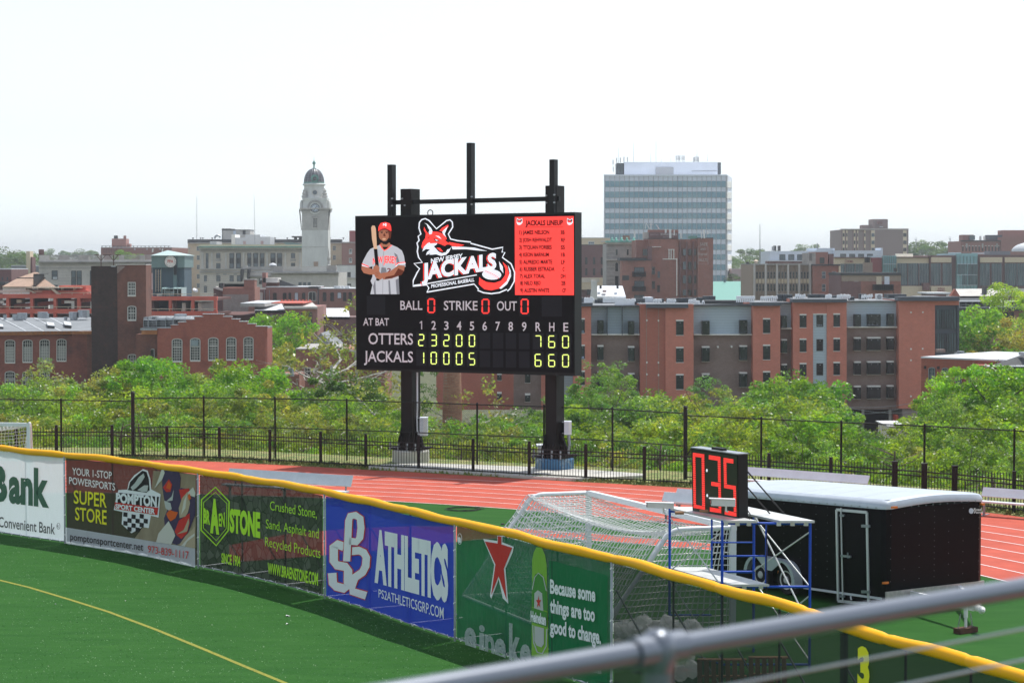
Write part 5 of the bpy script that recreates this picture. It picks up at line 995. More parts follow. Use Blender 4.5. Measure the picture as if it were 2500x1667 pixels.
e0 = [F.q(2000, 802, 1), F.q(2700, 850, 1), F.q(2700, 850, -10), F.q(2060, 800, -10)]; rt = [F.q(2330, 690, -4), F.q(2600, 690, -4)]; mb = MB(); mb.add(e0 + rt, [(0, 1, 5, 4), (1, 2, 5), (2, 3, 4, 5), (3, 0, 4), (3, 2, 1, 0)]); mk(mb, 'roof', M['roof_dark'], B); bx(B, F, 1998, 797, 2700, 806, 'roof_white', 'eave', 1.1, .3); wall(B, F, 2010, 810, 2700, 'brick_gable', 8); bx(B, F, 2300, 660, 2345, 690, 'galv', 'roof_vent', -3, .6)
B, F = building('dark_band_house', 'long low house with dark roof edge behind the green trees', 300, 1735, 2352)
wall(B, F, 1735, 262, 2700, 'brick_far', 10); bx(B, F, 1730, 232, 2700, 244, 'roof_grey', 'roof', .5, 12); bx(B, F, 1730, 244, 2700, 268, 'roof_dark', 'fascia', .6, 1); win(B, F, 2160, 282, 2255, 345, 2, 1, frame='frame_black', fw=7)
B, F = building('old_grey_sheds', 'weathered grey sheds with pitched roof on the right', 310, 1700, 2200)
mb = MB(); A_ = [F.q(1650, 130, 0), F.q(2130, 130, 0), F.q(2170, 58, -8), F.q(1700, 60, -8)]; mb.hexa(A_ + [p - Vector((0,0,.3)) for p in A_]); mk(mb, 'roof', M['limestone'], B); wall(B, F, 1740, 128, 2130, 'limestone', 10); bx(B, F, 1948, 40, 1976, 110, 'roof_dark', 'flue', -3, 1.5); bx(B, F, 1740, 180, 2100, 232, 'limestone_dark', 'front_shed', 4, 3); pg(B, F, [(1650, 130), (1695, 60), (1740, 130)], 'brick_gable', 'gable', .3, 1)
for y in (180, 210): bx(B, F, 1735, y, 2700, y+4, 'alu_dark', 'rail', 9, .1)
for x in range(1735, 2500, 60): bx(B, F, x, 180, x+4, 236, 'alu_dark', 'rail_post', 9.1, .1)
for x in (2128, 2172):
    Fq = flat(298); mb = MB(); mb.fb(Fq, x, 190, x+42, 236, 0, 2); tag(mk(mb, 'roof_unit', M['white_soft'], loc=Fq.q(x, 236)), 'white rooftop unit on the dark edged roof, %s of two' % ('left' if x < 2150 else 'right'), 'roof unit')

# ---- glass office tower (turned a little so that its right side shows)
fr('R1')
uR = PX(1470, 0)[0]; uL = PX(290, 0)[0]
def gp(u, Y): r = ray(u, 645); return (r.x/r.y*Y, Y)
FT = Face(gp(uL, 712), gp(uR, 700)); FS = Face(gp(uR, 700), gp(PX(1518, 0)[0], 730))
cc = FT.q(900, 1320); B = thing('office_tower', 'tall glass office tower with white bands and antennas on the skyline', 'office tower', (cc.x, cc.y, -13))
a, b_, e = FT.q(292, 312), FT.q(1470, 300), FS.q(1518, 332); z0 = -13; bk = a + (e - b_)
top = [a, b_, Vector((e.x, e.y, b_.z)), Vector((bk.x, bk.y, a.z))]; mb = MB(); mb.hexa([Vector((p.x, p.y, z0)) for p in top] + top); mk(mb, 'core', M['tower_panel'], B)
rowsy = [(362, 418), (464, 520), (566, 622), (668, 720), (766, 822), (866, 918), (966, 1018), (1064, 1112), (1160, 1212), (1262, 1318)]
ncol = 25
for y0, y1 in rowsy:
    for k in range(ncol):
        x0 = 302 + (1460-302)*k/ncol; x1 = 302 + (1460-302)*(k+1)/ncol
        if y0 > 900 and x1 < 1340 and not (y0 < 960 and x1 < 600): continue
        bx(B, FT, x0+2, y0, x1-2, y1, 'tower_glass', 'window', .15, .1)
    bx(B, FS, 1474, y0+4, 1514, y1+6, 'trim_cream', 'side_window', .15, .1)
for k in range(ncol+1):
    x = 302 + (1460-302)*k/ncol; mb = MB(); p = FT.q(x, 312, .35); mb.box(p.x-.07, p.x+.07, p.y-.1, p.y+.3, z0, p.z); mk(mb, 'mullion', M['alu_dark' if k in (5, 10, 15) else 'tower_side'], B)
for y0, y1 in rowsy:
    for yy in (y0-2, y1): bx(B, FT, 295, yy, 1468, yy+2.2, 'tower_side', 'sill_line', .2, .1)
    bx(B, FS, 1472, y1+6, 1517, y1+12, 'alu_dark', 'sill_line', .2, .1)
bx(B, FT, 290, 300, 1471, 314, 'tower_panel', 'parapet', .5, 1); bx(B, FT, 1462, 306, 1472, 1330, 'tower_side', 'corner_strip', .4, .5)
FP = flat(716); bx(B, FP, 486, 180, 1380, 306, 'tower_panel', 'plant_house', 0, 14); bx(B, FP, 412, 190, 486, 306, 'cornice_grey', 'open_frame', -1, 8); bx(B, FP, 1378, 184, 1412, 296, 'cornice_grey', 'open_frame', -2, 12); bx(B, FP, 788, 230, 958, 300, 'tower_side', 'louvre', .3, .2); bx(B, FP, 1130, 264, 1375, 268, 'alu_dark', 'seam', .2, .2)
for x in (425, 455): bx(B, FP, x, 200, x+14, 300, 'glass_blue', 'frame_gap', -.8, .2)
for y in (210, 236, 262): bx(B, FP, 412, y, 486, y+4, 'frame_black', 'frame_bar', -.6, .2)
for x, y0, y1 in ((430, 45, 190), (575, 0, 180), (790, -15, 180), (1182, 60, 150), (740, 100, 180), (1283, 105, 175), (932, 140, 180), (840, 155, 180)):
    mb = MB(); A_ = FP.q(x, y1, -3); T_ = FP.q(x, y0, -3); mb.tube([A_, T_], .07, 5, r1=.04); tag(mk(mb, 'whip_antenna', M['alu_dark'], loc=A_), 'thin whip antenna on the glass tower roof', 'antenna', 'whip antennas on the office tower')
for x, y0 in [(412, 142), (448, 138), (482, 132), (516, 135), (982, 120), (1000, 118), (1015, 119), (1038, 122), (1056, 120), (1148, 135), (1162, 128), (1180, 128), (1194, 130), (378, 160), (380, 225)]:
    mb = MB(); mb.fb(FP, x-5, y0, x+5, y0+44, -2, .5); mb.fb(FP, x-1, y0+30, x+1, y0+62, -2.2, .2); tag(mk(mb, 'panel_antenna', M['white_soft'], loc=FP.q(x, y0+50, -2)), 'white panel antenna on the glass tower roof', 'antenna', 'panel antennas on the office tower')

# ---- brick blocks below the tower
B, F = building('cream_house', 'cream painted house behind the maroon block', 540, 75, 345); wall(B, F, 40, 907, 350, 'tan_wall', 12, roof='roof_white'); win(B, F, 142, 940, 200, 968, 3, 1, frame='roof_white', glass='glass_blue', fw=5); bx(B, F, 262, 933, 350, 945, 'limestone', 'ledge', .4, .5)
B, F = building('maroon_block', 'dark maroon brick block right of the scoreboard', 480, 75, 320); wall(B, F, 0, 975, 322, 'brick_maroon', 20, roof='roof_dark')
for y in (1090, 1195):
    for x in (112, 187, 262): win1(B, F, x, y, x+22, y+68, 'glass_dark')
bx(B, F, 60, 1285, 325, 1400, 'tan_wall', 'lower_front', 1.5, 4); bx(B, F, 80, 1290, 250, 1330, 'sandstone', 'arcade', 1.8, .3); bx(B, F, 130, 1398, 170, 1450, 'glass_dark', 'window', 2, .1)
B, F = building('green_cornice_house', 'stone house with bright green ornamental cornice', 452, 315, 605)
wall(B, F, 315, 962, 610, 'limestone_dark', 18, roof='roof_dark'); bx(B, F, 312, 932, 600, 948, 'verd_bright', 'cornice', 1.2, 3); bx(B, F, 318, 948, 604, 966, 'limestone', 'cornice_bed', .8, 2); bx(B, F, 315, 1108, 440, 1120, 'limestone', 'ledge', 1, 1.5)
for x in (370, 408, 462, 512, 578): mb = MB(); c = F.q(x, 934, 0); mb.lathe(c, [(.32, 0), (.4, .2), (.22, .4), (.27, .6), (.05, .8)], 8); mk(mb, 'crest', M['verd_bright'], B, smooth=True)
for x in (400, 505): win(B, F, x, 1010, x+28, 1075, 1, 1, frame='limestone', glass='glass_dark', fw=4)
win(B, F, 398, 1140, 430, 1230, 1, 1, frame='limestone', glass='glass_dark', arch=14, fw=4); bx(B, F, 398, 1270, 432, 1400, 'glass_dark', 'window', .1, .1); bx(B, F, 470, 885, 532, 925, 'brick_old', 'chimney', -6, 3)
for y in range(1000, 1360, 36): bx(B, F, 320, y, 395, y+4, 'limestone', 'joint', .07, .1)
B, F = building('warehouse_block', 'old red brick warehouse with faded white painted wall lettering', 430, 465, 1338)
wall(B, F, 600, 925, 725, 'brick_old', 16, proud=-3, name='rear_wall'); wall(B, F, 720, 915, 1005, 'brick_old', 18, roof='roof_dark'); wall(B, F, 1005, 920, 1190, 'brick_old', 14, proud=-.6, name='bay_wall'); wall(B, F, 1190, 910, 1338, 'brick_old', 18, name='side_wall', roof='roof_dark')
wall(B, F, 465, 1122, 748, 'brick_old', 8, proud=5, name='front_wing', roof='roof_dark'); wall(B, F, 715, 985, 750, 'brick_maroon', 2, proud=1, name='dark_strip')
bx(B, F, 724, 828, 1003, 850, 'brick_old', 'penthouse', -3, 8); bx(B, F, 724, 850, 826, 915, 'brick_maroon', 'sign_wall', -2.8, 8); bx(B, F, 826, 850, 1003, 915, 'brick_maroon', 'sign_wall', -2.7, 8); WH = (B, F)
for x in (1015, 1078, 1140): bx(B, F, x, 940, x+14, 1480, 'brick_maroon', 'pier', .1, .4)
for y0, y1 in ((1010, 1072), (1132, 1208), (1264, 1340), (1400, 1455)):
    for x0, x1 in ((1048, 1078), (1101, 1128), (1150, 1174)): win1(B, F, x0, y0, x1, y1, 'glass_dark' if x0 != 1048 else 'glass_blue')
for r_ in ((750, 1183, 780, 1255), (805, 1225, 828, 1288), (752, 1320, 780, 1392), (802, 1358, 828, 1424), (663, 1012, 708, 1075)): win1(B, F, *r_, 'glass_blue' if r_[0] == 805 else 'glass_dark')
for y in (1185, 1315, 1450): win(B, F, 582, y, 678, y+66, 4, 2, frame='frame_black', glass='glass_blue', fw=5, proud=5.1)
for y in (1252, 1390):
    mb = MB(); mb.fb(F, 565, y+18, 695, y+24, 6.4, 1.3)
    for x in range(568, 695, 12): mb.fb(F, x, y-22, x+3, y+18, 6.4, .1)
    mb.fb(F, 565, y-24, 695, y-20, 6.42, .12); mk(mb, 'fire_escape', M['frame_black'], B)
mb = MB(); mb.bar(F.q(590, 1372, 6), F.q(660, 1275, 6), .12, .1); mk(mb, 'escape_stair', M['frame_black'], B)
bx(B, F, 468, 1265, 532, 1310, 'roof_dark', 'patch', 5.1, .1); bx(B, F, 445, 1095, 700, 1122, 'roof_dark', 'flat_roof_edge', 5.5, 6)
for x in (985, ): bx(B, F, x, 1100, x+9, 1460, 'trim_cream', 'drain_pipe', .4, .4)
bx(B, F, 855, 1104, 985, 1112, 'trim_cream', 'drain_pipe', .4, .4); bx(B, F, 905, 1013, 968, 1019, 'trim_cream', 'frame', .5, .3)
for x in (912, 932, 958): bx(B, F, x, 1018, x+7, 1104, 'trim_cream', 'frame_leg', .5, .3)
bx(B, F, 752, 988, 840, 994, 'trim_cream', 'drain_pipe', .4, .4)
for x, y0, y1, w_ in ((885, 820, 858, 14), (928, 822, 908, 18), (966, 832, 880, 8), (1030, 858, 912, 12), (1228, 845, 912, 8), (1253, 825, 910, 14), (1288, 842, 872, 8), (588, 838, 902, 14)):
    mb = MB(); mb.fb(F, x-w_/2, y0, x+w_/2, y1, .5, .5); tag(mk(mb, 'panel_antenna', M['white_soft'], loc=F.q(x, y1)), 'white panel antenna on the old brick warehouse', 'antenna', 'panel antennas on the warehouse')
mb = MB(); mb.bar(F.q(692, 758, -5), F.q(730, 822, -5), .12); mb.bar(F.q(742, 750, -5), F.q(742, 824, -5), .14); mb.bar(F.q(790, 778, -5), F.q(822, 820, -5), .12); mb.bar(F.q(688, 770, -5), F.q(688, 820, -5), .1); mb.bar(F.q(725, 778, -5), F.q(760, 778, -5), .1); tag(mk(mb, 'antenna_frame', M['white_soft'], loc=F.q(740, 825, -5)), 'white angled antenna frame on the warehouse penthouse', 'antenna frame')
mb = MB(); mb.fb(F, 662, 852, 722, 915, -6, 4); tag(mk(mb, 'roof_tank', M['limestone'], loc=F.q(690, 915, -6)), 'grey boxy tank left of the sign penthouse', 'tank')
bx(B, F, 1095, 888, 1175, 914, 'verdigris', 'roof_equipment', -4, 2)
B, F = building('white_gable_house', 'small house with glaring white metal roof and white chimney', 330, 155, 500)
mb = MB(); A_ = [F.q(210, 1465, 1), F.q(400, 1468, 1), F.q(400, 1362, -6), F.q(230, 1362, -6)]; mb.hexa(A_ + [p - Vector((0,0,.3)) for p in A_]); mk(mb, 'roof', M['roof_white'], B); mb = MB(); A_ = [F.q(400, 1468, 1), F.q(502, 1470, 1), F.q(470, 1364, -6), F.q(400, 1362, -6)]; mb.hexa(A_ + [p - Vector((0,0,.3)) for p in A_]); mk(mb, 'roof', M['alu'], B)
wall(B, F, 215, 1472, 500, 'roof_dark', 8); pg(B, F, [(150, 1600), (178, 1390), (174, 1312), (226, 1315), (226, 1400), (232, 1600)], 'tower_stone', 'chimney', 1.5, 1.5)
for x in (258, 420): bx(B, F, x-9, 1360, x+9, 1390, 'roof_dark', 'roof_vent', -2, .8)
bx(B, F, 282, 1405, 315, 1425, 'pinkish', 'roof_hatch', .2, 1)
B, F = building('mint_roof_hall', 'large hall with plain mint green roof', 600, 1338, 1715)
mb = MB(); A_ = [F.q(1300, 1560, 0), F.q(1900, 1560, 0), F.q(1900, 1318, -50), F.q(1300, 1322, -50)]; mb.hexa(A_ + [p - Vector((0,0,.4)) for p in A_]); mk(mb, 'roof', M['mint_roof'], B)
mb = MB(); c = F.q(1448, 1330, -46); mb.tube([c, c + Vector((0,0,.8))], .4, 8); mk(mb, 'roof_vent', M['teal_dark'], B)
B, F = building('pink_wall_house', 'long pinkish building behind the mint roof', 700, 1520, 1715); wall(B, F, 1515, 1203, 1725, 'pinkish', 20, roof='limestone_dark'); bx(B, F, 1655, 1135, 1682, 1203, 'pinkish', 'chimney', -3, 3)
root = thing('flag', 'striped national flag hanging from a pole over the mint roof', 'flag', tuple(F.q(1660, 1320, 30))); Fg = flat(660)
mb = MB(); mb.tube([Fg.q(1663, 1330), Fg.q(1663, 1220)], .18, 6); mk(mb, 'pole', M['alu'], root)
for k in range(7): pg(root, Fg, [(1638+k*3, 1245+k*2), (1641+k*3, 1243+k*2), (1643+k*3, 1312), (1640+k*3-2, 1310)], 'flag_red' if k % 2 == 0 else 'roof_white', 'stripe', .1, .05)
pg(root, Fg, [(1648, 1228), (1662, 1224), (1662, 1262), (1646, 1268)], 'flag_blue', 'canton', .3, .1)

# ---- tan pilaster block and neighbours
fr('R2')
B, F = building('pilaster_block', 'tan office block with pale vertical ribs and paired windows', 385, 275, 735)
wall(B, F, 275, 458, 736, 'brick_tan', 20, roof='roof_grey'); bx(B, F, 272, 452, 738, 462, 'limestone_dark', 'cornice', .5, 1)
for i, x in enumerate((282, 368, 455, 540, 625, 708)): bx(B, F, x, 452, x+14, 780, 'limestone', 'rib', .6, .6)
for k in range(5):
    x = 296 + 85.5*k
    for j, xx in enumerate((x+2, x+25, x+49)):
        for y0, y1 in ((512, 565), (606, 662)): win(B, F, xx+2, y0, xx+18, y1, 1, 2, frame='limestone_dark', glass='glass_dark', fw=2.5)
        bx(B, F, xx-3, 470, xx, 780, 'brick_tan', 'fin', .3, .3)
    bx(B, F, x, 568, x+70, 600, 'tan_wall', 'spandrel', .1, .1)
mb = MB(); c = F.q(300, 450, -4); mb.lathe(c, [(.3, 0), (.3, .3), (.5, .5), (.3, .65), (.05, .75)], 8); tag(mk(mb, 'roof_ornament', M['pipe_cream'], loc=c, smooth=True), 'cream roof ornament at the left end of the ribbed block', 'roof ornament')
a = atY(*PX(331, 460), 395); t = atY(*PX(330, 148), 395); mb = MB(); mb.tube([a, t], .11, 6, r1=.05); tag(mk(mb, 'roof_pole', M['alu_dark'], loc=a), 'tall thin pole on the tan ribbed block', 'pole')
B, F = building('brick_end_house', 'red brick house end with four grey windows', 383, 735, 945)
wall(B, F, 737, 465, 945, 'brick_old', 16); bx(B, F, 735, 455, 948, 466, 'roof_dark', 'cornice', .3, 16); bx(B, F, 935, 468, 948, 780, 'tan_wall', 'corner_pipe', .3, .3)
for x in (804, 882):
    for y in (510, 608): win(B, F, x, y, x+30, y+56, 1, 1, frame='limestone_dark', glass='glass_blue', sash=.5, fw=3)
B, F = building('roof_tower_house', 'narrow dark brick stair house rising above the ribbed block', 410, 705, 895)
wall(B, F, 707, 368, 757, 'limestone_dark', 10, name='grey_wall'); wall(B, F, 757, 362, 852, 'brick_far', 10); wall(B, F, 860, 376, 895, 'brick_maroon', 6, name='annex'); win1(B, F, 788, 404, 824, 450, 'glass_dark')
for x in (712, 722): bx(B, F, x, 372, x+3, 430, 'frame_black', 'louvre', .1, .1)
B, F = building('rear_building', 'brown brick rear building with balcony and pale doors', 362, 950, 1410)
wall(B, F, 952, 538, 1105, 'brick_maroon', 14, name='dark_wall'); wall(B, F, 1105, 538, 1410, 'brick_old', 14); bx(B, F, 950, 520, 1412, 540, 'roof_dark', 'parapet', .3, 14); bx(B, F, 955, 540, 1410, 585, 'brick_tan', 'upper_band', .08, .1)
win(B, F, 970, 550, 1004, 586, 1, 1, frame='roof_white', glass='glass_blue', fw=5); win(B, F, 1050, 548, 1086, 588, 2, 1, frame='limestone', glass='glass_dark', fw=3)
bx(B, F, 1222, 548, 1262, 618, 'tan_wall', 'door', .15, .1); bx(B, F, 1284, 548, 1322, 646, 'alu', 'door', .15, .1); mb = MB(); mb.fb(F, 1212, 650, 1360, 655, 2.5, 2.4); mb.fb(F, 1212, 610, 1360, 613, 2.5, .1)
for x in range(1212, 1360, 14): mb.fb(F, x, 612, x+2, 652, 2.5, .1)
mk(mb, 'balcony', M['frame_black'], B); mb = MB(); mb.bar(F.q(1345, 655, 2), F.q(1365, 700, 2), .2, .1); mk(mb, 'stair', M['frame_black'], B); bx(B, F, 1125, 442, 1193, 522, 'brick_tan', 'roof_box', -4, 5)
B, F = building('white_modern_block', 'long white modern block with square windows on the rise', 520, 410, 1270)
wall(B, F, 410, 355, 768, 'modern_white', 20); wall(B, F, 765, 332, 902, 'modern_white', 18, proud=-2, name='raised_wall'); wall(B, F, 900, 350, 1270, 'modern_white', 20); bx(B, F, 1258, 330, 1271, 405, 'modern_white', 'fin', .5, 8); bx(B, F, 392, 432, 760, 450, 'brick_maroon', 'lower_band', 1.5, 4); bx(B, F, 395, 426, 760, 433, 'roof_white', 'ledge', 1.8, 4)
for x in (480, 548, 615, 682, 945, 1014, 1082, 1150): win(B, F, x, 380 if x < 800 else 376, x+45, 424 if x < 800 else 404, 2, 1, frame='frame_black', glass='glass_blue', fw=3)
for x in (434, 468): bx(B, F, x-3, 314, x+3, 354, 'frame_black', 'mast', -5, .5)
bx(B, F, 420, 320, 440, 352, 'alu_dark', 'roof_unit', -5, 1)
B, F = building('brown_tower_block', 'brown slab tower block with beige window strips on the skyline', 800, 957, 1467)
wall(B, F, 958, 190, 1212, 'brick_far_brown', 30); wall(B, F, 1210, 182, 1468, 'brick_far_brown', 30, proud=1, name='front_wall'); bx(B, F, 1113, 155, 1190, 190, 'brick_far_brown', 'roof_house', -6, 12); bx(B, F, 1198, 110, 1310, 182, 'brick_far_brown', 'roof_house', -3, 14); bx(B, F, 1224, 126, 1258, 150, 'brick_maroon', 'recess', -2.8, .2); bx(B, F, 1242, 168, 1264, 173, 'roof_white', 'louvre', -2.8, .2)
for x0, x1, k in ((963, 980, 0), (990, 1002, 0), (1048, 1062, 0), (1074, 1084, 0), (1127, 1140, 0), (1183, 1210, 1), (1426, 1454, 1)):
    bx(B, F, x0, 196, x1, 420, 'tan_wall', 'window_strip', 1.05 if k else .15, .1)
    for y in (218, 275, 330): bx(B, F, x0+2, y, x1-2, y+27, 'glass_dark' if x0 != 1183 else 'glass_blue', 'window', 1.2 if k else .3, .1)
    if not k: bx(B, F, x0-8, 192, x0, 420, 'brick_maroon', 'recess', .1, .1)
bx(B, F, 955, 184, 1470, 190, 'limestone', 'roof_edge', 1.2, 2)
def lamp(x, y0, y1, Y, lab):
    a = atY(*PX(x, y1), Y); t = atY(*PX(x, y0+10), Y); r_ = thing('light_mast', lab, 'light mast', tuple(a)); mb = MB(); mb.tube([a, t], .2, 6); mk(mb, 'mast', M['alu_dark'], r_); Fq = flat(Y); mb = MB(); mb.fb(Fq, x-9, y0, x+9, y0+4, 0, 1); mb.fb(Fq, x-8, y0+10, x+8, y0+14, 0, 1); mk(mb, 'lamp_head', M['alu'], r_)
lamp(1525, 255, 330, 950, 'short stadium light mast above the right hand trees'); lamp(1786, 246, 390, 950, 'taller stadium light mast right of the big round tree')
for x, y0, y1 in ((771, 295, 335), (1607, 380, 405)): a = atY(*PX(x, y1), 560); mb = MB(); mb.tube([a, atY(*PX(x, y0), 560)], .15, 5); tag(mk(mb, 'whip_antenna', M['alu_dark'], loc=a), 'thin antenna on the %s' % ('white modern block' if x < 800 else 'glass mall roof'), 'antenna')
B, F = building('glass_mall', 'long low mall with maroon frames, beige panels and teal glass bays', 470, 900, 2352)
wall(B, F, 900, 406, 1182, 'tan_wall', 25, roof='roof_white'); wall(B, F, 1182, 405, 1270, 'cinema_red', 25, proud=.5, name='red_wall'); wall(B, F, 1270, 390, 1376, 'teal_glass', 20, proud=1.2, name='glass_bay'); wall(B, F, 1376, 405, 1628, 'tan_wall', 25, name='wall'); wall(B, F, 1628, 388, 1836, 'mullion', 25, proud=.6, name='framed_wall'); wall(B, F, 1836, 372, 1998, 'teal_glass', 22, proud=1.4, name='glass_bay'); wall(B, F, 1998, 384, 2900, 'mullion', 25, proud=.6, name='framed_wall')
MALL = (B, F)
for r_ in ((902, 400, 1182, 408), (1376, 398, 1640, 406)): bx(B, F, *r_, 'mullion', 'cornice', .6, 2)
for x0, x1 in ((1642, 1796), (2016, 2186), (2206, 2700)): bx(B, F, x0, 402, x1, 442, 'tan_wall', 'fascia_panel', .9, .2)
def strip(x0, x1, y0, y1, n, p):
    w_ = bx(B, F, x0, y0, x1, y1, 'dark_glass_far', 'window', p, .1)
    for k in range(n+1): x = x0+(x1-x0)*k/n; bx(w_, F, x-1, y0, x+1, y1, 'alu_dark', 'mullion', p+.15, .1)
for x0, x1 in ((950, 978), (985, 1055), (1062, 1124)): strip(x0, x1, 452, 525, 5 if x1-x0 > 40 else 2, .2)
for x0, x1 in ((1384, 1458), (1467, 1542), (1552, 1624)): strip(x0, x1, 448, 615, 6, .2)
for x0, x1 in ((1642, 1712), (1732, 1798), (2018, 2088), (2108, 2180), (2208, 2296), (2304, 2400)): strip(x0, x1, 450, 620, 6, .8)
for x in (1460, 1545, 1625, 980, 1057): bx(B, F, x, 450, x+5, 620, 'mullion', 'frame', .6, .4)
bx(B, F, 1376, 615, 1836, 622, 'mullion', 'frame', 1, .5); bx(B, F, 1415, 622, 1800, 720, 'tan_wall', 'base_wall', 1.5, 2); bx(B, F, 1640, 630, 1795, 672, 'tan_wall', 'sign_board', 2.5, .5); bx(B, F, 1583, 598, 1630, 655, 'brick_maroon', 'stub_wall', 3, 2)
for x0, x1 in ((1272, 1374), (1838, 1996)):
    for k in range(7): x = x0 + (x1-x0)*k/6; bx(B, F, x-1, 392, x+1, 640, 'teal_mid', 'mullion', 1.7, .1)
    for y in (452, 535, 615): bx(B, F, x0, y, x1, y+3, 'alu', 'transom', 1.75, .1)
for r_ in ((1845, 455, 1915, 530), (1878, 538, 1918, 614), (1925, 455, 1992, 614)): bx(B, F, *r_, 'dark_glass_far', 'pane', 1.6, .1)
bx(B, F, 1373, 375, 1502, 402, 'trim_cream', 'roof_house', -5, 6); bx(B, F, 1998, 640, 2700, 700, 'trim_cream', 'base_wall', 1, 2); bx(B, F, 2000, 622, 2700, 640, 'mullion', 'base_band', 1.2, .5)
for x in (1840, 2020): mb = MB(); Fq = flat(480); mb.fb(Fq, x-40, 366, x+30, 378, 0, 4); tag(mk(mb, 'roof_unit', M['roof_white'], loc=Fq.q(x, 378)), 'low white unit on the mall roof, %s of the glass bay' % ('left' if x < 1900 else 'right'), 'roof unit')
Fq = flat(480); mb = MB(); mb.fb(Fq, 2088, 355, 2248, 384, 0, 6); tag(mk(mb, 'roof_plant', M['ac_grey'], loc=Fq.q(2150, 384)), 'long grey plant box on the mall roof', 'roof unit')
for x, lab in ((1368, 'small black framed cube over the brown rear building'),):
    Fq = flat(364); mb = MB(); mb.fb(Fq, 1360, 484, 1376, 488, 0, 1); mb.fb(Fq, 1360, 510, 1376, 514, 0, 1); mb.fb(Fq, 1360, 484, 1364, 514, 0, 1); mb.fb(Fq, 1373, 484, 1377, 514, 0, 1); tag(mk(mb, 'roof_frame', M['frame_black'], loc=Fq.q(1368, 514)), lab, 'frame')
mb = MB(); Fq = flat(468); 
for x in (1142, 1154, 1168): mb.fb(Fq, x, 402, x+4, 442, 1.4, .6)
mb.fb(Fq, 1140, 410, 1176, 413, 1.5, .4); tag(mk(mb, 'pipe_frame', M['frame_black'], loc=Fq.q(1155, 442)), 'black pipe frame between cinema lettering and red wall', 'frame')
B, F = building('red_institution', 'far red brick block with rows of arched windows at the right edge', 650, 1873, 2352)
wall(B, F, 1873, 278, 2178, 'brick_far', 20); wall(B, F, 2178, 248, 2900, 'brick_far', 22, name='wall', proud=1); bx(B, F, 2190, 195, 2700, 250, 'brick_far', 'upper_block', -3, 10); bx(B, F, 1880, 230, 1967, 280, 'brick_far', 'upper_block', -3, 8); bx(B, F, 2063, 232, 2188, 270, 'cornice_grey', 'plant_house', -4, 6); bx(B, F, 1873, 272, 2178, 280, 'roof_dark', 'cornice', .6, 1); bx(B, F, 1928, 235, 1965, 270, 'glass_blue', 'roof_plant', -2.5, .3)
for k in range(12): x = 1880 + 25*k; bx(B, F, x, 318, x+9, 356, 'glass_dark', 'window', .1, .1); bx(B, F, x-2, 312, x+11, 318, 'limestone', 'lintel', .2, .2)
for x in (1908, 2030, 2140): bx(B, F, x, 296, x+12, 330, 'limestone_dark', 'ornament', .3, .3)
for x in (2010, 2040): bx(B, F, x, 240, x+8, 272, 'white_soft', 'antenna', -2, .5)
mb = MB(); Fq = flat(560); c = Fq.q(2400, 358, -12); k = (Fq.q(1, 0)-Fq.q(0, 0)).length
mb.lathe(c, [(145*k*math.cos(t), 72*k*math.sin(t)) for t in np.linspace(0, 1.5, 8)], 24); tag(mk(mb, 'white_dome', M['roof_white'], loc=c, smooth=True), 'white domed roof at the right edge of the skyline', 'dome')
root = thing('small_sheds', 'low house with white roof edge before the mall', 'building', tuple(flat(330).q(1700, 700))); Fq = flat(330); mb = MB(); mb.fb(Fq, 1610, 672, 1800, 684, 0, 8); mk(mb, 'roof', M['roof_white'], root); mb = MB(); mb.fb(Fq, 1630, 684, 1810, 800, -.3, 7); mk(mb, 'wall', M['brick_maroon'], root)
# ------------------------------------------------------------------ lettering
_fc = {}
def glyphs(s, bold):
    k = (s, bold)
    if k in _fc: return _fc[k]
    cu = bpy.data.curves.new('lettering', 'FONT'); cu.body = s; cu.fill_mode = 'FRONT'; cu.resolution_u = 3; cu.offset = bold
    ob = bpy.data.objects.new('lettering', cu); C.objects.link(ob); bpy.context.view_layer.update()
    me = bpy.data.meshes.new_from_object(ob.evaluated_get(bpy.context.evaluated_depsgraph_get()))
    V = [(v.co.x, v.co.y) for v in me.vertices]; Fs = [tuple(p.vertices) for p in me.polygons]
    bpy.data.objects.remove(ob); bpy.data.curves.remove(cu); bpy.data.meshes.remove(me); _fc[k] = (V, Fs); return _fc[k]
CAPH = None
def text(B, F, s, x0, y0, x1, y1, h0, h1, m, off=.03, bold=0.0, up=(0, -1), name='lettering', skew=0.0, curve=0.0):
    """s fitted between two baseline points with cap heights h0 and h1"""
    global CAPH
    if CAPH is None: CAPH = max(v[1] for v in glyphs('H', 0)[0])
    V, Fs = glyphs(s, bold); a = min(v[0] for v in V); b = max(v[0] for v in V); vs = []
    for x, y in V:
        t = (x-a)/(b-a); h = h0+(h1-h0)*t; q = y/CAPH
        X = x0+(x1-x0)*t + up[0]*q*h + skew*q*h; Y = y0+(y1-y0)*t + up[1]*q*h - curve*4*t*(1-t)*h
        vs.append(F.q(X, Y, off))
    mb = MB(); mb.add(vs, Fs); return mk(mb, name, M[m], B)
def shape(B, F, pts, m, off, name):
    mb = MB(); mb.poly([F.q(x, y, off) for x, y in pts]); return mk(mb, name, M[m], B)
def ell(cx, cy, rx, ry, n=20, rot=0):
    c, s = math.cos(rot), math.sin(rot); return [(cx + rx*math.cos(t)*c - ry*math.sin(t)*s, cy + rx*math.cos(t)*s + ry*math.sin(t)*c) for t in np.linspace(0, 2*math.pi, n+1)[:-1]]
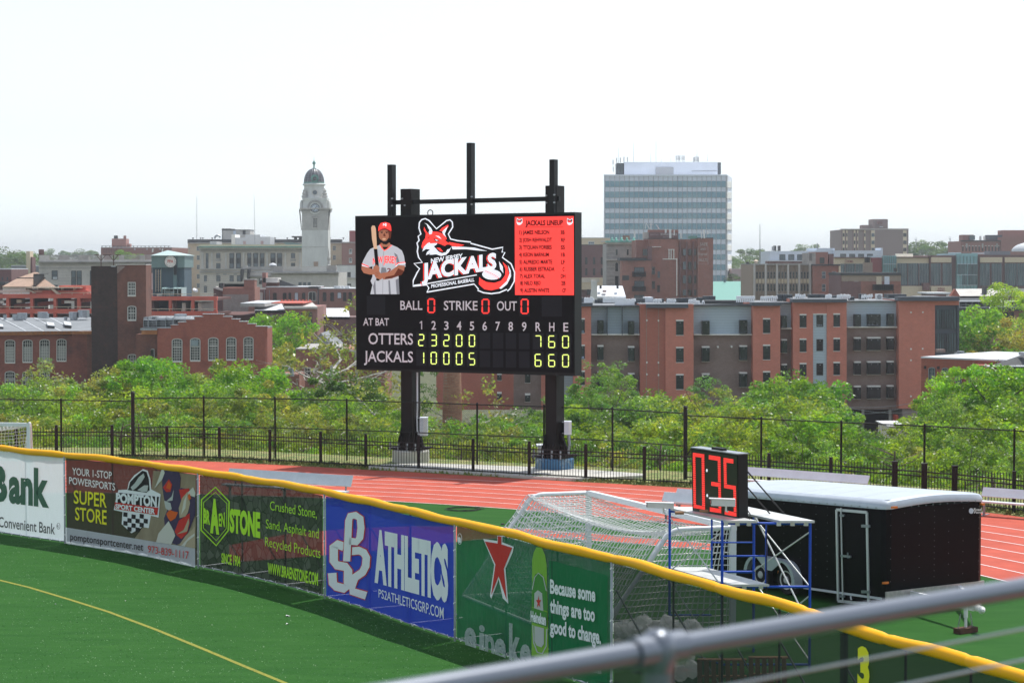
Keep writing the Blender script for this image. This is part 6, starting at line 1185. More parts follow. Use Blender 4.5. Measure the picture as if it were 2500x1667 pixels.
# lettering of the town
fr('Z1'); FB_ = flat(305); text(bd, FB_, 'PPA', 1924, 902, 1990, 902, 34, 34, 'led_line' if False else 'garage_red', .80, .02)
for k, ch in enumerate('PATERSON PARKING AUTHORITY'):
    if ch == ' ': continue
    a = 2.9 - k*(5.7/25); x = 1957 + 54*math.cos(a); y = 888 - 54*math.sin(a); text(bd, FB_, ch, x-4, y+4, x+4, y+4, 9, 9, 'frame_black', .79)
fr('R1')
for s, x0, y0, x1, h in (('SAFE', 1212, 978, 1285, 26), ('AND', 1214, 1022, 1268, 20), ('Fireproof', 1197, 1072, 1280, 26), ('VAULTS', 1195, 1130, 1282, 28)): text(WH[0], WH[1], s, x0, y0, x1, y0, h, h, 'limestone', .15)
mb = MB(); mb.stroke(WH[1], [(1192, 985), (1288, 985), (1288, 1156), (1192, 1156)], 2.5, .12, True); mk(mb, 'painted_border', M['limestone'], WH[0])
text(WH[0], WH[1], 'IRVING FIELDS', 835, 882, 995, 882, 20, 20, 'limestone', -2.5, .02); text(WH[0], WH[1], 'PRINTING', 735, 882, 815, 882, 15, 15, 'pinkish', -2.6); text(WH[0], WH[1], 'ENTRANCE', 860, 902, 960, 902, 9, 9, 'limestone', -2.5)
fr('R2'); text(MALL[0], MALL[1], 'CINEMA', 980, 442, 1046, 444, 22, 18, 'cinema_red', .3, .01); text(MALL[0], MALL[1], "TILLY'S", 1690, 652, 1740, 652, 16, 12, 'led_red', 3.2, .04) if False else None
text(MALL[0], MALL[1], 'WELLS', 1690, 648, 1744, 648, 14, 14, 'cinema_red', 3.1, .04); text(MALL[0], MALL[1], 'FARGO', 1690, 666, 1748, 666, 14, 14, 'cinema_red', 3.1, .04)

# ------------------------------------------------------------------ scoreboard
pL = atZ(867, 1127, 0); 
YR = 74.0; xr = (1403-UC)/FPX*YR; th = R(30); SF = Face((xr - 9.9*math.cos(th), YR + 9.9*math.sin(th)), (xr, YR)); SD = SF.d if SF.d.x > 0 else -SF.d
fr('Z5')
base = atZ(1135, 1150, 0)
SB = thing('scoreboard', 'large black baseball scoreboard with lit screen on two steel columns', 'scoreboard', tuple(base))
def sbp(u, v, off): return SF.uv(u, v, off)
c = [sbp(870, 903.5, 0), sbp(1403, 917, 0), sbp(1403, 518, 0), sbp(867, 527.5, 0)]
zt = (c[2].z + c[3].z)/2; zb = (c[0].z + c[1].z)/2
for p in c[:2]: p.z = p.z*.5 + zb*.5
mb = MB(); mb.hexa(c + [p - SF.n*.55 for p in c]); mk(mb, 'cabinet', M['black_steel'], SB)
inner = [sbp(872, 898, .02), sbp(1400.5, 910, .02), sbp(1400.5, 523, .02), sbp(870, 532, .02)]
mb = MB(); mb.poly([p + SF.n*.01 for p in inner]); mk(mb, 'front_panel', M['screen_face'], SB)
# columns and top frame
def column(u0, u1, vt, vb, name='column', d=.62, back=.62, m='dark_steel'):
    a = SF.uv(u0, 700, -back); b_ = SF.uv(u1, 700, -back); Yc = (a.y+b_.y)/2
    zt_ = atY((u0+u1)/2, vt, Yc).z; zb_ = vb if vb < 50 else atY((u0+u1)/2, vb, Yc).z
    x0, x1 = a.x, b_.x; mb = MB(); w_ = (x1-x0)
    A = Vector(((x0+x1)/2, Yc, 0)); dx = SD*(w_/2*.80); dy = -SF.n*(d/2)
    q = [A-dx+dy*0-dy, A+dx-dy, A+dx+dy, A-dx+dy]; f4 = [Vector((p.x, p.y, zb_)) for p in q]; f5 = [Vector((p.x, p.y, zt_)) for p in q]
    mb.hexa([f4[0], f4[1], f5[1], f5[0], f4[3], f4[2], f5[2], f5[3]]); return mk(mb, name, M[m], SB), A, w_
col = []
for u0, u1, vt in ((983, 1021, 462), (1335, 1374, 454)): col.append(column(u0, u1, vt, .55))
fr('Z6')
for x0, x1, y0 in ((353, 413, 298), (1151, 1211, 79), (1985, 2048, 246)):
    a = SF.q(x0, y0, -.18); b_ = SF.q(x1, y0, -.18); lo_ = SF.q(x1, 820, -.18); mb = MB(); e = (b_-a); e.z = 0; f_ = -SF.n*.28; top = a.z
    e = SD*(e.length*.80); q = [a, a+e, a+e+f_, a+f_]; mb.hexa([Vector((q[0].x, q[0].y, lo_.z)), Vector((q[1].x, q[1].y, lo_.z)), Vector((q[1].x, q[1].y, top)), Vector((q[0].x, q[0].y, top)), Vector((q[3].x, q[3].y, lo_.z)), Vector((q[2].x, q[2].y, lo_.z)), Vector((q[2].x, q[2].y, top)), Vector((q[3].x, q[3].y, top))]); mk(mb, 'upright', M['black_steel'], SB)
a, b_ = SF.q(383, 680, -.46), SF.q(2090, 640, -.46); mb = MB(); mb.bar(a, b_, .16, .17); mk(mb, 'cross_beam', M['black_steel'], SB)
for x, y in ((407, 640), (407, 712), (1208, 622), (1208, 698), (1960, 610), (1960, 682), (2040, 603), (2040, 680), (507, 642), (535, 708)): p = SF.q(x, y, -.15); mb = MB(); mb.lathe(p, [(.03, 0), (.03, .08)], 6, ax=SF.n); mk(mb, 'bolt', M['galv'], SB)
mb = MB(); c0 = SF.q(786, 785, -.2); mb.tube([c0 + SD*.12*math.cos(t) + Vector((0,0,.12*math.sin(t))) for t in np.linspace(-1.57, 4.71, 13)], .02, 5); mb.tube([c0 - Vector((0,0,.12)), c0 - Vector((0,0,.32))], .02, 5); mk(mb, 'lifting_eye', M['black_steel'], SB)
# column feet, gussets, bolts, footings
for i, (o_, A, w_) in enumerate(col):
    for sg in (-1, 1):
        mb = MB(); e = SD*sg; o0 = A + e*(w_*.40); pts = [o0 + Vector((0,0,.62)), o0 + e*.34 + Vector((0,0,.62)), o0 + e*.30 + Vector((0,0,.85)), o0 + e*.06 + Vector((0,0,1.45)), o0 + Vector((0,0,1.45))]
        mb.prism([p + SF.n*.06 for p in pts], -SF.n*.12); mk(mb, 'gusset', M['dark_steel'], SB)
    for sg in (-.22, .22):
        mb = MB(); o0 = A + SF.n*.31 + SD*sg; pts = [o0 + Vector((0,0,.62)), o0 + SF.n*.30 + Vector((0,0,.62)), o0 + SF.n*.26 + Vector((0,0,.85)), o0 + Vector((0,0,1.40))]; mb.prism([p - SD*.02 for p in pts], SD*.04); mk(mb, 'gusset', M['dark_steel'], SB)
    mb = MB(); q = [A + SD*sx*.66 + SF.n*sy*.60 for sx, sy in ((-1, 1), (1, 1), (1, -1), (-1, -1))]; mb.hexa([p + Vector((0,0,.53)) for p in q] + [p + Vector((0,0,.60)) for p in q]); mk(mb, 'base_plate', M['dark_steel'], SB)
    for sx in (-.58, -.2, .2, .58):
        mb = MB(); mb.lathe(A + SD*sx + SF.n*.58 + Vector((0,0,.5)), [(.045, 0), (.045, .30), (.02, .33)], 6); mk(mb, 'anchor_bolt', M['galv'], SB)
    mb = MB(); mb.lathe((A.x, A.y, .0), [(.74, 0), (.74, .44), (.71, .50)], 20); mk(mb, 'footing', M['concrete' if i == 0 else 'blue_paint'], SB)
# control boxes on the columns
fr('R5')
bxF = Face((col[0][1].x-1, col[0][1].y-.2), (col[0][1].x+1, col[0][1].y-.2))
for k, (x0, y0, x1, y1, lab, o_) in enumerate(((678, 1318, 758, 1502, 'pale grey electrical cabinet mounted on the left scoreboard column', 0), (2135, 1358, 2210, 1490, 'small grey electrical box on a pipe at the right scoreboard column', 1))):
    Fb = flat(col[o_][1].y - .25); p = Fb.q((x0+x1)/2, y1); r_ = thing('electrical_cabinet', lab, 'electrical box', tuple(p)); mb = MB(); mb.fb(Fb, x0, y0, x1, y1, .1, .45); mk(mb, 'casing', M['alu'], r_); mb = MB(); mb.fb(Fb, x0+ (38 if k == 0 else 45), y0+4, x1-6, y1-4, .12, .02); mk(mb, 'door', M['white_soft'], r_)
    mb = MB(); mb.fb(Fb, x0-22, y0+2, x0, y0+8, 0, .1); mb.fb(Fb, x0-22, y1-18, x0, y1-12, 0, .1); mk(mb, 'bracket', M['galv'], r_)
    if k: mb = MB(); mb.tube([Fb.q(2180, 1490), Fb.q(2188, 1600), Fb.q(2175, 1680)], .06, 8); mk(mb, 'conduit', M['galv'], r_)
Fb = flat(col[0][1].y - .36); mb = MB(); mb.tube([Fb.q(655, 862), Fb.q(656, 1200), Fb.q(652, 1330), Fb.q(655, 1450), Fb.q(672, 1490)], .035, 6); tag(mk(mb, 'conduit', M['alu'], smooth=True, loc=Fb.q(672, 1490)), 'thin grey conduit running down the left scoreboard column', 'conduit')
Fb = flat(col[1][1].y + 1.0); mb = MB(); x0, y0, x1, y1 = 1752, 1626, 1850, 1860; FR['B6']; 
uv = [(1313, 1090), (1336, 1146)]; a = Fb.uv(uv[0][0], uv[1][1]); b_ = Fb.uv(uv[1][0]+12, uv[0][1]); r_ = thing('utility_cabinet', 'white utility cabinet on the pad behind the right column', 'cabinet', tuple(a)); mb.box(a.x, b_.x, a.y, a.y+.6, a.z, b_.z); mk(mb, 'casing', M['white_soft'], r_); mb = MB(); mb.box(a.x-.05, b_.x+.05, a.y-.05, a.y+.65, b_.z, b_.z+.06); mk(mb, 'lid', M['alu'], r_)
# dark square modules and digit cells
def quad(F, x0, y0, x1, y1, m, off, name, dy=0, P=None): return shape(P or SB, F, [(x0, y1), (x1, y1+dy), (x1, y0+dy), (x0, y0)], m, off, name)
quad(SF, 145, 92, 333, 283, 'cell', .05, 'blank_module'); quad(SF, 1908, 100, 2113, 300, 'cell', .05, 'blank_module')
SEG = {'0': 'abcdef', '1': 'bc', '2': 'abged', '3': 'abgcd', '4': 'fgbc', '5': 'afgcd', '6': 'afgedc', '7': 'abc', '8': 'abcdefg', '9': 'abcdfg'}
def digit(P, F, ch, x0, y0, x1, y1, m, w, off, slant=0):
    """seven segment digit; each lit segment a hexagonal bar"""
    ym = (y0+y1)/2; g = w*.22
    sg = {'a': ((x0, y0), (x1, y0)), 'b': ((x1, y0), (x1, ym)), 'c': ((x1, ym), (x1, y1)), 'd': ((x0, y1), (x1, y1)), 'e': ((x0, ym), (x0, y1)), 'f': ((x0, y0), (x0, ym)), 'g': ((x0, ym), (x1, ym))}
    for s in SEG[ch]:
        (ax, ay), (bx1, by) = sg[s]; L = math.hypot(bx1-ax, by-ay); dx, dy = (bx1-ax)/L, (by-ay)/L; ax += dx*g; ay += dy*g; bx1 -= dx*g; by -= dy*g; nx_, ny_ = -dy*w/2, dx*w/2; c = w*.5
        pts = [(ax, ay), (ax+dx*c+nx_, ay+dy*c+ny_), (bx1-dx*c+nx_, by-dy*c+ny_), (bx1, by), (bx1-dx*c-nx_, by-dy*c-ny_), (ax+dx*c-nx_, ay+dy*c-ny_)]
        shape(P, F, pts, m, off, 'segment')
for (x0, y0, x1, y1), s in (((745, 93, 847, 287), '0'), ((1290, 97, 1395, 293), '0'), ((1683, 97, 1790, 297), '0')):
    cl = quad(SF, x0, y0, x1, y1, 'cell', .05, 'digit_cell'); m_ = (x1-x0)*.19; digit(cl, SF, s, x0+m_, y0+31, x1-m_, y1-28, 'led_red', 14, .075)
xs0 = (645, 770, 898, 1025, 1155, 1283, 1415, 1545, 1678, 1818, 1955, 2095); wv = (103, 105, 104, 107, 105, 107, 107, 107, 109, 110, 111, 111)
for row, (ya, yb_, hh, s) in enumerate(((455, 471, 158, '23200....760'), (632, 659, 162, '10005....660'))):
    for k, (x, w_) in enumerate(zip(xs0, wv)):
        y = ya + (yb_-ya)*k/11; h_ = hh + 5*k/11; cl = quad(SF, x, y, x+w_, y+h_, 'cell', .05, 'digit_cell')
        if s[k] != '.': digit(cl, SF, s[k], x+24, y+26, x+w_-28, y+h_-21, 'led_yellow', 10, .075)
for s, x0, y0, x1, y1, h in (('BALL', 484, 231, 706, 231, 88), ('STRIKE', 922, 234, 1262, 236, 90), ('OUT', 1457, 238, 1658, 239, 90), ('AT BAT', 110, 389, 369, 390, 72), ('OTTERS', 162, 576, 612, 581, 108), ('JACKALS', 118, 752, 612, 760, 106)): text(SB, SF, s, x0, y0, x1, y1, h, h, 'cap_white', .06, .014)
for s, x0, x1, yb_, yt in (('2', 798, 843, 430, 347), ('3', 925, 970, 432, 350), ('4', 1052, 1100, 434, 350), ('5', 1183, 1228, 436, 352), ('6', 1311, 1357, 438, 354), ('7', 1443, 1489, 439, 354), ('8', 1573, 1619, 442, 356), ('9', 1709, 1755, 444, 358), ('R', 1846, 1900, 446, 360), ('H', 1983, 2037, 448, 362), ('E', 2126, 2176, 450, 363)): text(SB, SF, s, x0, yb_, x1, yb_, yb_-yt, yb_-yt, 'cap_white', .06, .014)
mb = MB(); mb.stroke(SF, [(680, 365), (698, 350)], 9, .06); mb.stroke(SF, [(699, 345), (699, 428)], 9, .062); mk(mb, 'lettering', M['cap_white'], SB)
# lineup panel
fr('Z5')
LP = shape(SB, SF, [(1640, 908), (2233, 910), (2230, 115), (1637, 124)], 'led_panel', .045, 'lineup_panel')
text(LP, SF, 'JACKALS LINEUP', 1745, 210, 2122, 204, 50, 48, 'led_line', .06, .035); mb = MB(); mb.stroke(SF, [(1742, 226), (2122, 222)], 4, .06); mk(mb, 'underline', M['led_line'], LP)
for s, p_, x0, x1, y, px0, px1 in (('1) JAMES NELSON', '3B', 1683, 1985, 298, 2097, 2140), ('2) JOSH REHWALDT', 'RF', 1681, 2012, 374, 2103, 2144), ("3) TI'QUAN FORBES", 'SS', 1681, 2010, 448, 2100, 2142), ('4) KEON BARNUM', '1B', 1680, 1980, 523, 2103, 2143), ('5) ALFREDO MARTE', 'LF', 1683, 2014, 596, 2104, 2142), ('6) RUSBER ESTRADA', 'C', 1684, 2038, 667, 2118, 2138), ('7) ALEX TORAL', 'DH', 1688, 1943, 738, 2100, 2148), ('8) NILO RIJO', '2B', 1692, 1898, 808, 2104, 2148), ('9) AUSTIN WHITE', 'CF', 1692, 1985, 882, 2113, 2152)):
    text(LP, SF, s, x0, y, x1, y-2, 38, 38, 'led_line', .06, .032); text(LP, SF, p_, px0, y, px1, y, 38, 38, 'led_line', .06, .03)
for cx in (1686, 2193):
    fx = lambda pts: [(cx + x, 165 + y) for x, y in pts]
    shape(LP, SF, fx([(-30, 18), (-28, -32), (-8, -18), (8, -18), (26, -32), (30, 15), (14, 34), (-4, 40), (-20, 36)]), 'led_white', .055, 'fox_badge'); shape(LP, SF, fx([(-25, -22), (-8, -10), (8, -10), (22, -24), (22, 0), (10, 14), (-24, 10)]), 'led_black', .065, 'fox_badge'); shape(LP, SF, fx([(-18, -4), (12, -2), (4, 16), (-20, 12)]), 'led_red', .072, 'fox_badge')
# picture of a batter on the screen
fr('A2'); PP = shape(SB, SF, ell(590, 640, 60, 60), 'led_skin', .05, 'player_picture')
def pp(pts, m, off, name='picture_shape'): return shape(PP, SF, pts, m, off, name)
pp([(345, 1555), (385, 1380), (350, 1300), (385, 1220), (385, 1020), (320, 1040), (180, 990), (215, 900), (290, 760), (345, 690), (420, 655), (540, 605), (740, 605), (860, 655), (950, 720), (990, 820), (1022, 1030), (860, 1050), (890, 1250), (905, 1555)], 'led_grey', .055, 'jersey')
pp([(740, 605), (860, 655), (950, 720), (990, 820), (1022, 1030), (930, 1045), (900, 850), (860, 740), (800, 700)], 'led_grey_dark', .058, 'jersey_shade') if False else None
for q_ in ([(905, 1555), (890, 1250), (830, 1280), (850, 1555)], [(740, 1555), (720, 1290), (690, 1290), (700, 1555)], [(420, 1555), (400, 1400), (440, 1280), (455, 1555)], [(860, 1050), (845, 900), (800, 760), (860, 800), (900, 930), (900, 1030)], [(560, 1040), (640, 1050), (660, 1130), (545, 1160)]): pp(q_, 'led_grey_dark', .057, 'jersey_fold')
for pts in ([(185, 965), (320, 1020), (318, 1035), (182, 982)], [(1022, 950), (880, 965), (822, 1010), (822, 990), (880, 948), (1010, 938)]): pp(pts, 'led_red', .060, 'sleeve_stripe')
for pts in ([(182, 990), (318, 1042), (315, 1056), (185, 1012)], [(1022, 975), (890, 985), (830, 1030), (830, 1012), (885, 968), (1018, 955)]): pp(pts, 'led_white', .060, 'sleeve_stripe')
pp([(540, 575), (720, 570), (735, 615), (670, 680), (610, 720), (545, 640)], 'led_skin', .060, 'neck'); pp([(575, 650), (690, 650), (655, 690), (605, 700)], 'led_black', .063, 'undershirt')
mb = MB(); mb.stroke(SF, [(530, 600), (560, 660), (612, 722), (680, 680), (755, 615)], 14, .066); mk(mb, 'collar', M['led_red'], PP)
mb = MB(); mb.stroke(SF, [(605, 722), (590, 900), (583, 1555)], 6, .066); mk(mb, 'button_line', M['led_grey_dark'], PP)
pp([(505, 390), (520, 330), (620, 295), (730, 320), (748, 380), (742, 450), (715, 540), (660, 590), (590, 580), (545, 530), (512, 460)], 'led_skin', .064, 'face'); pp([(680, 320), (748, 370), (742, 450), (715, 540), (690, 560), (700, 440)], 'led_skin_dark', .067, 'face_shade')
pp([(530, 500), (560, 520), (600, 545), (650, 535), (700, 470), (725, 500), (710, 560), (655, 605), (590, 595), (548, 550)], 'led_black', .070, 'beard'); pp(ell(608, 500, 34, 16), 'led_tan', .074, 'mouth'); 
for x in (565, 660): pp(ell(x, 380, 20, 9), 'led_black', .070, 'eye'); pp([(x-30, 352), (x+26, 348), (x+24, 362), (x-28, 362)], 'led_black', .070, 'brow')
pp([(590, 430), (615, 380), (640, 440), (615, 452)], 'led_skin_dark', .070, 'nose')
pp([(497, 350), (505, 260), (545, 195), (630, 175), (715, 200), (742, 260), (748, 350), (640, 295), (560, 305)], 'led_red', .072, 'cap'); pp([(497, 350), (560, 302), (640, 292), (748, 348), (740, 362), (640, 322), (560, 328), (502, 362)], 'led_dred', .076, 'cap_brim'); text(PP, SF, 'NJ', 588, 245, 655, 240, 42, 42, 'led_white', .078, .05)
text(PP, SF, 'NEW JERSEY', 395, 985, 850, 975, 120, 130, 'led_red', .064, .02, curve=.22); text(PP, SF, '2', 668, 1138, 745, 1138, 78, 78, 'led_dred', .064, .03)
pp([(385, 240), (430, 245), (452, 300), (468, 560), (470, 660), (480, 690), (415, 690), (402, 620), (378, 500), (362, 280)], 'led_tan', .080, 'bat'); pp([(412, 690), (478, 685), (505, 990), (515, 1100), (450, 1100), (432, 900)], 'led_black', .080, 'bat_handle'); pp(ell(490, 1272, 36, 26), 'led_black', .080, 'bat_knob')
pp([(180, 1012), (320, 1048), (400, 1080), (470, 1110), (470, 1180), (330, 1178), (220, 1150), (175, 1080)], 'led_skin', .084, 'forearm'); pp([(845, 1030), (900, 1000), (1005, 1010), (990, 1110), (950, 1180), (760, 1250), (600, 1275), (545, 1200), (560, 1150), (700, 1130)], 'led_skin', .084, 'forearm'); pp([(880, 1060), (990, 1110), (950, 1180), (760, 1250), (620, 1270), (640, 1225), (800, 1190)], 'led_skin_dark', .086, 'forearm_shade')
pp([(405, 1030), (470, 990), (520, 1040), (515, 1110), (470, 1130), (395, 1120)], 'led_skin', .088, 'hand'); pp([(420, 1130), (500, 1100), (560, 1170), (590, 1240), (540, 1275), (455, 1245), (425, 1190)], 'led_skin', .088, 'hand')
for k in range(3): mb = MB(); mb.stroke(SF, [(440, 1150+k*32), (505, 1130+k*34)], 4, .092); mk(mb, 'finger_line', M['led_skin_dark'], PP)
# team emblem
fr('Z5'); out = [(672, 235), (676, 180), (700, 150), (735, 140), (775, 160), (848, 243), (950, 160), (985, 153), (1008, 175), (1012, 225), (968, 295), (990, 345), (1060, 362), (1195, 376), (1192, 388), (1410, 448), (1518, 428), (1508, 478), (1538, 480), (1512, 530), (1600, 595), (1635, 680), (1632, 770), (1590, 845), (1565, 868), (1556, 852), (1480, 885), (1400, 895), (1320, 885), (1262, 860), (1272, 850), (1228, 798), (750, 880), (772, 838), (750, 806), (612, 820), (615, 762), (655, 680), (678, 645), (622, 592), (706, 580), (668, 530), (655, 470), (662, 425), (652, 385), (674, 360), (664, 318), (692, 296)]
EM = shape(SB, SF, out, 'led_black', .045, 'team_emblem')
mb = MB(); mb.stroke(SF, out, 13, .055, True); mk(mb, 'emblem_outline', M['led_white'], EM)
def em(pts, m, off, name='emblem_shape', k=None): return shape(EM, SF, pts if k is None else [((860+x/7.84-860)*4.126, (520+y/7.84-500)*4.126) for x, y in pts], m, off, name)
em([(1340, 690), (1325, 640), (1345, 560), (1400, 480), (1410, 390), (1370, 330), (1375, 265), (1410, 340), (1430, 370), (1480, 415), (1520, 360), (1640, 362), (1720, 395), (1800, 470), (1810, 500), (1770, 520), (1800, 545), (1890, 610), (1880, 640), (1790, 640), (1700, 600), (1640, 580), (1560, 585), (1440, 580), (1380, 630)], 'led_red', .060, 'fox_face', 1)
em([(1665, 345), (1720, 285), (1835, 225), (1840, 260), (1760, 370), (1720, 355)], 'led_red', .060, 'fox_ear', 1); em([(1720, 360), (1830, 250), (1800, 330), (1770, 400), (1800, 470), (1740, 410)], 'led_white', .064, 'fox_ear', 1); em([(1378, 190), (1440, 215), (1510, 290), (1535, 340), (1525, 400), (1480, 415), (1460, 370), (1480, 330), (1450, 290), (1430, 230)], 'led_white', .064, 'fox_ear', 1)
em([(1340, 740), (1370, 650), (1440, 580), (1480, 562), (1490, 585), (1630, 575), (1610, 610), (1560, 640), (1600, 680), (1650, 740), (1720, 770), (1790, 750), (1820, 700), (1860, 690), (1900, 650), (1850, 750), (1800, 800), (1700, 825), (1600, 790), (1530, 800), (1470, 800), (1520, 765), (1410, 808), (1430, 750), (1490, 700), (1410, 690)], 'led_white', .062, 'fox_cheek', 1)
em([(1565, 640), (1640, 650), (1720, 690), (1800, 745), (1740, 765), (1670, 730), (1620, 690)], 'led_black', .068, 'fox_mouth', 1); em([(1610, 665), (1680, 670), (1740, 740), (1690, 735)], 'led_red', .070, 'fox_tongue', 1); em(ell(1837, 630, 58, 28), 'led_black', .068, 'fox_nose', 1)
em([(1550, 490), (1600, 495), (1680, 535), (1650, 548), (1590, 545)], 'led_black', .066, 'fox_eye', 1); em([(1580, 505), (1610, 508), (1650, 532), (1610, 536)], 'led_white', .070, 'fox_eye', 1); em([(1590, 435), (1660, 440), (1710, 500), (1660, 480)], 'led_white', .066, 'fox_brow', 1); em([(1420, 490), (1490, 448), (1470, 480)], 'led_black', .066, 'fox_mark', 1)
em([(972, 375), (1130, 405), (1110, 412), (1055, 425), (985, 408)], 'led_red', .056, 'mane'); em([(1000, 420), (1130, 425), (1230, 432), (1360, 466), (1280, 462), (1150, 448), (1010, 450)], 'led_white', .056, 'mane')
text(EM, SF, 'NEW JERSEY', 792, 588, 1112, 536, 44, 44, 'led_white', .060, .03, skew=0)
for dx, dy, m, o_ in ((-13, 4, 'led_red', .058), (-6, 2, 'led_black', .062), (0, 0, 'led_white', .066)): text(EM, SF, 'JACKALS', 700+dx, 752+dy, 1452+dx, 640+dy, 150, 150, m, o_, .045, name='lettering')
text(EM, SF, 'PROFESSIONAL BASEBALL', 795, 838, 1230, 770, 34, 34, 'led_white', .060, .025)
mb = MB(); mb.stroke(SF, [(618, 812), (750, 795), (1255, 706)], 11, .060); mk(mb, 'emblem_line', M['led_white'], EM)
em([(1280, 728), (1275, 800), (1330, 850), (1400, 862), (1480, 842), (1550, 785), (1580, 700), (1560, 620), (1515, 575), (1545, 650), (1540, 710), (1500, 765), (1430, 788), (1350, 778), (1300, 750)], 'led_red', .056, 'fox_tail'); em([(1480, 840), (1555, 770), (1585, 690), (1568, 606), (1596, 660), (1600, 720), (1560, 800), (1500, 848)], 'led_white', .058, 'fox_tail'); em([(1478, 568), (1515, 620), (1523, 690), (1490, 650)], 'led_white', .058, 'fox_tail')
em(ell(1405, 703, 97, 52, rot=.05), 'led_white', .070, 'ball'); mb = MB(); mb.stroke(SF, [(1340, 665), (1400, 690), (1450, 715), (1475, 742)], 4, .075)
for k in range(9): t = k/8; x = 1345+125*t; y = 668+70*t; mb.stroke(SF, [(x-6, y+8), (x+6, y-6)], 3, .075)
mk(mb, 'stitching', M['led_red'], EM)

# ------------------------------------------------------------------ outfield fence
OF = thing('outfield_fence', 'curving outfield fence with galvanised posts and yellow padded top', 'fence', tuple(PATH[8]))
def path_at_u(u):
    k = (u-UC)/FPX/cp; Y = fence_depth(k*1.0); return Vector((k*Y, Y, 0))
fu = [-200, -30, 62, 158, 268, 375, 485, 585, 690, 795, 897, 996, 1115, 1230, 1356, 1500, 1640, 1760, 1900, 2060, 2210, 2370, 2520]
mainp = {158, 485, 795, 1115, 1500, -30}
for u in fu:
    p = path_at_u(u); mb = MB(); dk = u > 1500 or u not in mainp; r = .026 if u in mainp else .02
    mb.lathe((0,0,-.02), [(r, 0), (r, 2.46), (r*.5, 2.48)], 8); o_ = mk(mb, 'post', M['galv' if u in mainp else ('frame_black' if u > 158 else 'alu')], OF, loc=(0,0,0), smooth=True); o_.location = p + (-fnormal(p.x/p.y))*.05*(-1 if u in mainp else 1) - ROOT[OF.name]
    if u in mainp:
        for z in (.25, .8, 1.35, 1.9, 2.3): mb = MB(); q = p + fnormal(p.x/p.y)*.05; mb.tube([q + Vector((-.02, 0, z-.02)), q + fnormal(p.x/p.y)*.03 + Vector((.03, 0, z+.02))], .02, 5); mk(mb, 'clip', M['white_soft'], OF)
# bottom and middle pipes, brace struts behind
for a, b_ in zip(fu, fu[1:]):
    A, B_ = path_at_u(a), path_at_u(b_)
    mb = MB(); mb.tube([A + Vector((0,0,.05)), B_ + Vector((0,0,.05))], .024, 8); mk(mb, 'bottom_pipe', M['galv'], OF, smooth=True)
    for t in (.12, .37, .62, .87): q = A.lerp(B_, t) + fnormal(A.x/A.y)*.045; mb = MB(); mb.tube([q + Vector((-.03, 0, .10)), q + Vector((.0, 0, .03)), q + Vector((.05, -.02, .07))], .009, 4); mk(mb, 'tie', M['white_soft'], OF)
    n_ = -fnormal(A.x/A.y); mb = MB(); mb.tube([A + n_*.05 + Vector((0,0,1.9)), A + n_*1.25 + Vector((0,0,.04))], .018, 6); mb.tube([A + n_*.04 + Vector((0,0,.04)), A + n_*1.35 + Vector((0,0,.04))], .018, 6); mk(mb, 'brace', M['galv'], OF, smooth=True)
# yellow padded cap: one sleeve per bay
pts_all = []
for a, b_ in zip(PATH, PATH[1:]):
    for t in np.linspace(0, 1, 9)[:-1]: pts_all.append(a.lerp(b_, t))
rg2 = random.Random(9); L = 0; last = None; sl = []
def pr(s): return .091 + .005*math.sin(s*2.1) + .003*math.sin(s*5.3+1)
cuts = [0] + [i for i in range(1, len(pts_all)) if i % 16 == 0] + [len(pts_all)-1]; s_acc = [0]
for a, b_ in zip(pts_all, pts_all[1:]): s_acc.append(s_acc[-1] + (b_-a).length)
def sm(i):
    lo_, hi = max(0, i-2), min(len(pts_all)-1, i+2); v = sum((pts_all[j] for j in range(lo_, hi+1)), Vector())/(hi-lo_+1); s = s_acc[i]
    return v + Vector((0, 0, PADZ + .010*math.sin(s*2.9) + .009*math.sin(s*1.3+2)))
for a, b_ in zip(cuts, cuts[1:]):
    ids = list(range(a, b_+1)); P_ = [sm(i) for i in ids]; rr_ = [pr(s_acc[i]) * (.84 if i in (a, b_) else 1) for i in ids]; mb = MB(); mb.tube(P_, rr_, 14, cap=True); mk(mb, 'pad', M['pad_yellow'], OF, smooth=True)

# banners hung on the fence
cloth('b_white', (.78,.84,.88), .06, .45); cloth('b_brown', (.050,.032,.028), .07, .12); cloth('b_beige', (.50,.44,.30), .08, .35, col2=(.36,.29,.19), scale=.8); cloth('b_stone', (.024,.026,.023), .08, .10, col2=(.085,.088,.078), cells=True)
cloth('b_blue', (.018,.042,.42), .055, .25); cloth('b_green', (.006,.085,.040), .09, .15, col2=(.010,.15,.06), scale=.5, stretch=(1,1,2)); cloth('b_green2', (.018,.24,.09), .07, .35); cloth('b_net', (.020,.026,.023), .17, .08)
cloth('p_white', (.86,.89,.91), .03, 0); cloth('p_green', (.012,.12,.055), .06, 0); cloth('p_grey', (.08,.09,.09), .05, 0); cloth('p_yellow', (.92,.84,.03), .04, 0); cloth('p_lime', (.50,.88,.04), .04, 0); cloth('p_red', (.62,.04,.03), .05, 0); cloth('p_black', (.02,.018,.018), .06, 0)
cloth('p_sand', (.48,.40,.27), .05, 0); cloth('p_purple', (.06,.045,.10), .05, 0); cloth('p_orange', (.75,.13,.02), .05, 0); cloth('p_cream', (.66,.66,.58), .05, 0); cloth('p_bottle', (.24,.50,.05), .08, 0); cloth('p_dgreen', (.07,.28,.05), .06, 0); cloth('p_silver', (.55,.58,.56), .08, 0); cloth('plastic_bag', (.90,.92,.92), .40, .4); cloth('p_fade', (.34,.42,.41), .30, .1, col2=(.62,.68,.66), scale=14)
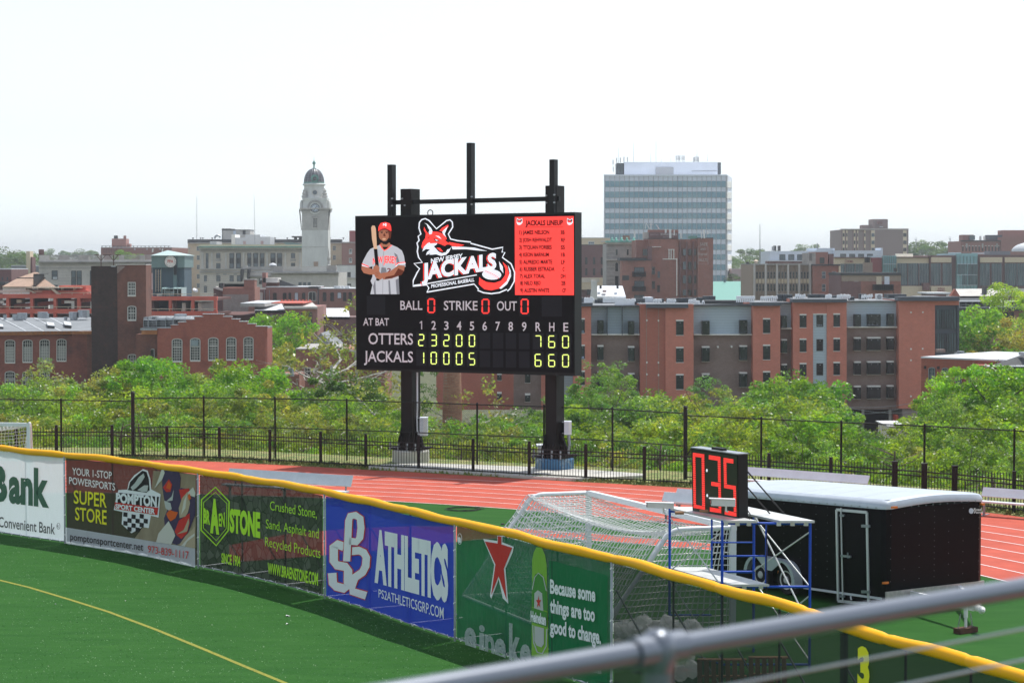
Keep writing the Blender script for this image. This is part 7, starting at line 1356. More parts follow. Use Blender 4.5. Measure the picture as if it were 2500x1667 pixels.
def banner(u0, u1, m, label, zt=2.40, zb_=.07, name='banner', off=.03, n=26):
    mid = path_at_u((u0+u1)/2); r_ = thing(name, label, 'banner', (mid.x, mid.y, 0))
    mb = MB(); vs = []
    for i in range(n+1):
        u = u0+(u1-u0)*i/n; p = path_at_u(u) + fnormal((u-UC)/FPX/cp)*(off + .006*math.sin(i*1.7)); vs += [Vector((p.x, p.y, zb_ + .012*math.sin(i*2.2))), Vector((p.x, p.y, zt))]
    mb.add(vs, [(2*i, 2*i+2, 2*i+3, 2*i+1) for i in range(n)]); mk(mb, 'cloth', M[m], r_); return r_
def bpoly(B, pts, m, off, name='print'):
    """polygon that follows the curve of the fence: cut into vertical slivers"""
    cs = bpoly_cut(pts); mb = MB()
    for c in cs: mb.poly([FF.q(x, y, off) for x, y in c])
    return mk(mb, name, M[m], B)
def bpoly_cut(pts, w=None):
    xs_ = [p[0] for p in pts]; x0, x1 = min(xs_), max(xs_); w = w or 26*FR[cur[0]][2]; n = max(1, int((x1-x0)/w)); out_ = []
    def clip(poly, X, keep_left):
        r_ = []
        for i in range(len(poly)):
            a, b_ = poly[i], poly[(i+1) % len(poly)]; ia = (a[0] <= X) == keep_left or a[0] == X; ib = (b_[0] <= X) == keep_left or b_[0] == X
            if ia: r_.append(a)
            if ia != ib and a[0] != b_[0]: t = (X-a[0])/(b_[0]-a[0]); r_.append((X, a[1]+(b_[1]-a[1])*t))
        return r_
    for k in range(n):
        a, b_ = x0+(x1-x0)*k/n, x0+(x1-x0)*(k+1)/n; c = pts
        if k > 0: c = clip(c, a, False)
        if k < n-1 and len(c) > 2: c = clip(c, b_, True)
        if len(c) > 2: out_.append(c)
    return out_
def btext(*a, **k):
    k['off'] = k.get('off', .055) + .014
    return text(a[0], FF, *a[1:], **k)
fr('R6')
B = banner(-200, 156, 'b_white', 'white mesh banner with large green bank lettering at the left edge')
btext(B, 'B', -75, 850, 90, 868, 308, 312, 'p_green', off=.055, bold=.05); btext(B, 'ank', 103, 868, 488, 916, 320, 330, 'p_green', off=.055, bold=.045); btext(B, 'Convenient Bank', 5, 1115, 545, 1188, 95, 100, 'p_grey', off=.055, bold=.012); btext(B, 'R', 565, 1125, 583, 1128, 30, 30, 'p_grey', off=.055)
mb = MB(); mb.stroke(FF, ell(574, 1110, 15, 30, 16), 4, .055, True); mk(mb, 'registered_ring', M['p_grey'], B)
B = banner(161, 482, 'b_brown', 'dark brown powersports store banner with motocross rider photo')
bpoly(B, [(636, 1122), (1300, 1228), (1880, 1322), (1880, 1512), (1300, 1408), (636, 1286)], 'b_white', .040, 'white_strip'); bpoly(B, [(1480, 580), (1885, 618), (1885, 1320), (1300, 1228), (1400, 1090), (1455, 850)], 'b_beige', .038, 'photo_background')
btext(B, 'YOUR 1-STOP', 710, 618, 1090, 660, 66, 68, 'p_white', off=.055, bold=.01); btext(B, 'POWERSPORTS', 680, 705, 1122, 770, 66, 68, 'p_white', off=.055, bold=.01); btext(B, 'SUPER', 725, 890, 1040, 932, 122, 132, 'p_yellow', off=.055, bold=.012); btext(B, 'STORE', 738, 1048, 1040, 1096, 118, 135, 'p_yellow', off=.055, bold=.012)
btext(B, 'pomptonsportcenter.net', 690, 1240, 1390, 1345, 66, 70, 'p_black', off=.055, bold=.008); btext(B, '973-839-1117', 1435, 1360, 1828, 1425, 66, 72, 'p_red', off=.055, bold=.006)
o_ = [(1105, 955), (1125, 855), (1150, 765), (1235, 762), (1250, 690), (1300, 625), (1385, 565), (1430, 580), (1455, 660), (1465, 760), (1555, 805), (1535, 1028), (1460, 1010), (1440, 1128), (1380, 1120), (1275, 1178), (1180, 1090), (1190, 975)]
LG = bpoly(B, o_, 'p_white', .055, 'store_logo'); bpoly(LG, [(1250, 745), (1262, 690), (1310, 640), (1380, 580), (1420, 592), (1442, 660), (1450, 765), (1420, 790), (1240, 765)], 'p_black', .062, 'rider_mark')
for pts in ([(1270, 740), (1310, 700), (1350, 640), (1395, 605), (1405, 640), (1375, 690), (1330, 740), (1290, 770)], [(1335, 765), (1400, 720), (1440, 720), (1430, 780), (1380, 782)]): bpoly(LG, pts, 'p_silver', .068, 'rider_mark')
bpoly(LG, [(1125, 905), (1140, 870), (1152, 790), (1540, 830), (1528, 925)], 'p_black', .060, 'logo_backing'); bpoly(LG, [(1118, 880), (1535, 935), (1525, 1005), (1118, 945)], 'p_red', .064, 'red_band'); btext(LG, 'POMPTON', 1135, 878, 1528, 925, 82, 92, 'p_white', off=.072, bold=.05); btext(LG, 'SPORT CENTER', 1130, 938, 1510, 992, 40, 46, 'p_white', off=.072, bold=.04)
for i in range(6):
    for j in range(4):
        if (i+j) % 2 == 0:
            x = 1200+i*39; y = 975+j*42 + (i*6) + (10*math.sin(i)); 
            if j == 3 and i in (0, 5): continue
            bpoly(LG, [(x, y), (x+39, y+6), (x+37, y+48), (x-2, y+42)], 'p_black', .064, 'flag_check')
fr('A5')
def rd(pts, m, o): bpoly(RP, pts, m, o, 'photo_shape')
RP = bpoly(B, [(110, 330), (160, 320), (300, 350), (320, 420), (310, 560), (240, 620), (200, 800), (170, 790), (125, 700), (100, 540), (95, 400)], 'p_purple', .050, 'rider_photo')
rd([(10, 545), (60, 420), (95, 315), (120, 325), (130, 360), (100, 440)], 'p_cream', .056); rd([(110, 535), (180, 435), (220, 500), (200, 585), (150, 590)], 'p_red', .056); rd([(150, 540), (178, 460), (210, 505), (195, 560)], 'p_orange', .060); rd([(125, 690), (200, 720), (215, 790), (190, 815), (140, 780)], 'p_silver', .057); rd([(150, 700), (215, 640), (240, 560), (225, 690)], 'p_silver', .058)
rd([(240, 560), (330, 540), (430, 560), (495, 640), (495, 860), (440, 1000), (360, 1180), (270, 1220), (220, 1200), (130, 1010), (120, 900), (160, 800)], 'p_purple', .051); rd([(300, 560), (420, 545), (440, 640), (400, 700), (330, 690)], 'p_red', .054); rd([(310, 900), (300, 780), (340, 660), (405, 585), (435, 720), (410, 830), (380, 880)], 'p_sand', .058); rd([(330, 860), (360, 700), (400, 610), (380, 780)], 'p_cream', .061)
rd([(150, 850), (190, 800), (240, 820), (290, 830), (260, 900), (200, 940), (170, 900)], 'p_orange', .057); rd([(250, 1060), (300, 930), (430, 840), (430, 960), (400, 1080), (330, 1150), (280, 1110)], 'p_red', .057); rd([(280, 1090), (360, 1040), (420, 900), (425, 960), (400, 1060), (330, 1080)], 'p_sand', .060)
rd([(30, 1185), (60, 1080), (180, 935), (245, 1060), (258, 1110), (210, 1215)], 'p_cream', .062); rd([(300, 1225), (380, 1110), (495, 1000), (495, 1262)], 'p_sand', .054); rd([(330, 1230), (420, 1130), (490, 1080), (490, 1110), (400, 1180), (370, 1240)], 'p_cream', .058); rd([(400, 600), (470, 530), (498, 600), (490, 650), (430, 630)], 'p_cream', .055); rd([(408, 640), (430, 605), (448, 665), (420, 690)], 'p_orange', .060)
fr('B1')
B = banner(488, 789, 'b_stone', 'dark mesh banner with lime hexagon and stone supplier lettering')
hexo = [(268, 228), (380, 345), (372, 580), (275, 703), (152, 578), (155, 330)]; mb = MB(); mb.stroke(FF, hexo, 11, .055, True); mk(mb, 'hexagon', M['p_lime'], B); mb = MB(); mb.stroke(FF, [(268, 268), (362, 362), (356, 565), (275, 662), (170, 560), (172, 352)], 5, .055, True); mk(mb, 'hexagon', M['p_lime'], B)
btext(B, 'BR', 176, 512, 228, 528, 112, 95, 'p_lime', off=.058, bold=.05); btext(B, 'A', 230, 570, 303, 585, 225, 225, 'p_lime', off=.060, bold=.09); btext(B, 'EN', 300, 540, 348, 548, 92, 112, 'p_lime', off=.058, bold=.03); btext(B, 'STONE', 388, 580, 638, 628, 165, 180, 'p_lime', off=.058, bold=.055); btext(B, 'SINCE 1904', 322, 840, 475, 872, 75, 80, 'p_lime', off=.058, bold=.03)
btext(B, 'Crushed Stone,', 718, 412, 1100, 480, 72, 84, 'p_lime', off=.058, bold=-.004); btext(B, 'Sand, Asphalt and', 685, 560, 1116, 645, 72, 82, 'p_lime', off=.058, bold=-.004); btext(B, 'Recycled Products', 678, 705, 1130, 805, 74, 85, 'p_lime', off=.058, bold=-.004); btext(B, 'WWW.BRAENSTONE.COM', 700, 925, 1110, 1024, 80, 95, 'p_lime', off=.058, bold=.03)
B = banner(797, 1112, 'b_blue', 'blue banner with white and orange sports monogram and lettering')
def fat(pts, w1, w2, o):
    for w_, m, oo in ((w1, 'p_red', o), (w2, 'p_white', o+.008)): 
        mb = MB(); mb.stroke(FF, pts, w_, oo); mk(mb, 'monogram', M[m], B)
Pp = [(1345, 830), (1352, 700), (1362, 500), (1375, 462), (1415, 455), (1455, 480), (1462, 560), (1452, 640), (1425, 672), (1365, 665)]
fat([(1318, 712), (1262, 692), (1235, 710), (1235, 830), (1260, 862), (1330, 875), (1352, 905), (1350, 1030), (1320, 1052), (1255, 1035), (1228, 1010), (1222, 925)], 86, 70, .050)
fat([(1366, 750), (1440, 742), (1480, 760), (1502, 800), (1496, 870), (1470, 920), (1410, 960), (1390, 1010), (1388, 1075), (1500, 1110)], 80, 64, .052)
fat(Pp, 72, 58, .066)
btext(B, 'ATHLETICS', 1572, 970, 2172, 1132, 370, 400, 'p_white', off=.055, bold=.06); btext(B, 'PS2ATHLETICSGRP.COM', 1605, 1122, 2135, 1300, 66, 92, 'p_white', off=.055, bold=.004)
fr('B2')
B = banner(1118, 1497, 'b_green', 'see-through green beer banner with red star and bottle')
bpoly(B, [(985, 620), (1460, 745), (1458, 1620), (985, 1500)], 'b_green2', .040, 'green_field'); bpoly(B, [(225, 560), (600, 640), (600, 1440), (225, 1290)], 'b_net', .036, 'worn_mesh') if False else None
bpoly(B, [(450, 448), (565, 465), (565, 420), (608, 425), (606, 475), (700, 512), (690, 560), (632, 690), (655, 975), (610, 930), (577, 775), (560, 820), (515, 935), (505, 910), (540, 660)], 'p_white', .050, 'star_outline'); bpoly(B, [(466, 468), (570, 485), (572, 425), (602, 430), (602, 492), (690, 520), (622, 690), (645, 945), (578, 750), (518, 905), (552, 655)], 'p_red', .060, 'star')
btext(B, 'e', 247, 470, 275, 476, 55, 55, 'p_white', off=.055, bold=.05); mb = MB(); mb.stroke(FF, ell(260, 448, 17, 44, 14), 4, .055, True); mk(mb, 'round_mark', M['p_white'], B)
BT = bpoly(B, [(850, 620), (862, 560), (885, 515), (930, 520), (955, 580), (968, 660), (985, 1480), (945, 1420), (845, 1400)], 'p_bottle', .050, 'bottle'); bpoly(BT, [(852, 800), (880, 730), (930, 735), (968, 830), (975, 1035), (852, 1000)], 'p_dgreen', .056, 'bottle_label'); bpoly(BT, [(870, 1010), (872, 890), (900, 865), (935, 890), (945, 1035)], 'p_silver', .060, 'label_field')
mb = MB(); mb.stroke(FF, [(855, 860), (875, 760), (905, 725), (945, 760), (970, 870)], 7, .062); mk(mb, 'label_arc', M['p_silver'], BT)
sx, sy = 908, 962; bpoly(BT, [(sx + (26 if i % 2 == 0 else 10)*math.sin(i*math.pi/5)*.85, sy - (56 if i % 2 == 0 else 22)*math.cos(i*math.pi/5)) for i in range(10)], 'p_red', .066, 'small_star')
bpoly(BT, [(848, 1005), (975, 1045), (975, 1165), (848, 1125)], 'p_dgreen', .062, 'name_band'); btext(BT, 'Heineken', 850, 1112, 974, 1148, 78, 84, 'p_white', off=.068, bold=.04); bpoly(BT, [(872, 1155), (950, 1175), (950, 1300), (930, 1330), (890, 1315), (872, 1280)], 'p_silver', .060, 'lower_label'); mb = MB(); mb.stroke(FF, [(858, 1150), (865, 1290), (895, 1370), (935, 1380), (968, 1320), (972, 1180)], 9, .058); mk(mb, 'label_ring', M['p_silver'], BT)
btext(B, 'eineke', 300, 1335, 1010, 1545, 215, 290, 'p_fade', off=.046, bold=.05) if False else None
for s, x0, y0, x1, y1, h, b_ in (('e', 300, 1335, 398, 1360, 245, .04), ('i', 420, 1372, 465, 1385, 235, .03), ('n', 468, 1385, 545, 1420, 235, .03), ('e', 545, 1420, 640, 1440, 235, .04), ('k', 665, 1448, 760, 1470, 300, .04), ('e', 755, 1475, 845, 1500, 250, .04)): btext(B, s, x0, y0, x1, y1, h, h, 'p_fade', off=.046, bold=b_)
for s, x0, y0, x1, y1, h in (('Because some', 1005, 885, 1372, 955, 105), ('things are too', 1005, 1042, 1368, 1118, 105), ('good to change.', 1005, 1205, 1418, 1300, 105)): btext(B, s, x0, y0, x1, y1, h, h+5, 'p_white', off=.060, bold=.035)
btext(B, 'Heineken', 1300, 1520, 1420, 1545, 34, 36, 'p_white', off=.060, bold=.02)
fr('B8')
B = banner(1503, 2080, 'b_net', 'dark see-through windscreen in front of the scaffold'); B = banner(2080, 2700, 'b_net2' if False else 'b_dark', 'dark windscreen with yellow distance number at the lower right') if 'b_dark' in M else (cloth('b_dark', (.022,.028,.025), .14, .1) and banner(2060, 2700, 'b_dark', 'dark windscreen with yellow distance number at the lower right'))
btext(B, '3', 1186, 800, 1272, 806, 262, 262, 'p_yellow', off=.06, bold=.055); btext(B, '7', 1340, 870, 1420, 880, 262, 262, 'p_yellow', off=.06, bold=.055) if False else None

# ------------------------------------------------------------------ goals
def goal(label, A, Bp, back, ht=2.44, bt=1.45, bb=3.05, side_r=.05, netstep=.135, fine=True):
    """A, Bp: feet of the two posts, back: unit vector to the rear"""
    A = Vector(A); Bp = Vector(Bp); bk = Vector(back).normalized(); r_ = thing('soccer_goal', label, 'goal', tuple(A)); Z = Vector((0,0,1)); d = (Bp-A).normalized()
    for p in (A, Bp): mb = MB(); mb.bar(p, p + Z*ht, .11, .12, up=bk); mk(mb, 'post', M['white_paint'], r_)
    mb = MB(); mb.bar(A + Z*(ht-.06) - d*.06, Bp + Z*(ht-.06) + d*.06, .12, .12); mk(mb, 'crossbar', M['white_paint'], r_)
    for p in (A, Bp):
        t = p + Z*(ht-.06); e = bk*(bb-bt); e2 = Vector((0,0,-(ht-.1)))
        arc_ = [t, t + bk*(bt-.35)] + [t + bk*(bt-.35) + bk*.42*math.sin(k*.24) - Z*.30*(1-math.cos(k*.24)) for k in range(1, 5)] + [p + bk*bb + Z*.04]
        mb = MB(); mb.tube(arc_, side_r, 10); mk(mb, 'side_frame', M['white_paint'], r_, smooth=True); mb = MB(); mb.tube([p + Z*.05, p + bk*bb + Z*.04], .045, 8); mk(mb, 'ground_frame', M['white_paint'], r_, smooth=True)
    mb = MB(); mb.tube([A + bk*bb + Z*.04, Bp + bk*bb + Z*.04], .045, 8); mk(mb, 'rear_bar', M['white_paint'], r_, smooth=True)
    L = (Bp-A).length
    def P3(s, t):
        """net sheet: s along the goal 0..1, t from crossbar back and down 0..1"""
        if t < .38: q = t/.38; y = bt*q; z = ht-.08 - .0*q; sag = math.sin(math.pi*min(1, q*.72+.12))*.42 + .0
        else: q = (t-.38)/.62; y = bt + (bb-bt)*q**.9; z = (ht-.08)*(1-q) + .05; sag = .34*(1-q)
        z -= sag*math.sin(math.pi*s)**.7*(1 if t < .38 else .9); y -= .10*math.sin(math.pi*s)*(t > .38)*q
        return A + d*(L*s) + bk*y + Z*max(.05, z)
    th_ = .012 if fine else .008; mb = MB(); ns = int(L/netstep); ntt = int(4.3/netstep)
    def thread(pts):
        n0 = len(mb.v)
        for i, p in enumerate(pts):
            for k in range(3): a = 2.1*k; mb.v.append((p.x + th_*math.cos(a), p.y + th_*math.sin(a)*.3, p.z + th_*math.sin(a)))
        for i in range(len(pts)-1):
            for k in range(3): mb.f.append((n0+i*3+k, n0+i*3+(k+1) % 3, n0+i*3+3+(k+1) % 3, n0+i*3+3+k)); mb.mi.append(0)
    jit = random.Random(1)
    for i in range(ns+1): thread([P3(i/ns, j/ntt) + Vector((.02*math.sin(j*1.3+i), 0, 0)) for j in range(ntt+1)])
    for j in range(ntt+1): thread([P3(i/ns, j/ntt) + Vector((0, 0, -.018*(i % 2))) for i in range(ns+1)])
    for p0, sg in ((A, 1), (Bp, -1)):   # side nets
        nz = int(ht/netstep)
        def Q(a, b_):   # a: 0 front..1 back, b 0 bottom..1 top
            zt_ = ht-.1; w_ = bb + (bt-bb)*b_; return p0 + bk*(w_*a) + Z*(zt_*b_+.04) + d*sg*(.16*math.sin(math.pi*a)*math.sin(math.pi*b_) + .03*math.sin(a*17+b_*9))
        na = int(bb/netstep)
        for i in range(na+1): thread([Q(i/na, k/nz) for k in range(nz+1)])
        for k in range(nz+1): thread([Q(i/na, k/nz) for i in range(na+1)])
    o_ = mk(mb, 'net', M['net'], r_); o_['kind'] = 'stuff'; return r_, (A, Bp, d, bk)
pA = atY(1437, 1198, 47.1); pB = atY(1789, 1285, 40.9); pA = Vector((pA.x, pA.y, 0)); pB = Vector((pB.x, pB.y, 0)); dd = (pB-pA).normalized(); bk = Vector((dd.y, -dd.x, 0)); bk = bk if bk.x < 0 else -bk; bk = (bk + Vector((-.35, .22, 0))*.55).normalized()
goal('white soccer goal with sagging net behind the outfield fence', pA, pB, bk)
p1 = atY(69, 1034, 67.2); gB = Vector((p1.x, p1.y, 0)); gA = gB + Vector((-7.2, 1.2, 0)); goal('white soccer goal cut by the left edge of the photograph'.replace(' of the photograph', ' of view'), gA, gB, Vector((-.16, .98, 0)), fine=False, bt=.9, bb=1.9)

# ------------------------------------------------------------------ benches
def bench(label, u0, v0, u1, v1, ztop=.85, depth=.34, n=3, back=.26, rows=1):
    """aluminium bench given by the top line of its back rest"""
    f0 = atZ(u0, v0, ztop); f1 = atZ(u1, v1, ztop); a = Vector((f0.x, f0.y, 0)); b_ = Vector((f1.x, f1.y, 0)); d = (b_-a).normalized(); nn = Vector((d.y, -d.x, 0)); nn = nn if nn.y < 0 else -nn; Z = Vector((0,0,1)); r_ = thing('bench', label, 'bench', tuple(a))
    mb = MB(); mb.hexa([a + Z*(ztop-back) + nn*.04, b_ + Z*(ztop-back) + nn*.04, b_ + Z*ztop, a + Z*ztop] + [p - nn*.04 for p in (a + Z*(ztop-back) + nn*.04, b_ + Z*(ztop-back) + nn*.04, b_ + Z*ztop, a + Z*ztop)]) if False else mb.hexa([a + Z*(ztop-back) + nn*.06, b_ + Z*(ztop-back) + nn*.06, b_ + Z*ztop - nn*.09, a + Z*ztop - nn*.09] + [p - nn*.03 - Z*.02 for p in (a + Z*(ztop-back) + nn*.06, b_ + Z*(ztop-back) + nn*.06, b_ + Z*ztop - nn*.09, a + Z*ztop - nn*.09)]); mk(mb, 'backrest', M['alu'], r_)
    s0 = nn*.12; mb = MB(); mb.hexa([a + s0 + Z*.42, b_ + s0 + Z*.42, b_ + s0 + nn*.28 + Z*.42, a + s0 + nn*.28 + Z*.42] + [p + Z*.045 for p in (a + s0 + Z*.42, b_ + s0 + Z*.42, b_ + s0 + nn*.28 + Z*.42, a + s0 + nn*.28 + Z*.42)]); mk(mb, 'seat', M['alu'], r_)
    for k in range(n):
        p = a.lerp(b_, (k+.12)/(n-.76)); mb = MB(); mb.bar(p + nn*.24, p + nn*.24 + Z*.42, .06, .06, up=d); mb.bar(p - nn*.03 + Z*.42, p + nn*.40 + Z*.40, .05, .05); mb.bar(p - nn*.06 + Z*.40, p - nn*.14 + Z*(ztop-.08), .04, .04, up=d); mb.bar(p - nn*.12, p + nn*.46, .08, .05); mk(mb, 'leg', M['alu_dark'], r_)
    return r_
bench('long aluminium bench between outfield fence and track on the left', 556, 1143, 858, 1161, .95, back=.34)
r_ = bench('long aluminium bench along the black fence behind the trailer', 1800, 1138, 2120, 1161, .85, n=4); bench('aluminium bench at the right edge beside the fence', 2398, 1189, 2640, 1206, .85); bench('aluminium bench half hidden by the shot clock, front one', 1618, 1201, 1812, 1216, .85, n=2); bench('aluminium bench behind the half hidden one at the clock', 1650, 1192, 1840, 1206, .85, n=2)
fr('B1'); Fb = flat(65.8); mb = MB(); mb.fb(Fb, 1278, 140, 1362, 203, .05, .25); tag(mk(mb, 'bench_box', M['alu_dark'], loc=Fb.q(1320, 203)), 'open grey box end at the right end of the left bench', 'box')

# ------------------------------------------------------------------ scaffold with shot clock and cameras
fr('B3')
def s3(x, y, Y): return atY(*PX(x, y), Y)
dn, df = 38.0, 39.85
n0 = s3(712, 735, dn); n1 = s3(1428, 715, dn); n0 = Vector((n0.x, n0.y, 0)); n1 = Vector((n1.x, n1.y, 0)); q0 = s3(284, 660, df); q1 = s3(970, 650, df); q0 = Vector((q0.x, q0.y, 0)); q1 = Vector((q1.x, q1.y, 0))
SC = thing('scaffold', 'blue steel scaffold tower carrying the shot clock', 'scaffold', tuple(n0)); Z = Vector((0,0,1)); ZT = 2.84; ZM = 1.62
for a, b_, side in ((n0, n1, 0), (q0, q1, 1)):
    for p in (a, b_): mb = MB(); mb.tube([p, p + Z*(ZT+.06)], .027, 10); mk(mb, 'post', M['scaf_blue'], SC, smooth=True)
    m_ = a.lerp(b_, .5)
    for z in (ZT, ZM): mb = MB(); mb.tube([a + Z*z, b_ + Z*z], .025, 10); mk(mb, 'ledger', M['scaf_blue'], SC, smooth=True)
    mb = MB(); mb.tube([m_ + Z*ZM, m_ + Z*ZT], .02, 8); mk(mb, 'inner_post', M['scaf_blue'], SC, smooth=True)
    for z in (2.215,): mb = MB(); mb.tube([(m_ if side else a) + Z*z, (b_ if side else m_) + Z*z], .016, 8); mk(mb, 'rung', M['scaf_blue'], SC, smooth=True)
    for z in (.75,): mb = MB(); mb.tube([a + Z*z, m_ + Z*z], .016, 8); mk(mb, 'rung', M['scaf_blue'], SC, smooth=True)
    mb = MB(); mb.tube([a + Z*.12, b_ + Z*.12], .022, 8); mk(mb, 'ledger', M['scaf_blue'], SC, smooth=True)
for a, b_ in ((n0, q0), (n1, q1)):
    for (z0_, z1_) in ((ZT-.12, ZM+.1-.1), (ZM+.02, ZT-.16), (1.45, .2), (.2, 1.45)): mb = MB(); mb.tube([b_ + Z*z0_, a + Z*z1_], .014, 6); mk(mb, 'brace', M['zinc'], SC, smooth=True)
mb = MB(); mb.tube([q1 + Z*(ZT-.05), n1 + Z*.85], .017, 6); mk(mb, 'brace', M['zinc'], SC, smooth=True)
for z in (ZM, .12): mb = MB(); mb.tube([n0 + Z*z, q0 + Z*z], .018, 6); mk(mb, 'side_rail', M['scaf_blue'], SC, smooth=True)
def plank(t0, t1, z, over=.18):
    dA = (q0-n0).normalized(); a = n0.lerp(n1, t0) - dA*over; b_ = n0.lerp(n1, t1) - dA*over; c_ = q0.lerp(q1, t1) + dA*over; d_ = q0.lerp(q1, t0) + dA*over
    pl = thing('plank', {(.02, 2): 'left top deck plank under the shot clock', (.52, 2): 'right top deck plank of the scaffold', (.03, 1): 'left lower deck plank of the scaffold', (.34, 1): 'right lower deck plank of the scaffold'}[(t0, round(z-.4))], 'plank', tuple(a)) if False else None
    mb = MB(); mb.hexa([p + Z*(z+.03) for p in (a, b_, c_, d_)] + [p + Z*(z+.075) for p in (a, b_, c_, d_)]); return mb, a
for t0, t1, z, lab in ((.0, .34, ZT, 'left top deck plank under the shot clock'), (.60, .99, ZT, 'right top deck plank of the scaffold'), (.02, .48, ZM, 'lower deck plank of the scaffold with white surface')):
    mb, a = plank(t0, t1, z); a = Vector((a.x, a.y, z+.03)); r_ = thing('deck_plank', lab, 'plank', tuple(a)); mk(mb, 'deck', M['plank_alu'], r_)
    for t in (t0+.04, t1-.04, (t0+t1)/2): p = n0.lerp(n1, t); mb = MB(); mb.box(p.x-.04, p.x+.04, p.y-.06, p.y+.03, z-.04, z+.05); mk(mb, 'hook', M['white_soft'], r_)
# shot clock
ca = s3(462, 640, 39.4); cb = s3(845, 712, 38.2); CF = Face((ca.x, ca.y), (cb.x, cb.y)); CK = thing('shot_clock', 'square shot clock with red digits on top of the scaffold', 'clock', tuple(ca))
fc = [CF.q(470, 632), CF.q(845, 708), CF.q(842, 168), CF.q(458, 112)]; mb = MB(); mb.hexa(fc + [p - CF.n*.24 for p in fc]); mk(mb, 'housing', M['black_steel'], CK); CD = CF.d if CF.d.x > 0 else -CF.d
mb = MB(); fi = [CF.q(474, 622, .012), CF.q(838, 690, .012), CF.q(832, 180, .012), CF.q(466, 124, .012)]; mb.poly(fi); mk(mb, 'face', M['clock_green'], CK)
mb = MB(); g_ = [fc[3] + Z*.005, fc[2] + Z*.005]; mb.hexa([g_[0] + CF.n*.02, g_[1] + CF.n*.02, g_[1] - CF.n*.26, g_[0] - CF.n*.26] + [p + Z*.02 for p in (g_[0] + CF.n*.02, g_[1] + CF.n*.02, g_[1] - CF.n*.26, g_[0] - CF.n*.26)]); mk(mb, 'top_plate', M['galv'], CK)
mid = (fc[2]+fc[3])/2 - CF.n*.12; mb = MB(); mb.hexa([mid + CD*sx*.18 + CF.n*sy*.05 for sx, sy in ((-1, 1), (1, 1), (1, -1), (-1, -1))] + [mid + CD*sx*.17 + CF.n*sy*.05 + Z*.07 for sx, sy in ((-1, 1), (1, 1), (1, -1), (-1, -1))]); mk(mb, 'top_block', M['black_steel'], CK)
def ledbar(pts, horiz, n):
    """bar of lamps: n rows across, split into short dashes"""
    (ax, ay), (bx_, by), (cx, cy), (dx, dy) = pts  # a-b top edge, d-c bottom edge
    for k in range(n):
        t0, t1 = (k+.10)/n, (k+.80)/n
        l = lambda p, q, t: (p[0]+(q[0]-p[0])*t, p[1]+(q[1]-p[1])*t)
        if horiz: quad_ = [l(pts[0], pts[3], t0), l(pts[1], pts[2], t0), l(pts[1], pts[2], t1), l(pts[0], pts[3], t1)]
        else: quad_ = [l(pts[0], pts[3], t0), l(pts[1], pts[2], t0), l(pts[1], pts[2], t1), l(pts[0], pts[3], t1)]
        mb_.poly([CF.q(x, y, .022) for x, y in quad_])
for bars in ([((472, 148), (565, 162), (565, 192), (472, 180), 4), ((472, 180), (492, 183), (497, 572), (477, 568), 22), ((543, 190), (565, 193), (571, 588), (548, 582), 22), ((477, 568), (571, 588), (571, 614), (477, 598), 4)],
             [((602, 168), (697, 182), (697, 218), (602, 204), 4), ((675, 215), (697, 218), (700, 392), (678, 388), 10), ((622, 384), (700, 396), (700, 430), (622, 418), 4), ((680, 428), (700, 431), (703, 606), (682, 602), 10), ((610, 592), (703, 608), (703, 642), (610, 628), 4)],
             [((722, 190), (802, 202), (802, 238), (722, 226), 4), ((722, 226), (745, 230), (748, 408), (726, 404), 10), ((726, 404), (822, 420), (822, 452), (726, 436), 4), ((802, 450), (823, 453), (827, 634), (806, 630), 10), ((732, 616), (827, 636), (827, 670), (732, 652), 4)]):
    for *pts, n in bars: mb_ = MB(); ledbar(pts, True, n); o_ = mk(mb_, 'segment', M['led_red'], CK); o_['kind'] = 'stuff'
for x, y in ((586, 293), (589, 497)): shape(CK, CF, ell(x, y, 7, 13, 12), 'led_white', .02, 'colon_dot')
for x, y in ((505, 622), (600, 640)): pass
for (x0, y0, x1, y1) in ((915, 300, 1235, 668), (915, 430, 1100, 646)):
    a = s3(x0, y0, 38.5) ; b_ = n0.lerp(n1, .78 if x1 > 1200 else .60) + Z*(ZT+.08); b_ = s3(x1, y1, 38.9); mb = MB(); mb.tube([a, b_], .016, 6); mk(mb, 'stay', M['frame_black'], CK)
mb = MB(); pts = [s3(920, 620, 38.2), s3(940, 650, 38.1), s3(932, 700, 38.0), s3(1000, 722, 37.95), s3(1080, 735, 37.95), s3(1070, 900, 37.95), s3(1072, 1260, 37.95), s3(1060, 1300, 37.95)]; mb.tube(pts, .010, 5); tag(mk(mb, 'power_cable', M['tyre'], loc=pts[-1], smooth=True), 'black power cable hanging from the shot clock down the scaffold', 'cable')
mb = MB(); a = s3(475, 632, 38.95); mb.hexa([s3(480, 628, 39.2), s3(838, 700, 37.9), s3(840, 716, 37.8), s3(470, 640, 39.1)] + [p + Vector((.0, .3, 0)) for p in (s3(480, 628, 39.2), s3(838, 700, 37.9), s3(840, 716, 37.8), s3(470, 640, 39.1))]) if False else None
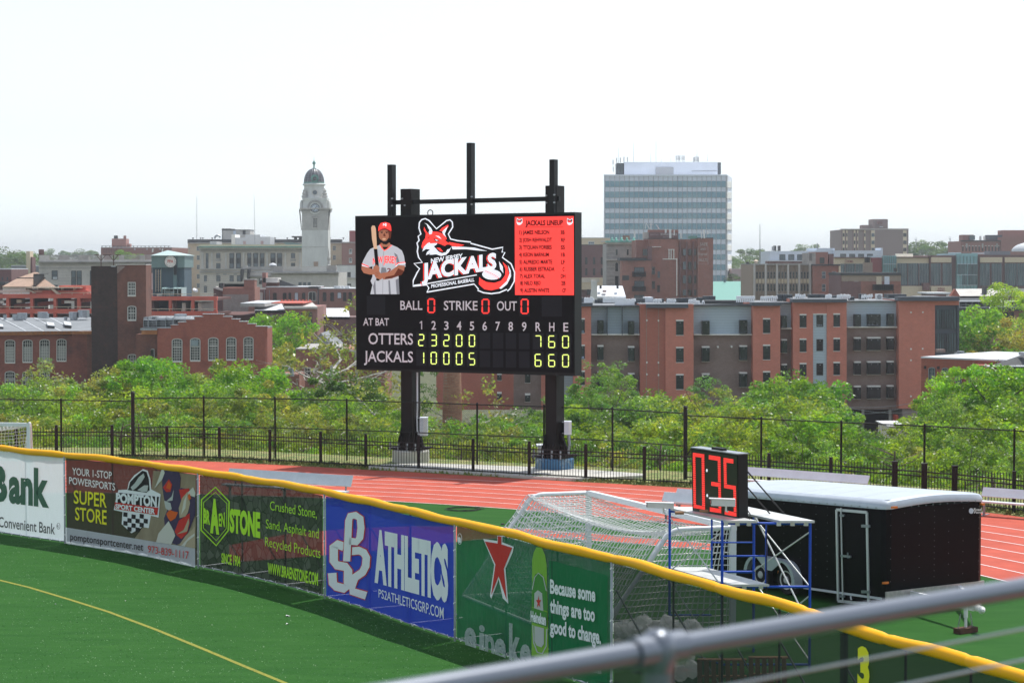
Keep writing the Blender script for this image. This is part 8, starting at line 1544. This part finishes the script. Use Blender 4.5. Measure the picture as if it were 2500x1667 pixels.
def cctv(x0, y0, x1, y1, Y, lab, yl):
    a = s3(x0, (y0+y1)/2-4, Y); b_ = s3(x1, (y0+y1)/2+4, Y); h = (s3(x0, y0, Y) - s3(x0, y1, Y)).z; r_ = thing('box_camera', lab, 'camera', tuple(s3((x0+x1)/2, yl, Y)))
    mb = MB(); mb.bar(a, b_, .13, h*.82); mk(mb, 'body', M['white_soft'], r_); d = (b_-a).normalized(); mb = MB(); mb.bar(a - d*.04 + Z*h*.40, b_ + Z*h*.42, .16, .014); mk(mb, 'sun_shield', M['white_paint'], r_); mb = MB(); mb.lathe(a - d*.015, [(.045, 0), (.045, .02)], 12, ax=d); mk(mb, 'lens', M['glass_dark'], r_)
    m_ = a.lerp(b_, .62); mb = MB(); mb.tube([m_ - Z*h*.4, m_ - Z*(h*.4+.10), s3((x0+x1)/2+40, yl, Y)], .02, 6); mk(mb, 'bracket', M['white_soft'], r_)
cctv(100, 550, 316, 604, 39.3, 'white box camera at the left end of the scaffold deck', 640); cctv(622, 518, 816, 588, 37.6, 'grey white box camera in front of the shot clock digits', 628)
for x0, x1, y0, y1, Y in ((330, 400, 632, 652, 39.3), (530, 600, 618, 634, 38.5)): Fz = flat(Y); mb = MB(); mb.fb(Fz, x0, y0, x1, y1, 0, .12); tag(mk(mb, 'wood_block', M['crate_wood'], loc=Fz.q(x0, y1)), 'small wood wedge under the %s camera' % ('left' if x0 < 400 else 'front'), 'wood block')

# clutter behind the see-through windscreen
fr('A4')
for k, (x, y, s, Y) in enumerate(((110, 470, .38, 35.2), (250, 480, .42, 35.4), (420, 420, .46, 35.0), (600, 450, .36, 35.3), (740, 400, .40, 35.2), (1060, 480, .44, 34.6), (180, 600, .4, 35.0), (360, 560, .42, 34.9), (980, 960, .5, 34.2))):
    uu, vv = PX(x, y+60); Y = fence_depth((uu-UC)/FPX) + 1.5 + .2*(k % 3); s *= .55; c = atY(uu, vv, Y); g = random.Random(k); bm_v = []; mb = MB(); n_, m2 = 9, 6; c = Vector((c.x, c.y, max(.3, c.z)))
    for j in range(m2+1):
        for i in range(n_): a = 2*math.pi*i/n_; t = math.pi*j/m2; rr_ = s*(.45 + 1.0*g.random()); mb.v.append((c.x + rr_*math.sin(t)*math.cos(a), c.y + rr_*math.sin(t)*math.sin(a)*.7, c.z + rr_*.8*math.cos(t)))
    for j in range(m2):
        for i in range(n_): mb.f.append((j*n_+i, j*n_+(i+1) % n_, (j+1)*n_+(i+1) % n_, (j+1)*n_+i)); mb.mi.append(0)
    tag(mk(mb, 'plastic_bundle', M['plastic_bag'], loc=c), 'crumpled clear plastic bundle heaped behind the dark windscreen', 'plastic bag', 'plastic bundles behind the windscreen')
for k, (x0, x1, yt, yb_, Y, lab) in enumerate(((1190, 1900, 930, 1400, 33.0, 'upright wooden pallet behind the windscreen, left one'), (1930, 2500, 900, 1400, 32.2, 'upright wooden pallet behind the windscreen, right one'))):
    uu = PX((x0+x1)/2, 0)[0]; Y = fence_depth((PX(x0, 0)[0]-UC)/FPX) + .9; Fz = flat(Y); r_ = thing('pallet', lab, 'pallet', tuple(Fz.q(x0, yb_))); 
    for j in range(7 if k == 0 else 6): x = x0 + (x1-x0)*j/(7 if k == 0 else 6); mb = MB(); mb.fq(Fz, [(x, yt+j*3), (x+62, yt+j*3), (x+75, yb_), (x+10, yb_)], .04, .02); mk(mb, 'slat', M['crate_wood'], r_)
    for y in (yt, yt+240): mb = MB(); mb.fb(Fz, x0, y, x1, y+26, .02, .05); mk(mb, 'stringer', M['crate_wood'], r_)
Fz = flat(36.2); r_ = thing('orange_bin', 'red-orange folded barrier panel standing behind the pallets', 'barrier', tuple(Fz.q(960, 1200))); mb = MB(); mb.fq(Fz, [(885, 1130), (1100, 1095), (1090, 1180), (890, 1225)], 0, .3); mk(mb, 'panel', M['garage_red'], r_)

# ------------------------------------------------------------------ trailer
fr('B4')
A0 = Vector((8.30, 44.0, 0)); sd = Vector((-.53, .848, 0)); fd_ = Vector((.848, .53, 0)); TL, TW = 6.25, 3.02
TR = thing('cargo_trailer', 'black enclosed cargo trailer with white rounded roof behind the fence', 'trailer', tuple(A0)); TS = Face(A0, A0 + sd); TFc = Face(A0, A0 + fd_)
zf0, zf1 = .39, 2.36; dz = -.045  # body bottom/top at the nose, fall per metre to the rear
def tp(l, w_, z, k=1): return A0 + sd*l + fd_*w_ + Z*(z + dz*l*k)
rc = .16
foot = [(rc, 0), (TL, 0), (TL, TW), (rc, TW), (.05, TW-.05), (0, TW-rc), (0, rc), (.05, .05)]
mb = MB(); n = len(foot); mb.add([tp(l, w_, zf0) for l, w_ in foot] + [tp(l, w_, zf1) for l, w_ in foot], [tuple(range(n-1, -1, -1)), tuple(range(n, 2*n))] + [(i, (i+1) % n, (i+1) % n + n, i+n) for i in range(n)]); mk(mb, 'body', M['trailer_black'], TR)
# roof: rounded trim and crowned top
prof = [(-.015, 0, 0), (-.02, .08, 0), (.02, .16, 0), (.12, .20, 0)]
vs = []; ringn = 0
rings = []; foot2 = [(rc, 0), (TL, 0)] + [(TL, TW*k/10) for k in range(1, 10)] + [(TL, TW), (rc, TW), (.05, TW-.05)] + [(0, rc + (TW-2*rc)*(1-k/10)) for k in range(11)] + [(.05, .05)]
for off, z_, _ in prof:
    ring = []
    for l, w_ in foot2:
        cl, cw = TL/2, TW/2; l2 = l + (off if l < cl else -off); w2 = w_ + (off if w_ < cw else -off); crown_ = .07*math.sin(math.pi*min(1, max(0, (w2-.14)/(TW-.28)))) if True else 0; ring.append(tp(l2, w2, zf1 + z_ + crown_))
    rings.append(ring)
mb = MB(); n = len(foot2); vs = [p for r_ in rings for p in r_]; mb.add(vs, [(i*n+k, i*n+(k+1) % n, (i+1)*n+(k+1) % n, (i+1)*n+k) for i in range(len(rings)-1) for k in range(n)]); mk(mb, 'roof_trim', M['trailer_roof'], TR, smooth=True)
mb = MB(); vs = []
for i in range(13):
    w_ = .14 + (TW-.28)*i/12; zc = zf1 + .20 + .07*math.sin(math.pi*i/12)
    for l in (.12, TL-.12): vs.append(tp(l, w_, zc))
mb.add(vs, [(2*i, 2*i+1, 2*i+3, 2*i+2) for i in range(12)]); mk(mb, 'roof_skin', M['trailer_roof'], TR, smooth=True)
for k in range(1, 6): mb = MB(); mb.add([tp(.14 + (TL-.28)*k/6 + s*.012, .14 + (TW-.28)*i/12, zf1 + .20 + .07*math.sin(math.pi*i/12) + .004) for i in range(13) for s in (-1, 1)], [(2*i, 2*i+1, 2*i+3, 2*i+2) for i in range(12)]); mk(mb, 'roof_seam', M['alu'], TR)
mb = MB()
for i in range(22): p = tp(.3+(TL-.5)*i/21, -.022, zf1+.03); mb.box(p.x-.012, p.x+.012, p.y-.012, p.y+.012, p.z-.012, p.z+.012)
for i in range(12): p = tp(-.018, .3+(TW-.6)*i/11, zf1+.03); mb.box(p.x-.012, p.x+.012, p.y-.012, p.y+.012, p.z-.012, p.z+.012)
for w_ in (.14, .55, 1.0, 1.46, 1.9, 2.35, 2.85):
    for j in range(7 if w_ != 1.46 else 12): z_ = .75 + 1.5*j/(6 if w_ != 1.46 else 11); p = tp(-.004, w_, z_); mb.box(p.x-.005, p.x+.005, p.y-.005, p.y+.005, p.z-.005, p.z+.005)
for l in (1.95, 2.35, 2.9, 3.5):
    for j in range(10): p = tp(l, -.004, .7 + 1.6*j/9); mb.box(p.x-.004, p.x+.004, p.y-.004, p.y+.004, p.z-.004, p.z+.004)
o_ = mk(mb, 'rivets', M['galv'], TR); o_['kind'] = 'stuff'
# tread plate, skirt rail
mb = MB(); mb.hexa([tp(-.02, .0, .53), tp(-.02, TW, .53), tp(-.02, TW, .27), tp(-.02, .0, .27)] + [p + sd*.03 for p in (tp(-.02, .0, .53), tp(-.02, TW, .53), tp(-.02, TW, .27), tp(-.02, .0, .27))]); mk(mb, 'tread_plate', M['tread_plate'], TR)
for l0, l1 in ((.1, TL-3.5), (TL-1.6, TL)): mb = MB(); mb.bar(tp(l0, -.02, zf0-.02), tp(l1, -.02, zf0-.02), .03, .05); mk(mb, 'skirt_rail', M['alu'], TR)
# side door with frame, hinges, bar lock
def tq(x, y, off=0): return TS.q(x, y, off)
fo = [(290, 388), (522, 408), (535, 1108), (302, 1086)]; th2 = 16
D = MB(); D.hexa([tq(x, y, .012) for x, y in ((302, 1086), (535, 1108), (522, 408), (290, 388))] + [tq(x, y, -.02) for x, y in ((302, 1086), (535, 1108), (522, 408), (290, 388))]); door = mk(D, 'door', M['trailer_black'], TR)
for a, b_ in zip(fo, fo[1:] + fo[:1]): mb = MB(); mb.bar(tq(*a, .03), tq(*b_, .03), .06, .03, up=TS.n); mk(mb, 'door_frame', M['zinc'], door)
mb = MB(); mb.tube([tq(323, 375, .07), tq(338, 1100, .07)], .018, 8); mk(mb, 'lock_bar', M['zinc'], door, smooth=True)
mb = MB(); mb.bar(tq(325, 740, .08), tq(400, 748, .08), .05, .04, up=TS.n); mb.bar(tq(375, 715, .08), tq(378, 760, .08), .025, .03, up=TS.n); mk(mb, 'latch', M['galv'], door)
for y in (512, 1015): mb = MB(); mb.bar(tq(483, y, .05), tq(545, y+2, .05), .06, .04, up=TS.n); mk(mb, 'hinge', M['galv'], door)
for y in (432, 1050): mb = MB(); mb.bar(tq(318, y, .07), tq(350, y, .07), .05, .04, up=TS.n); mk(mb, 'bracket', M['galv'], door)
mb = MB(); mb.tube([tq(398, 1050, .03), tq(402, 1078, .05)], .02, 6); mk(mb, 'door_stop', M['zinc'], door)
for F_, x, y in ((TS, 718, 371), (TFc, 1415, 346), (TS, 650, 949)): mb = MB(); mb.fb(F_, x-12, y-8, x+12, y+8, .06, .05); mk(mb, 'marker_light', M['amber'], TR)
fr('B3'); mb = MB(); mb.fb(TS, 1163, 1108, 1185, 1138, .05, .05); mk(mb, 'marker_light', M['amber'], TR)
fr('B4'); LGT = TR; text(LGT, TFc, 'Road', 1338, 396, 1398, 396, 20, 20, 'white_soft', .02, .03, skew=.2); text(LGT, TFc, 'Force', 1342, 416, 1410, 416, 17, 17, 'white_soft', .02, .03, skew=.2); shape(LGT, TFc, ell(1321, 397, 18, 22, 14), 'modern_white', .015, 'badge_globe')
# wheels and fender
fr('B3')
for x, y in ((1258, 1342), (1048, 1288)):
    c = TS.q(x, y, .0); c = Vector((c.x, c.y, .36)) ; wl = MB(); ax = TS.n; wl.lathe(c - ax*.02, [(.33, -.10), (.36, -.06), (.36, .08), (.33, .12), (.22, .12)], 22, ax=ax); o_ = mk(wl, 'wheel', M['tyre'], TR, smooth=True); mb = MB(); mb.lathe(c, [(.225, .07), (.225, .11), (.19, .10), (.10, .09), (.07, .125), (.03, .13)], 20, ax=ax); rim = mk(mb, 'rim', M['rim_white'], o_, smooth=True)
    sdv = sd
    for k in range(8): a = 2*math.pi*k/8; p = c + sd*math.cos(a)*.145 + Z*math.sin(a)*.145 + ax*.108; mb = MB(); mb.lathe(p, [(.026, 0), (.026, .004)], 8, ax=ax); mk(mb, 'rim_hole', M['tyre'], rim)
cs = [Vector((TS.q(x, y).x, TS.q(x, y).y, .36)) for x, y in ((1048, 1288), (1258, 1342))]
pth = [cs[1] - sd*.48 - Z*.12] + [cs[1] + (-sd*math.cos(a) + Z*math.sin(a))*.47 for a in np.linspace(.1, 1.45, 6)] + [cs[0] + (-sd*math.cos(a) + Z*math.sin(a))*.47 for a in np.linspace(1.7, 3.0, 6)]
mb = MB(); vs = []
for p in pth: vs += [p, p + TS.n*.24]
mb.add(vs, [(2*i, 2*i+1, 2*i+3, 2*i+2) for i in range(len(pth)-1)]); mb.add([p + TS.n*.242 for p in pth] + [p + TS.n*.242 + (cs[0].lerp(cs[1], .5) + Z*.12 - p)*.12 for p in pth], [(i, i+1, i+1+len(pth), i+len(pth)) for i in range(len(pth)-1)])
mid_ = cs[0].lerp(cs[1], .5) + Z*.30; mb.add([cs[0] + Z*.44 + TS.n*.24, cs[1] + Z*.44 + TS.n*.24, mid_ + (cs[1]-cs[0])*.12 - Z*.12 + TS.n*.24, mid_ - (cs[1]-cs[0])*.12 - Z*.12 + TS.n*.24], [(0, 1, 2, 3)]); mk(mb, 'fender', M['trailer_roof'], TR)
mb = MB(); mb.box(cs[0].x-.3, cs[0].x+2.2, cs[0].y-1.4, cs[0].y+1.0, .30, .42) if False else mb.bar(cs[0] - TS.n*.4, cs[0] - TS.n*2.3, .08); mb.bar(cs[1] - TS.n*.4, cs[1] - TS.n*2.3, .08); mk(mb, 'axle', M['frame_black'], TR)
# tongue, coupler, jack, chains
nose = A0 + fd_*(TW/2); cpl = nose - sd*1.25
fr('B4'); cp_ = atY(*PX(1360, 1165), 0 or (A0.y - .1)); cp_ = Vector((9.93, 41.9, .50)); sdo = sd; sd = (nose - cp_); sd.z = 0; sd = sd.normalized()
for s in (-.75, .75): mb = MB(); mb.bar(nose + fd_*s + Z*.42, cp_ + sd*.25 + fd_*s*.1, .08, .13); mk(mb, 'tongue_beam', M['white_soft'], TR)
mb = MB(); mb.lathe(cp_ + sd*.32, [(.07, 0), (.08, .12), (.06, .28), (.085, .36), (.03, .44)], 10, ax=-sd); mk(mb, 'coupler', M['white_soft'], TR, smooth=True)
jk = Vector((9.62, 41.95, .50)); mb = MB(); mb.tube([jk + Z*.10, jk - Z*.18], .045, 8); mb.tube([jk - Z*.1, Vector((jk.x, jk.y, .12))], .03, 8); mk(mb, 'jack', M['white_soft'], TR, smooth=True)
for s in (-.16, .14):
    for k in range(9): t = k/8; p = jk + fd_*s*(1+.5*t) + Z*(-.12 - .33*t); mb = MB(); q = fd_ if k % 2 else sd; mb.tube([p + q*.018*math.cos(a) + Z*.032*math.sin(a) for a in np.linspace(0, 6.283, 7)], .006, 4); mk(mb, 'chain_link', M['alu_dark'], TR)
sd = sdo; r_ = thing('timber_block', 'dark stained timber block under the trailer jack', 'wood block', (jk.x, jk.y, 0)); mb = MB(); mb.bar(Vector((jk.x, jk.y, .06)) - fd_*.26, Vector((jk.x, jk.y, .06)) + fd_*.26, .2, .11); mk(mb, 'beam', M['rust'], r_)

# ------------------------------------------------------------------ railing near the camera
def rl(u, v, z): return atZ(u, v, z)
RZ = 7.2; a = rl(1130, 1667, RZ); b_ = rl(2500, 1434, RZ); d = (b_-a).normalized(); a2 = a - d*1.2; b2 = b_ + d*1.5; a2.z = b2.z = RZ
RA = thing('handrail', 'grey tubular handrail with cables right in front of the viewer', 'railing', (a.x, a.y, 5.9))
mb = MB(); mb.tube([a2, b2], .0195, 20); mk(mb, 'top_rail', M['rail_grey'], RA, smooth=True)
nd = Vector((d.y, -d.x, 0)); RFc = Face((a.x, a.y), (b_.x, b_.y)); pst = RFc.uv(1606, 1590); pst.z = RZ
mb = MB(); mb.tube([Vector((pst.x, pst.y, 5.9)), pst], .0235, 18); mk(mb, 'post', M['rail_grey'], RA, smooth=True)
mb = MB(); mb.lathe(pst, [(.0005, .033), (.014, .031), (.024, .022), (.029, .008), (.029, -.012), (.026, -.026), (.0235, -.034)], 18); mk(mb, 'fitting', M['rail_grey'], RA, smooth=True)
for s in (-1, 1): mb = MB(); mb.tube([pst, pst + d*s*.052], .0255, 18); mk(mb, 'collar', M['rail_grey'], RA, smooth=True)
for (u0, v0, u1, v1) in ((1768, 1667, 2500, 1541), (2210, 1667, 2500, 1612.6)):
    p = RFc.uv(u0, v0); q = RFc.uv(u1, v1); e = q-p; mb = MB(); z_ = (p.z+q.z)/2; p2 = p - e*1.0; q2 = q + e*.6; p2.z = q2.z = z_; mb.tube([p2, q2], .0028, 8); mk(mb, 'cable', M['cable'], RA, smooth=True)

# a last look: every part gets no category; report counts
print('objects', len(bpy.data.objects))
# ------------------------------------------------------------------ haze
hm = bpy.data.materials.new('haze_air'); hm.use_nodes = True; n = hm.node_tree; n.nodes.remove(n.nodes['Principled BSDF'])
pv = n.nodes.new('ShaderNodeVolumePrincipled'); pv.inputs['Color'].default_value = (.90, .95, 1, 1); pv.inputs['Density'].default_value = HAZE; pv.inputs['Anisotropy'].default_value = .3
n.links.new(pv.outputs[0], n.nodes['Material Output'].inputs['Volume'])
mb = MB(); mb.box(-3100, 3100, -520, 6100, -14.5, 62); o_ = mk(mb, 'haze', hm); tag(o_, 'thin pale summer haze over the whole place', None, kind='stuff')
